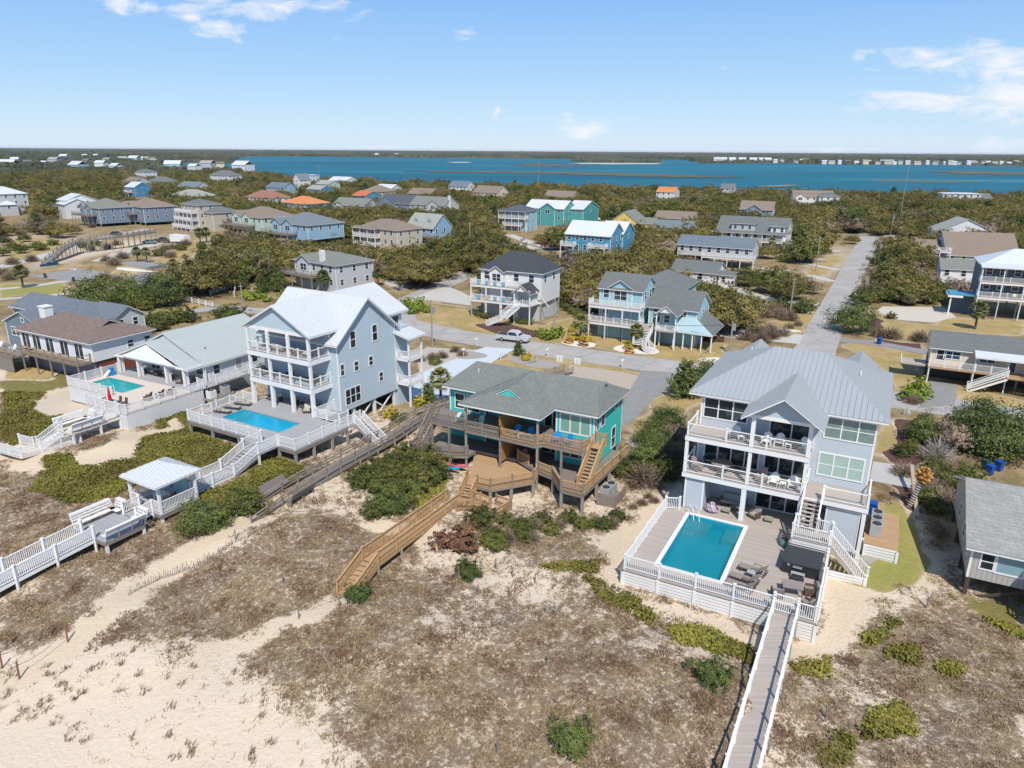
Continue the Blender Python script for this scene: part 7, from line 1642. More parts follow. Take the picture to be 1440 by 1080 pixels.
# ---------------------------------------------------------------- vehicles
def vehicle(kind, mat, label, px, py, az, cat):
    c = G(px, py, 0); t = thing(kind, (c[0], c[1], .04), -R(az), label, cat)     # local y points forward
    L, Wd, hb = {'pickup_truck': (5.8, 1.95, .95), 'parked_car': (4.6, 1.8, .8), 'van': (5.2, 1.95, 1.2)}[kind]
    prof = {'pickup_truck': [(-2.9, .55), (-2.88, 1.15), (-.75, 1.15), (-.65, 1.85), (.75, 1.85), (1.45, 1.2), (2.7, 1.08), (2.9, .85), (2.9, .45), (-2.9, .45)],
     'parked_car': [(-2.3, .4), (-2.25, .95), (-1.6, 1.0), (-1.0, 1.45), (.3, 1.48), (1.05, .98), (2.1, .85), (2.3, .6), (2.3, .35), (-2.3, .35)],
     'van': [(-2.6, .4), (-2.6, 1.2), (-2.4, 1.95), (1.2, 2.0), (1.9, 1.2), (2.55, 1.0), (2.6, .5), (2.6, .35), (-2.6, .35)]}[kind]
    a = MB(); n = len(prof); w = Wd/2; ins = [w-.16 if z > 1.25 else w for _, z in prof]
    a.add([(-i, y, z) for i, (y, z) in zip(ins, prof)]+[(i, y, z) for i, (y, z) in zip(ins, prof)], [tuple(range(n)), tuple(range(2*n-1, n-1, -1))]+[(i, n+i, n+(i+1) % n, (i+1) % n) for i in range(n)])
    a.build('body', mat, t)
    g = {'pickup_truck': (-.5, .65, 1.22, 1.74, 1.42), 'parked_car': (-1., .35, .98, 1.38, 1.0), 'van': (-2., 1.1, 1.25, 1.85, 1.8)}[kind]; gm = M['glass']
    for s in (-1, 1): MB().add([(s*(w+.012), g[0]-.1, g[2]), (s*(w+.012), g[1]+.5, g[2]), (s*(w-.13), g[1], g[3]), (s*(w-.13), g[0], g[3])], [(0, 1, 2, 3)]).build('side_window', gm, t)
    MB().add([(-w+.15, g[4]+.02, g[2]+.02), (w-.15, g[4]+.02, g[2]+.02), (w-.28, g[1]+.16, g[3]+.02), (-w+.28, g[1]+.16, g[3]+.02)], [(0, 1, 2, 3)]).build('windscreen', gm, t)
    if kind == 'pickup_truck': MB().box(-w+.12, -2.75, 1.152, w-.12, -.85, 1.17).build('truck_bed', M['black'], t)
    for s in (-1, 1):
        for y in (-L*.31, L*.32):
            wh = MB().cyl((s*(w-.2), y, .36), (s*(w+.02), y, .36), .37, .37, 14).build('wheel', M['tyre'], t); MB().cyl((s*(w+.022), y, .36), (s*(w+.03), y, .36), .2, .2, 10).build('rim', M['steel'], wh)
        MB().box(s*w*.75-.16, L/2-.03, .72, s*w*.75+.16, L/2+.015, .88).build('headlight', M['white'], t)
    protect([(px-14, py-12), (px+14, py-12), (px+14, py+3), (px-14, py+3)], pr(c[0], c[1], 0)[2]+3)
    return t
vehicle('pickup_truck', plain('silver car paint', (.50,.52,.54), .3, .04, 1, .1), 'silver crew cab pickup driving on the road below the white house with black roof', 722, 480, 114, 'pickup')
vehicle('pickup_truck', plain('deep blue car paint', (.01,.07,.16), .25, .04, 1, .4), 'deep blue pickup at the foot of the timber dune stairs', 74, 378, 100, 'pickup')
vehicle('parked_car', plain('white car paint', (.7,.71,.72), .3, .04), 'white saloon car at the road junction left', 108, 386, 100, 'car')
vehicle('parked_car', plain('black car paint', (.02,.03,.04), .2, .04), 'black car parked under the stilted slate blue houses', 164, 331, 110, 'car')
vehicle('parked_car', plain('grey green car paint', (.16,.19,.2), .3, .04), 'grey estate car at the end of the sloping lane', 211, 343, 100, 'car')
vehicle('pickup_truck', plain('dark brown car paint', (.08,.06,.06), .3, .04), 'dark pickup hitched beside the white box trailer', 229, 341, 90, 'pickup')
vehicle('van', MATS['white car paint'], 'white van parked left of the yellow house', 836, 310, 80, 'van')
c = G(254, 342, 0); t = thing('box_trailer', (c[0], c[1], 0), -R(28), 'white box trailer with twin wheels on the lawn edge', 'trailer'); MB().box(-3.8, -1.2, .5, 3.8, 1.2, 2.9).build('body', M['white'], t)
for x in (-.6, .5): MB().cyl((x, -1.22, .4), (x, -1., .4), .4).build('wheel', M['tyre'], t)
protect([(236,328),(272,328),(272,345),(236,345)], 400)
# ---------------------------------------------------------------- poles, bins, small things
def pole(top, base, label, tr=False, r=.14, ground=0.):
    b = on(*base) if ground else G(*base, 0); hs = np.arange(2, 30, .1); hy = pr(np.full(len(hs), b[0]), np.full(len(hs), b[1]), b[2]+hs)[1]; h = float(hs[np.argmin(abs(hy-top[1]))])
    t = thing('utility_pole', tuple(b), 0, label, 'utility pole'); MB().cyl((0, 0, -.3), (0, 0, h), r*1.15, r*.8, 8).build('pole', M['pile'], t)
    if tr: MB().cyl((.32, 0, h*.72), (.32, 0, h*.72+1.1), .26, .26, 12).build('transformer', M['steel'], t); MB().bar((0, 0, h*.78), (.3, 0, h*.78), .06, .06).build('bracket', M['grey'], t)
    else: MB().bar((-.5, 0, h-.5), (.5, 0, h-.5), .1, .1).build('crossarm', M['pile'], t)
    w = 2.; protect([(top[0]-w, top[1]), (top[0]+w, top[1]), (base[0]+w, base[1]), (base[0]-w, base[1])], pr(b[0], b[1], 0)[2]); return b, h
for a in [((609,422),(608,489),'pole with transformer beside the white roofed blue house',1), ((779,421),(779,476),'bare pole on the yard between the two opposite houses'), ((660,312),(661,357),'pole at the top of the left side street'), ((767,302),(767,328),'short pole with lamp box near the small three level house'),
 ((1030,452),(1026,497),'pole with transformer behind the grey blue house roof',1), ((1119,390),(1111,440),'brown pole beside the driveway hedge'), ((1155,332),(1147,381),'brown pole left of the straight side road'), ((1277,233),(1265,310),'very tall leaning pole against the water right of the side road'),
 ((1257,299),(1252,331),'pole with transformer at the far end of the side road',1), ((1238,338),(1233,377),'pole with transformer right of the side road, middle distance',1), ((1220,390),(1214,424),'pole with transformer beside the leaning cedar at the side road',1), ((758,227),(757,273),'tall thin mast against the sound above the teal house'),
 ((449,232),(450,263),'pole against the water near the white waterside roofs'), ((341,399),(342,435),'brown pole near the white ranch fence'), ((223,226),(224,247),'distant pole above the left woods'), ((1,222),(4,246),'distant leaning pole at the left edge'), ((1234,267),(1234,288),'short white topped pole in the right woods'), ((1279,280),(1276,297),'short leaning pole in the right woods')]: pole(*a)
def wire(p, q, label, sag=1.2):
    a = MB(); p = np.array(p); q = np.array(q); pts = [p+(q-p)*i/12-np.array((0, 0, sag*4*(i/12)*(1-i/12))) for i in range(13)]
    o = tuple(p)
    for i in range(12): a.cyl(pts[i]-p, pts[i+1]-p, .035, .035, 4, False)
    tag(a.build('power_line', M['dgrey'], None, o), label, 'cable')
wire(G(1234, 270, 12), G(1440, 284, 12), 'thin power line crossing the right woods below the sound')
for q1, q2, lb in (((1255,300),(1238,340),'power line between the two farther poles right of the side road'), ((1238,340),(1221,392),'power line between the middle pole and the pole by the leaning cedar')): wire(G(*q1, 8.5), G(*q2, 8.5), lb)
wire(G(609, 428, 8), G(779, 425, 8), 'power line between the two poles of the opposite yards', 1.)
wire(G(779, 425, 8), G(1030, 456, 7), 'power line passing in front of the light blue house', 1.5)
wire(G(900, 262, 11), G(1230, 272, 12), 'thin power line crossing the woods left of the side road')
def fence2(p, q, label, z=0., mat=None, h=1.1):
    P = [G(*p, z), G(*q, z)]; o = P[0]; t = thing('ranch_fence', tuple(o), 0, label, 'fence'); railing(t, [(0, 0, 0), tuple(P[1]-o)], h, 'slat', mat or M['white'], sp=2.4, pw=.16)
fence2((261,424), (300,433), 'white ranch fence by the yard beside the left road'); fence2((296,415), (344,401), 'white ranch fence further back at the edge of the woods'); fence2((330,418), (332,406), 'short white fence return')
fence2((1016,455), (1082,470), 'grey timber rail beside the concrete drive of the light blue house', 0, M['oldrail'], .8)
for px, py, m_, lb in ((1391,668,'binb','blue bin in front of the pair by the grey stilt house'), (1404,662,'binb','blue bin behind on the right by the grey stilt house'), (1384,660,'bing','dark green bin left of the two blue bins'), (1236,484,'binb','single blue bin beside the narrow lane'), (64,391,'bing','dark bin at the left road junction'), (104,396,'bing','dark bin behind the white saloon car')):
    bin_(M[m_], lb, tuple(on(px, py)), .4)
def mailbox(px, py, lb):
    c = on(px, py); t = thing('mailbox', tuple(c), -R(28), lb, 'mailbox'); MB().box(-.06, -.06, -.2, .06, .06, 1.).build('post', M['white'], t); MB().box(-.14, -.3, 1., .14, .3, 1.28).build('box', M['white'], t)
for px, py, lb in ((770,501,'white mailbox left of the timber walkway entrance'), (875,517,'white mailbox right of the walkway beside the road'), (670,486,'white post beside the bluish driveway'), (704,506,'short white post at the lawn edge of the bluish driveway'), (165,452,'white marker post in the left yard'), (652,501,'white mailbox near the gravel lot')): mailbox(px, py, lb)
for px, py, lb in ((787,508,'pair of pale utility boxes left of the walkway entrance'), (812,512,'pair of pale utility boxes right of the walkway entrance')):
    c = on(px, py); t = thing('utility_box', tuple(c), -R(28), lb, 'utility box'); MB().box(-.5, -.2, 0, -.05, .2, .9).build('cabinet', M['whitew'], t); MB().box(.05, -.2, 0, .5, .2, .9).build('cabinet', M['whitew'], t)
c = G(198, 378, 0); t = thing('retaining_wall', (c[0], c[1], 0), -R(20), 'grey block planter wall holding two palms beside the lane', 'wall'); MB().box(-6, -3, -.1, 6, 3, 1.3).build('wall', plain('grey block', (.25,.25,.25)), t); protect([(178,366),(217,366),(217,381),(178,381)], 300)
wk = [G(64, 371, .3), G(86, 352, 2.6), G(107, 340, 3.6), G(140, 336, 3.8), G(175, 332, 3.8), G(215, 326, 3.6)]
boardwalk('timber_walkway', 'long silvered timber walkway with stairs climbing the bluff at the left', wk, 2., M['oldwood'], 'simple', M['oldrail'], 3., .16)
for i, (px, py, rot) in enumerate(((200,371,0), (186,368,1))): pass
# rope posts and stakes on the dunes
for i, (px, py, h) in enumerate(((27,955,1.25), (3,940,1.1), (95,903,1.2), (72,893,1.15), (17,905,.9))):
    c = on(px, py); t = thing('rope_post', tuple(c), 0, ('rope post nearest the camera on the sand path', 'rope post at the left picture edge beside the sand path', 'rope post on the right side of the upper sand path', 'rope post on the left side of the upper sand path', 'low rope post beside the slatted sand fence')[i], 'post', 'rope posts of the beach path')
    MB().cyl((0, 0, -.3), (.06, .03, h), .06, .05, 7).build('post', plain('rusty brown post', (.2,.10,.06), .9), t)
def rope(a, b, lb):
    A = on(*a)+(0, 0, .95); B = on(*b)+(0, 0, .95); m_ = MB(); n = 8; P = [(B-A)*i/n-np.array((0, 0, 1.4*(i/n)*(1-i/n))) for i in range(n+1)]
    for p, q in zip(P[:-1], P[1:]): m_.cyl(p, q, .018, .018, 5, False)
    tag(m_.build('rope', M['oldrail'], None, tuple(A)), lb, 'rope')
rope((27,955), (95,903), 'sagging rope on the near side of the sand path'); rope((3,940), (72,893), 'sagging rope on the far side of the sand path')
def sandfence(pts, lb, lean=.1):
    P = [on(a, b) for a, b in pts]; o = P[0]; t = MB(); r = random.Random(3)
    for p, q in zip(P[:-1], P[1:]):
        L = np.linalg.norm(q-p); n = int(L/.14)
        for i in range(n):
            c = p+(q-p)*i/n; hh = r.uniform(.2, .62); dx = r.uniform(-.08, .08); t.bar((c[0]-o[0], c[1]-o[1], c[2]-o[2]-.1), (c[0]-o[0]+dx, c[1]-o[1]+lean, c[2]-o[2]+hh), .04, .015)
    tag(t.build('sand_fence', M['oldrail'], None, tuple(o)), lb, 'fence')
sandfence([(180,838),(225,815),(290,790),(350,755),(365,748)], 'half buried slatted sand fence along the upper sand path'); sandfence([(-12,930),(20,902)], 'slatted sand fence at the left picture edge', .2)
STK = [(752,820),(645,812),(608,842),(673,836),(717,838),(580,785),(604,809),(519,765),(500,775),(463,748),(767,862),(721,812),(722,740),(698,800),(770,932),(624,950),(608,925),(477,855),(420,870),(780,865),(700,1060),(1100,985),(1102,975),(1161,1010),(1228,1040),(1302,855),(1079,1060),(300,822),(398,820),(332,760),(655,780),(560,770),(1010,905),(890,800)]
for i, (px, py) in enumerate(STK):
    def mk(hh):
        return mesh_of(MB().cyl((0, 0, -.3), (.03, .04, hh), .05, .045, 7), 'stake', M['stake'] if hh < 1 else M['whitew'])
    hh = (.75, .9, .6, .8)[i % 4]; o = link('dune_stake', cached(('stk', hh), lambda: mk(hh)), None, tuple(on(px, py)), i*.7)
    tag(o, 'one of the short grey wooden stakes scattered over the dune grass', 'stake', 'weathered stakes standing in the dune grass')
# ---------------------------------------------------------------- what the woods must leave open
DG = GXp*0; _d = fw[2]-up[2]*((GYp-540)/F)+rt[2]*((GXp-720)/F); DG = np.where(_d < -1e-3, H/np.maximum(-_d, 1e-3), 0)
def protg(poly, add=0.):
    m = inpoly(GXp, GYp, poly); PROTD[m] = np.maximum(PROTD[m], DG[m]+add)
for P in PAVED:
    q = [tuple(float(k) for k in pr(p[0], p[1], 0)[:2]) for p in P]
    if all(abs(a) < 4000 and abs(b) < 4000 for a, b in q): protg(q)
for P in LAWN: protg(P)
protg([(60,378),(80,345),(110,330),(225,318),(290,338),(270,362),(218,382),(100,400),(0,415),(0,370)], 6)
protg([(540,470),(600,440),(1020,520),(1440,600),(1440,640),(540,560)])
def inside_foot(x, y, m):
    for f, yb, w, d in FOOT:
        q = (x-f.o[0])*f.v[0]+(y-f.o[1])*f.v[1]; p = (x-f.o[0])*f.u[0]+(y-f.o[1])*f.u[1]
        if -m < q < w+m and yb-m < p < d+m: return True
    return False
Bx = [0,60,100,150,330,350,540,560,680,780,830,1000,1010,1130,1145,1180,1300,1440]; By = [338,338,405,425,412,432,425,412,416,446,446,446,470,470,405,432,430,395]
cand = []; r = np.random.RandomState(12)
y = 118.
while y < 900:
    stp = 5.0+max(0, y-200)*.006; x = -y*1.2-30
    while x < y*1.05+40:
        qx, qy = x+r.uniform(-.45, .45)*stp, y+r.uniform(-.45, .45)*stp
        px, py, D = pr(qx, qy, 0); sc_ = r.uniform(.6, 1.15) if r.random_sample() < .6 else r.uniform(1.1, 1.7); nz = math.sin(qx*.06+1.3*math.sin(qy*.045))+math.sin(qy*.08+qx*.03)
        k = r.random_sample(); x += stp
        if not (-260 < px < 1640) or py > np.interp(px, Bx, By) or D > nearend(px)-12: continue
        kind = 'oak' if k < .58+.1*nz else 'greenoak' if k < .74 else 'bare' if k < .87+.08*nz else 'cedar'
        _, _, cr, ch_ = proto_meshes(kind, 0); cr *= sc_; ch_ *= sc_
        if nz < -1.25 or r.random_sample() < .1: continue
        if inside_foot(qx, qy, cr*.75) or blocked(qx, qy, cr, ch_): continue
        cand.append((float(D), qx, qy, sc_, kind, float(px)))
    y += stp*.87
cand.sort()
vis_ = [c for c in cand if -20 < c[5] < 1460]; near = vis_[:205]; ns_ = set(id(c) for c in near); rest = [c for c in cand if id(c) not in ns_]
print('woods:', len(cand))
KD = dict(oak='rounded olive brown live oak', greenoak='mid green broad crowned oak', bare='grey brown leafless crown', cedar='dark pointed cedar')
for D, x, y_, s_, kind, px in near:
    zone = 'in the woods between the left lanes and the upper road' if px < 345 else 'in the thicket behind the pale blue house' if px < 560 else 'in the woods behind the black roofed white house' if px < 830 else 'in the scrub left of the straight side road' if px < 1180 else 'in the woods right of the straight side road'
    tree(kind, (x, y_, 0), s_, KD[kind]+' '+zone, KD[kind]+'s '+zone)
def instancer(name, pts, kinds, label, cat):
    col = bpy.data.collections.new(name+' sources'); idx = {}
    for kd in kinds:
        for v in range(NV[kd]):
            nm, parts, _, _ = proto_meshes(kd, v); o = bpy.data.objects.new('%03d %s' % (len(idx), name), dict(parts)['crown']); col.objects.link(o); idx[(kd, v)] = len(idx)
    me = bpy.data.meshes.new(name); me.vertices.add(len(pts)); me.vertices.foreach_set('co', np.array([(p[1], p[2], 0) for p in pts], np.float32).ravel())
    a = me.attributes.new('pick', 'INT', 'POINT'); a.data.foreach_set('value', np.array([idx[(p[4], i % NV[p[4]])] for i, p in enumerate(pts)], np.int32))
    a = me.attributes.new('size', 'FLOAT', 'POINT'); a.data.foreach_set('value', np.array([p[3] for p in pts], np.float32))
    a = me.attributes.new('turn', 'FLOAT_VECTOR', 'POINT'); a.data.foreach_set('vector', np.array([(0, 0, i*2.4 % 6.28) for i in range(len(pts))], np.float32).ravel())
    o = link(name, me); g = bpy.data.node_groups.new(name, 'GeometryNodeTree')
    g.interface.new_socket('Geometry', in_out='INPUT', socket_type='NodeSocketGeometry'); g.interface.new_socket('Geometry', in_out='OUTPUT', socket_type='NodeSocketGeometry')
    N = g.nodes.new; L = g.links.new; gi = N('NodeGroupInput'); go_ = N('NodeGroupOutput'); ip = N('GeometryNodeInstanceOnPoints'); ci = N('GeometryNodeCollectionInfo')
    ci.inputs['Collection'].default_value = col; ci.inputs['Separate Children'].default_value = True; ci.inputs['Reset Children'].default_value = True; ip.inputs['Pick Instance'].default_value = True
    L(gi.outputs[0], ip.inputs['Points']); L(ci.outputs[0], ip.inputs['Instance'])
    for nm, ty, so_ in (('pick', 'INT', 'Instance Index'), ('size', 'FLOAT', 'Scale'), ('turn', 'FLOAT_VECTOR', 'Rotation')):
        q = N('GeometryNodeInputNamedAttribute'); q.data_type = ty; q.inputs['Name'].default_value = nm; L(q.outputs['Attribute'], ip.inputs[so_])
    L(ip.outputs[0], go_.inputs[0]); md = o.modifiers.new('scatter', 'NODES'); md.node_group = g
    return tag(o, label, cat, None, 'stuff')
instancer('maritime_forest', rest, ['oak', 'greenoak', 'bare', 'cedar'], 'olive and brown maritime woods stretching to the sound', 'forest')

# ---------------------------------------------------------------- single trees and shrubs that can be told apart
PL = [('widecedar',988,552,.85,'dark cedar between the old drive and the grey blue house roof'),('cedar',962,558,.95,'slim dark cedar at the lawn corner beside the grey blue house roof'),
 ('widecedar',938,603,.55,'dark cedar clump between the turquoise duplex drive and the grey blue house, upper'),('widecedar',915,628,.55,'dark cedar clump between the two beach houses, middle'),('cedarshrub',905,652,1.7,'dark cedar bush beside the grey rock near the duplex'),('bare',955,628,.62,'grey brown leafless bush close to the left wall of the grey blue house'),
 ('twig',950,650,1.5,'bare twiggy bush left of the grey blue house patio'),('twig',905,680,1.4,'bare twiggy bush near the silvered enclosure'),('shrub',935,668,1.3,'green bush at the sand edge left of the pool fence'),('shrub',880,668,1.2,'green bush behind the right piles of the duplex'),
 ('widecedar',1196,467,1.05,'leaning cedar casting a shadow on the side road'),('palm',1371,463,1.1,'palmetto palm on the lawn in front of the navy house'),('palm',456,410,1.05,'palm beside the long grey deck house'),('palm',420,395,.8,'low palm left of the long grey deck house'),('palm',532,402,.9,'palm beside the upper side road junction'),
 ('palm',894,488,.85,'palm in the white gravel bed before the light blue house'),('palm',816,478,.95,'palm in front of the left wing of the light blue house'),('palm',620,566,.95,'palm behind the left corner of the turquoise duplex'),('palm',33,405,1.15,'palm on the green lawn at the left edge'),('palm',194,368,.9,'left palm in the grey block planter'),('palm',207,369,.9,'right palm in the grey block planter'),
 ('palm',282,342,1.1,'palm cluster in front of the tall beige house, left stem'),('palm',291,341,1.1,'palm cluster in front of the tall beige house, right stem'),('palm',245,384,.8,'small palm beside the planter lane'),('palm',1085,352,.9,'palm beside the long balcony house'),('palm',560,335,.9,'palm between the beige house and the sky blue cottage'),
 ('widecedar',135,440,1.3,'large dark pine like cedar above the slate blue roofs'),('widecedar',185,432,1.2,'dark cedar left in the pair before the left woods'),('widecedar',232,430,1.35,'dark cedar right in the pair before the left woods'),('greenoak',205,436,.6,'bright green bush between the two dark cedars'),
 ('widecedar',1300,622,.62,'dark cedar beside the pale leafless tree'),('bare',1343,632,.8,'leafless brown tree behind the green bin at the right'),('widecedar',1392,640,.95,'spreading dark cedar in the right thicket, centre'),('widecedar',1436,636,.95,'spreading dark cedar at the right picture edge'),('widecedar',1372,608,.8,'dark cedar at the back of the right thicket'),
 ('whitetwig',1316,648,.9,'pale leafless tree at the edge of the right thicket'),('shrub',1310,665,1.2,'green bush under the pale leafless tree'),('shrub',1345,690,1.5,'green bush left of the blue bins'),('twig',1330,715,1.2,'bare bush in front of the weathered grey house'),('shrub',1362,675,1.2,'green bush just behind the grey shingle roof ridge'),
 ('shrub',1282,632,.8,'small green shrub in the red mulch bed, right'),('shrub',1268,640,.9,'small green shrub in the red mulch bed, left'),('cedar',1292,612,.45,'narrow dark shrub at the top of the red mulch bed'),
 ('brightshrub',1290,552,1.5,'bright green hedge ball beside the cream stilt house, upper'),('brightshrub',1288,563,1.6,'bright green hedge ball beside the cream stilt house, lower'),('brightshrub',1276,560,1.1,'bright green hedge ball left of the hedge pair'),('twig',1283,567,.9,'straw coloured grass clump below the hedge balls'),
 ('twig',1236,474,1.3,'bare grey bush row by the lane, first'),('twig',1254,476,1.4,'bare grey bush row by the lane, second'),('twig',1292,480,1.4,'bare grey bush row by the lane, third'),('shrub',1253,448,.9,'clipped hedge end by the cream drive'),
 ('cedarshrub',1000,955,1.0,'round green bush alone on the sand left of the white railed boardwalk'),('cedarshrub',805,1050,1.0,'round green bush near the bottom of the picture'),('widecedar',282,746,.5,'dark cedar bush beside the white gazebo'),('cedarshrub',300,738,1.3,'green bush right of the dark cedar by the gazebo'),('shrub',340,720,1.5,'olive bush between the gazebo walk and the timber bench bay'),
 ('redshrub',650,768,1.25,'rust red bush below the pine landing'),('redshrub',634,766,1.1,'small rust red bush left of the bigger one'),('greenoak',676,738,.34,'dark green bush in front of the pine landing'),('shrub',697,760,.9,'green bush right of the rust red one'),('cedarshrub',505,842,.8,'small green bush at the foot of the pine steps'),
 ('redtree',771,352,.85,'rust red tree beside the vivid blue house'),('greenoak',524,728,.26,'round green bush at the lower left of the duplex thicket'),('shrub',655,803,.7,'green tuft near the stakes under the pine boardwalk'),('cedarshrub',660,812,.7,'dark green tuft between two dune stakes'),
 ('cedarshrub',612,512,.9,'clipped cone shrub in the gravel bed near the bluish drive'),('cedar',729,500,.42,'small cone cedar by the bluish drive'),('yellowshrub',740,506,.9,'yellow green shrub beside the small cone cedar'),('cedar',602,567,.5,'cone cedar in the stone bed under the side porch'),('yellowshrub',590,570,.9,'yellow green shrub in the stone bed, right'),('yellowshrub',547,586,.8,'yellow green shrub in the stone bed, left'),('shrub',560,592,.8,'low green shrub in the stone bed')]
for kd, px, py, s_, lb in PL: tp(kd, px, py, s_, lb)
def row(kind, P, lb, grp, s_=1.):
    for i, p in enumerate(P): tp(kind, p[0], p[1], s_*(.9+.2*((i*37) % 10)/10), lb, grp)
row('shrub', [(548,664),(565,652),(580,649),(594,652),(604,657),(560,670),(578,668),(594,672),(545,684),(535,692),(562,688),(580,690),(524,674),(512,682),(606,676),(550,700)], 'olive green bush of the thicket left of the pine ramp', 'thicket bushes left of the pine ramp', 1.35)
row('oak', [(572,660),(600,664),(556,682),(586,682)], 'olive brown wind shaped bush crown inside the thicket left of the pine ramp', 'olive brown crowns in the thicket left of the pine ramp', .38)
row('shrub', [(712,735),(738,744),(762,735),(776,750),(800,733),(822,742),(850,742),(735,757),(700,772),(690,765),(868,730)], 'small olive bush on the slope below the duplex piles', 'small bushes below the duplex piles', .75)
row('twig', [(725,738),(750,742),(785,742),(838,738),(715,760),(748,760),(860,740)], 'brown brush clump on the slope below the duplex piles', 'brush clumps below the duplex piles', .6)
row('cedarshrub', [(540,712),(552,720),(564,714),(532,716)], 'dark green bush at the foot of the thicket left of the pine ramp', 'dark thicket bushes left of the pine ramp', 1.)
row('brightshrub', [(572,436),(580,441),(590,436),(600,439),(575,430),(590,429)], 'clipped green ball in the island left of the black roofed house', 'clipped balls in the left yard island', 1.2)
row('brightshrub', [(345,418),(352,422),(362,420),(375,424),(398,423),(408,420)], 'clipped green ball of the row behind the pale blue house', 'clipped balls behind the pale blue house', 1.3)
row('cedar', [(368,412),(378,408),(390,410),(397,405),(340,408)], 'dark cone cedar behind the clipped ball row', 'cone cedars behind the clipped ball row', .8)
row('shrub', [(180,462),(192,463),(205,461),(216,458),(228,457),(238,455),(250,452),(262,452),(330,447),(322,449),(312,447),(200,468),(222,464)], 'olive bush of the hedge behind the white house roofs', 'hedge bushes behind the white house roofs', 1.8)
row('brightshrub', [(762,474),(771,477),(780,475),(785,470)], 'clipped green ball around the pole in the middle yard', 'clipped balls at the middle yard pole', 1.2)
row('shrub', [(672,444),(680,447),(686,448),(722,452),(733,455),(744,456),(755,449),(762,446)], 'small clipped shrub along the black roofed house', 'foundation shrubs of the black roofed house', .8)
row('redshrub', [(850,471),(860,472),(872,470),(995,479),(1003,480),(1012,480),(958,476),(968,476)], 'brown red foundation shrub of the light blue house', 'foundation shrubs of the light blue house', .8)
row('yellowshrub', [(905,492),(911,487),(884,490),(806,478),(825,480),(805,466)], 'yellow green shrub in the gravel beds of the light blue house', 'yellow shrubs of the light blue house', .95)
row('shrub', [(792,432),(800,437),(808,441),(815,446),(786,428)], 'low hedge mound right of the black roofed house', 'hedge mounds right of the black roofed house', 1.2)
row('deadpalm', [(885,496),(820,486),(800,482)], 'orange fronded low palm in the gravel beds', 'orange low palms', .9)
row('twig', [(640,495),(622,503),(608,505),(650,500),(590,508),(1110,462),(1122,458)], 'straw brown grass clump along the beach road edge', 'straw clumps by the beach road', .8)
row('twig', [(912,700),(903,710),(920,706),(890,715)], 'small straw tuft on the sand left of the pool fence', 'straw tufts left of the pool fence', .4)
row('greenoak', [(20,352),(8,345),(35,340),(5,360),(3,330),(30,356),(52,352)], 'mid green bushy tree on the slope at the left edge', 'trees on the left slope', .6)
row('twig', [(12,394),(22,390),(5,388),(30,386)], 'brown bush behind the left lanes', 'brown bushes behind the left lanes', 1.6)
row('greenoak', [(1210,430),(1225,425),(1240,420),(1255,425),(1275,428),(1290,425),(1305,427),(1320,424)], 'green bushy tree along the back of the cream drive', 'trees behind the cream drive', .75)
row('twig', [(1050,478),(1070,482),(1085,476),(1100,472),(1062,470),(1082,468)], 'grey brown brush right of the light blue house', 'brush right of the light blue house', 1.3)
row('twig', [(1300,690),(1318,702),(1308,676),(1350,660),(1335,668),(1345,705),(1322,690),(1270,668),(925,655),(940,672),(890,668),(960,640)], 'grey brown brush clump on the open lots beside the beach houses', 'brush clumps beside the beach houses', .9)
row('shrub', [(1318,720),(1302,705),(1335,680),(945,640),(925,612)], 'olive green bush on the open lots beside the beach houses', 'olive bushes beside the beach houses', 1.)
row('twig', [(30,330),(60,318),(100,326),(130,320),(18,372),(45,368),(128,352),(150,350),(165,345),(232,352),(242,350),(262,345),(150,395),(165,398),(180,402),(160,372),(150,368),(172,364),(240,362),(1040,440),(1052,436),(1085,440),(1095,446),(1075,446),(1108,450),(1122,438)], 'brown scrub bush scattered over the open slopes', 'scrub bushes of the open slopes', 1.5)
row('shrub', [(75,345),(118,348),(135,346),(60,352),(225,360),(255,352),(285,350),(142,402),(128,405),(70,330),(1062,432),(1100,436),(1045,452),(1128,440),(1133,436)], 'olive scrub bush scattered over the open slopes', 'olive scrub of the open slopes', 1.7)
# palm with a light-wrapped trunk
c = on(1279, 712); t = thing('palm_tree', tuple(c), 0, 'palm with white wrapped leaning trunk and orange dead fronds in the red mulch', 'palm tree')
a = MB(); b_ = MB()
for i in range(14):
    p = np.array((.05*i, 0, .22*i-.1)); a.cyl(p, p+(.05, 0, .225), .22-.004*i, .22-.004*i, 9, False); b_.cyl(p+(0, 0, .02), p+(.02, 0, .07), .25-.004*i, .25-.004*i, 9, False)
a.build('trunk', M['bark'], t); b_.build('wrapping', M['whitew'], t); link('crown', palm_mesh(3, FOL['dead'], 30, .75, 0), t, (.72, 0, 3.1))
for (px, py, sx, sy, sz, lb, m_) in ((897,628,1.1,.9,.5,'flat grey rock among the cedars beside the duplex','stone'), (1275,583,.5,.4,.7,'round boulder at the top of the red mulch bed','stone')):
    c = on(px, py); t = oak_crown  # rock shape from a displaced dome
    V_, Q_ = dome_core(sx, sz, 0, 9, 1., 12, 6); me = bpy.data.meshes.new('rock'); fastmesh(me, V_, Q_, False); tag(link('rock', me, None, tuple(c), 0, M[m_]), lb, 'rock')
c = on(1289, 725); t = thing('timber_edging', tuple(c), -R(26), 'long pale timber laid along the red mulch beds', 'timber'); MB().box(-.15, -.5, 0, .15, 11, .25).build('timber', plain('pale timber', (.42,.33,.22)), t)
tag(MB().bar((0, 0, -.2), (0, 0, 1.3), .07, .07).build('marker_post', M['white'], None, tuple(on(1303, 853))), 'white marker post beside the lower lawn of the grey blue house', 'post')

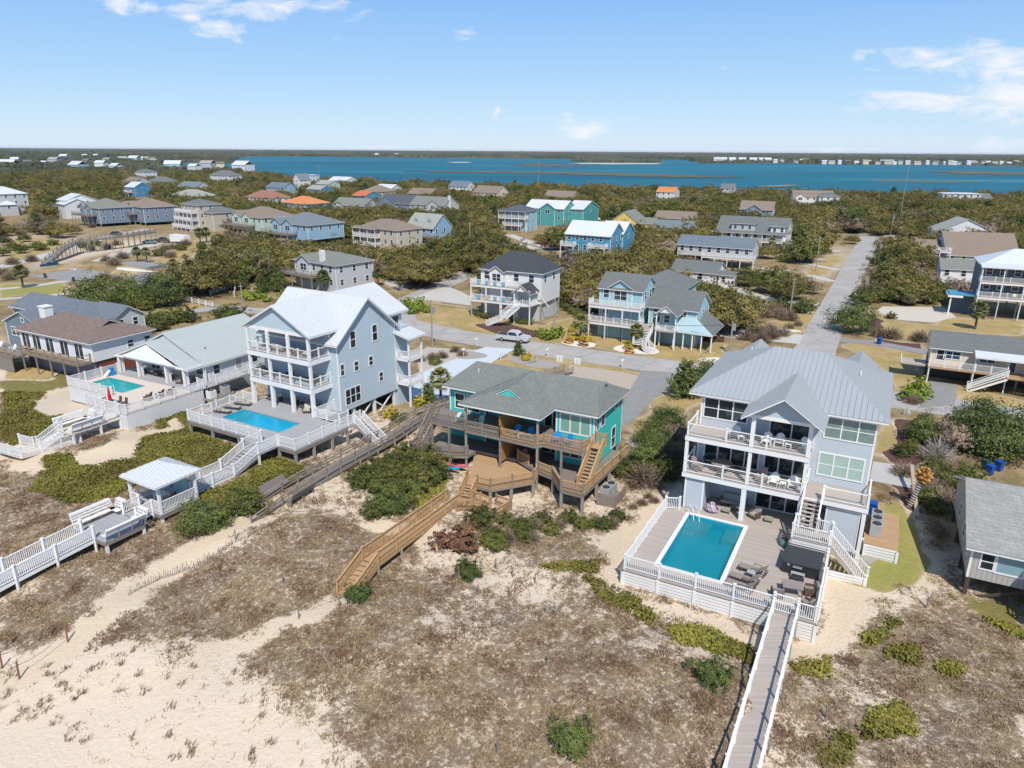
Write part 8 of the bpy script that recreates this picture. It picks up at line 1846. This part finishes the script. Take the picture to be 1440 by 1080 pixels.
# ---------------------------------------------------------------- dune grass and ground cover
r = np.random.RandomState(21); n = 900000
x = r.uniform(-75, 62, n); y = r.uniform(24, 84, n); z = T(x, y); px, py, D = pr(x, y, z); ok = (px > -30) & (px < 1470) & (py < 1110)
s, t = ST(x, y); ok &= (s > 13) & (s < 72); x, y, z, px, py, s, t = (a[ok] for a in (x, y, z, px, py, s, t))
mk_ = masks(x, y)
clear = np.ones(len(x), bool)
for f, (a, b, c_, d_) in ((fA, (-.3, 15.5, -.3, 28)), (fA, (10, 11.7, -30, 0)), (fB, (-16.5, 2.7, 1.2, 14)), (fB, (-11, -3, -3, 2)), (fC, (-16, .3, -.2, 23)), (fD, (-17.5, -1.8, 2, 26)), (fD, (-8.2, -2.6, -8, 2)), (fE, (0, 17, -1, 10)), (fP, (0, 12, -2, 12.5))):
    q = (x-f.o[0])*f.v[0]+(y-f.o[1])*f.v[1]; p = (x-f.o[0])*f.u[0]+(y-f.o[1])*f.u[1]; clear &= ~((q > a) & (q < b) & (p > c_) & (p < d_))
pat = .5+.28*np.sin(x*1.3+1.9*np.sin(y*.9+1))+.28*np.sin(y*1.7+1.7*np.sin(x*1.1)); pat2 = .5+.5*np.sin(x*.35+1.5*np.sin(y*.3))
pf = .5+.3*np.sin(x*3.1+1.9*np.sin(y*2.3+1))+.3*np.sin(y*3.7+1.7*np.sin(x*2.6))
prob = np.clip(mk_['veg'], 0, 1)**1.2*np.clip(3.4*(pat*.55+pf*.55)-1.25, .04, 1.3)*.85+.11*mk_['beach']*(s > 15)*(pf > .6)*(pat > .35)
yard = (s > 58) & (mk_['lawn'] < .5) & (mk_['path'] < .5)
prob = np.where(yard, .12, prob)
g = clear & (r.random_sample(len(x)) < prob) & (mk_['mulch'] < .5)
for P in PAVED: g &= ~inpoly(x, y, P)
g &= r.random_sample(len(x)) < .33
gx_, gy_, gz_ = x[g], y[g], z[g]; col_ = np.clip(pat2[g]*.4+r.uniform(0, .55, int(g.sum())), 0, 1); hs_ = r.uniform(.5, 1.1, len(gx_)); ld = np.full(len(gx_), -9.)
# dense low mats: many short stalks round a centre
cs = clear & (mk_['veg'] > .12) & (r.random_sample(len(x)) < .0085*np.clip(mk_['veg']*2.1, 0, 1.4)*(pat > .3)); cs |= clear & (mk_['beach'] > .5) & (s > 14.5) & (r.random_sample(len(x)) < .004)
for P in PAVED: cs &= ~inpoly(x, y, P)
cx_, cy_ = x[cs], y[cs]; isb = mk_['beach'][cs] > .5; M_ = len(cx_); rad = np.where(isb, r.uniform(.15, .4, M_), r.uniform(.3, .95, M_)); cnt = (np.where(isb, 8, 60*rad**2+6)).astype(int); ix = np.repeat(np.arange(M_), cnt); u1 = np.sqrt(r.random_sample(len(ix))); th = r.uniform(0, 6.283, len(ix))
qx = cx_[ix]+rad[ix]*u1*np.cos(th)*(1+.4*np.sin(ix)); qy = cy_[ix]+rad[ix]*u1*np.sin(th); cc_ = np.clip(r.choice([.04, .12, .3, .42, .62], M_, p=[.25, .3, .22, .13, .1])[ix]+r.uniform(-.07, .12, len(ix)), 0, 1)
gx_ = np.concatenate([gx_, qx]); gy_ = np.concatenate([gy_, qy]); gz_ = np.concatenate([gz_, T(qx, qy)+.12*(1-u1**2)*(~isb[ix])]); col_ = np.concatenate([col_, cc_]); hs_ = np.concatenate([hs_, np.where(isb[ix], r.uniform(.7, 1.5, len(ix)), .6)*np.ones(len(ix))]); ld = np.concatenate([ld, np.where(isb[ix], .9, -9.)])
print('mats', M_); m = len(gx_); nb = 4
h = r.uniform(.10, .27, (m, nb))*hs_[:, None]; a_ = np.where(ld[:, None] > -5, ld[:, None]+r.normal(size=(m, nb))*.7, r.uniform(0, 6.28, (m, nb))); lean = r.uniform(.3, 1.3, (m, nb)); w_ = r.uniform(.012, .03, (m, nb))
bx = gx_[:, None]+r.normal(size=(m, nb))*.07; by = gy_[:, None]+r.normal(size=(m, nb))*.07; bz = np.repeat(gz_[:, None], nb, 1)-.03
ca, sa = np.cos(a_), np.sin(a_)
V = np.stack([np.stack([bx-sa*w_, by+ca*w_, bz], -1), np.stack([bx+sa*w_, by-ca*w_, bz], -1), np.stack([bx+ca*h*lean, by+sa*h*lean, bz+h], -1)], 2).reshape(-1, 3)
me = bpy.data.meshes.new('dune_grass'); fastmesh(me, V, np.arange(len(V)).reshape(-1, 3), False)
cl = col_; at = me.attributes.new('clump', 'FLOAT', 'POINT'); at.data.foreach_set('value', np.repeat(cl, nb*3).astype(np.float32))
def straw():
    m_, nt, b = newmat('dry dune grass'); at = nn(nt, 'ShaderNodeAttribute', attribute_name='clump').outputs['Fac']; n1 = noise(nt, .22, 4, .65, pos(nt))
    f = math_(nt, 'ADD', math_(nt, 'MULTIPLY', at, .85), math_(nt, 'MULTIPLY', math_(nt, 'SUBTRACT', n1.outputs[0], .45), .6))
    nt.links.new(ramp(nt, f, [(.03, (.15, .075, .042)), (.2, (.20, .13, .085)), (.4, (.25, .19, .10)), (.62, (.37, .28, .16)), (.95, (.52, .43, .27))]).outputs[0], b.inputs['Base Color']); b.inputs['Roughness'].default_value = .8; b.inputs['Specular IOR Level'].default_value = .15
    return m_
tag(link('dune_grass', me, mat=straw()), 'dry straw and brown grass covering the dunes', 'dune grass', None, 'stuff'); print('tufts', m)
g = clear & (mk_['green'] > .5) & (r.random_sample(len(x)) < np.clip(2.6*(pat*.6+pf*.45)-.6, .05, .9)); m = int(g.sum()); k = 4
hh = .12+.22*np.clip(.5+.5*np.sin(x[g]*1.1+np.sin(y[g]*.9)), 0, 1)
C = np.stack([np.repeat(x[g], k)+r.normal(size=m*k)*.15, np.repeat(y[g], k)+r.normal(size=m*k)*.15, np.repeat(z[g], k)+r.uniform(0, 1, m*k)*np.repeat(hh, k)], -1)
N = r.normal(size=(m*k, 3))*.7+np.array((0, 0, .8)); N /= np.linalg.norm(N, axis=1)[:, None]
cv_ = np.where(np.repeat(px[g], k) < 460, .5, 1.)*np.clip(.45+.35*np.sin(C[:, 0]*.7+np.sin(C[:, 1]*.6))+r.uniform(-.35, .35, m*k), 0, 1)
me = quads_mesh('ground_cover', C, N, r.uniform(.05, .1, m*k), cv_, foliage('olive ground cover', [(.10, .085, .022), (.18, .17, .03), (.31, .28, .055)]), seed=4)
tag(link('ground_cover', me), 'low olive green creeping plants in patches on the dunes', 'ground cover', None, 'stuff'); print('cover', m)
# ---------------------------------------------------------------- tiny houses on the far shores
def tiny(px, D, w, h, wall, rf, lb, grp, k=0):
    d = ray(px, 216.); q = d/(d@fw)*D; t = thing('house', (q[0], q[1], 1.), -R(28)+.3*(k % 3), lb, 'house', grp); wd = w*.7
    key = ('tiny', w, h, wall, rf)
    def mk():
        a = MB().box(-w/2, -wd/2, -1, w/2, wd/2, h); b = MB()
        for P in gable_planes(-w/2, w/2, -wd/2, wd/2, h, h+w*.2, 'x', .5, .5): b.slab(P, .3)
        return mesh_of(a, 'wall', WALLS[wall]), mesh_of(b, 'roof', ROOFS[rf])
    m1, m2 = cached(key, mk); link('wall', m1, t); link('roof', m2, t)
G1 = 'pale houses lined up on the far right shore'; G2 = 'pale houses scattered in the far left woods'; G3 = 'pale houses on the distant shore in the middle'
for i, px in enumerate((1161,1171,1182,1194,1206,1218,1224,1236,1242,1252,1260,1267,1279,1292,1306,1318,1332,1338,1345,1350,1364,1370,1377,1384,1392,1402,1410,1414,1422,1431,1438,1120,1128,1134,1140,1100,1092)):
    tiny(px, 1995+(i*37 % 60)+(150 if px < 1145 else 0), (12, 17, 10, 14)[i % 4]*(1.4 if px in (1252,1134) else 1), (8, 6, 9)[i % 3], ('white', 'cream', 'white', 'grey')[i % 4], ('white', 'pale', 'white', 'grey')[i % 4], 'tiny pale house among those lined up on the far right shore', G1, i)
for i, (px, D) in enumerate(((60,1150),(75,1400),(37,1200),(107,1050),(140,1100),(172,1700),(180,1750),(188,1700),(196,1720),(206,1760),(215,1700),(242,1100),(271,1000),(290,1100),(309,1150),(120,2300),(135,2300),(230,2500),(248,2500),(90,2000),(20,1500),(150,1500),(120,1300),(8,1100),(160,1000))):
    tiny(px, D, (16, 20, 13, 24)[i % 4], (7, 9, 8)[i % 3], ('white', 'grey', 'cream', 'lblue')[i % 4], ('white', 'pale', 'grey', 'white')[i % 4], 'tiny pale house among those scattered in the far left woods', G2, i)
for i, (px, D) in enumerate(((1010,2300),(1018,2300),(1030,2250),(1045,2260),(1060,2240),(1072,2250),(530,3600),(558,3600),(1080,2230))): tiny(px, D, 22, 10, 'white', 'white', 'tiny pale house among those on the distant shore in the middle', G3, i)
tiny(340, 1010, 26, 9, 'white', 'white', 'white waterside building at the point where the left land ends', '', 0)

# ---------------------------------------------------------------- sea haze
HZ = True
if HZ:
    m, nt, b = newmat('sea haze'); nt.nodes.remove(b); v = nn(nt, 'ShaderNodeVolumePrincipled'); v.inputs['Color'].default_value = (.80, .90, 1., 1); v.inputs['Density'].default_value = 2.2e-5; v.inputs['Anisotropy'].default_value = 0
    nt.links.new(v.outputs[0], nt.nodes['Material Output'].inputs['Volume'])
    tag(MB().box(-27000, -80, -4, 27000, 29000, 48).build('haze', m), 'thin pale sea haze over the whole view', 'haze', None, 'stuff')
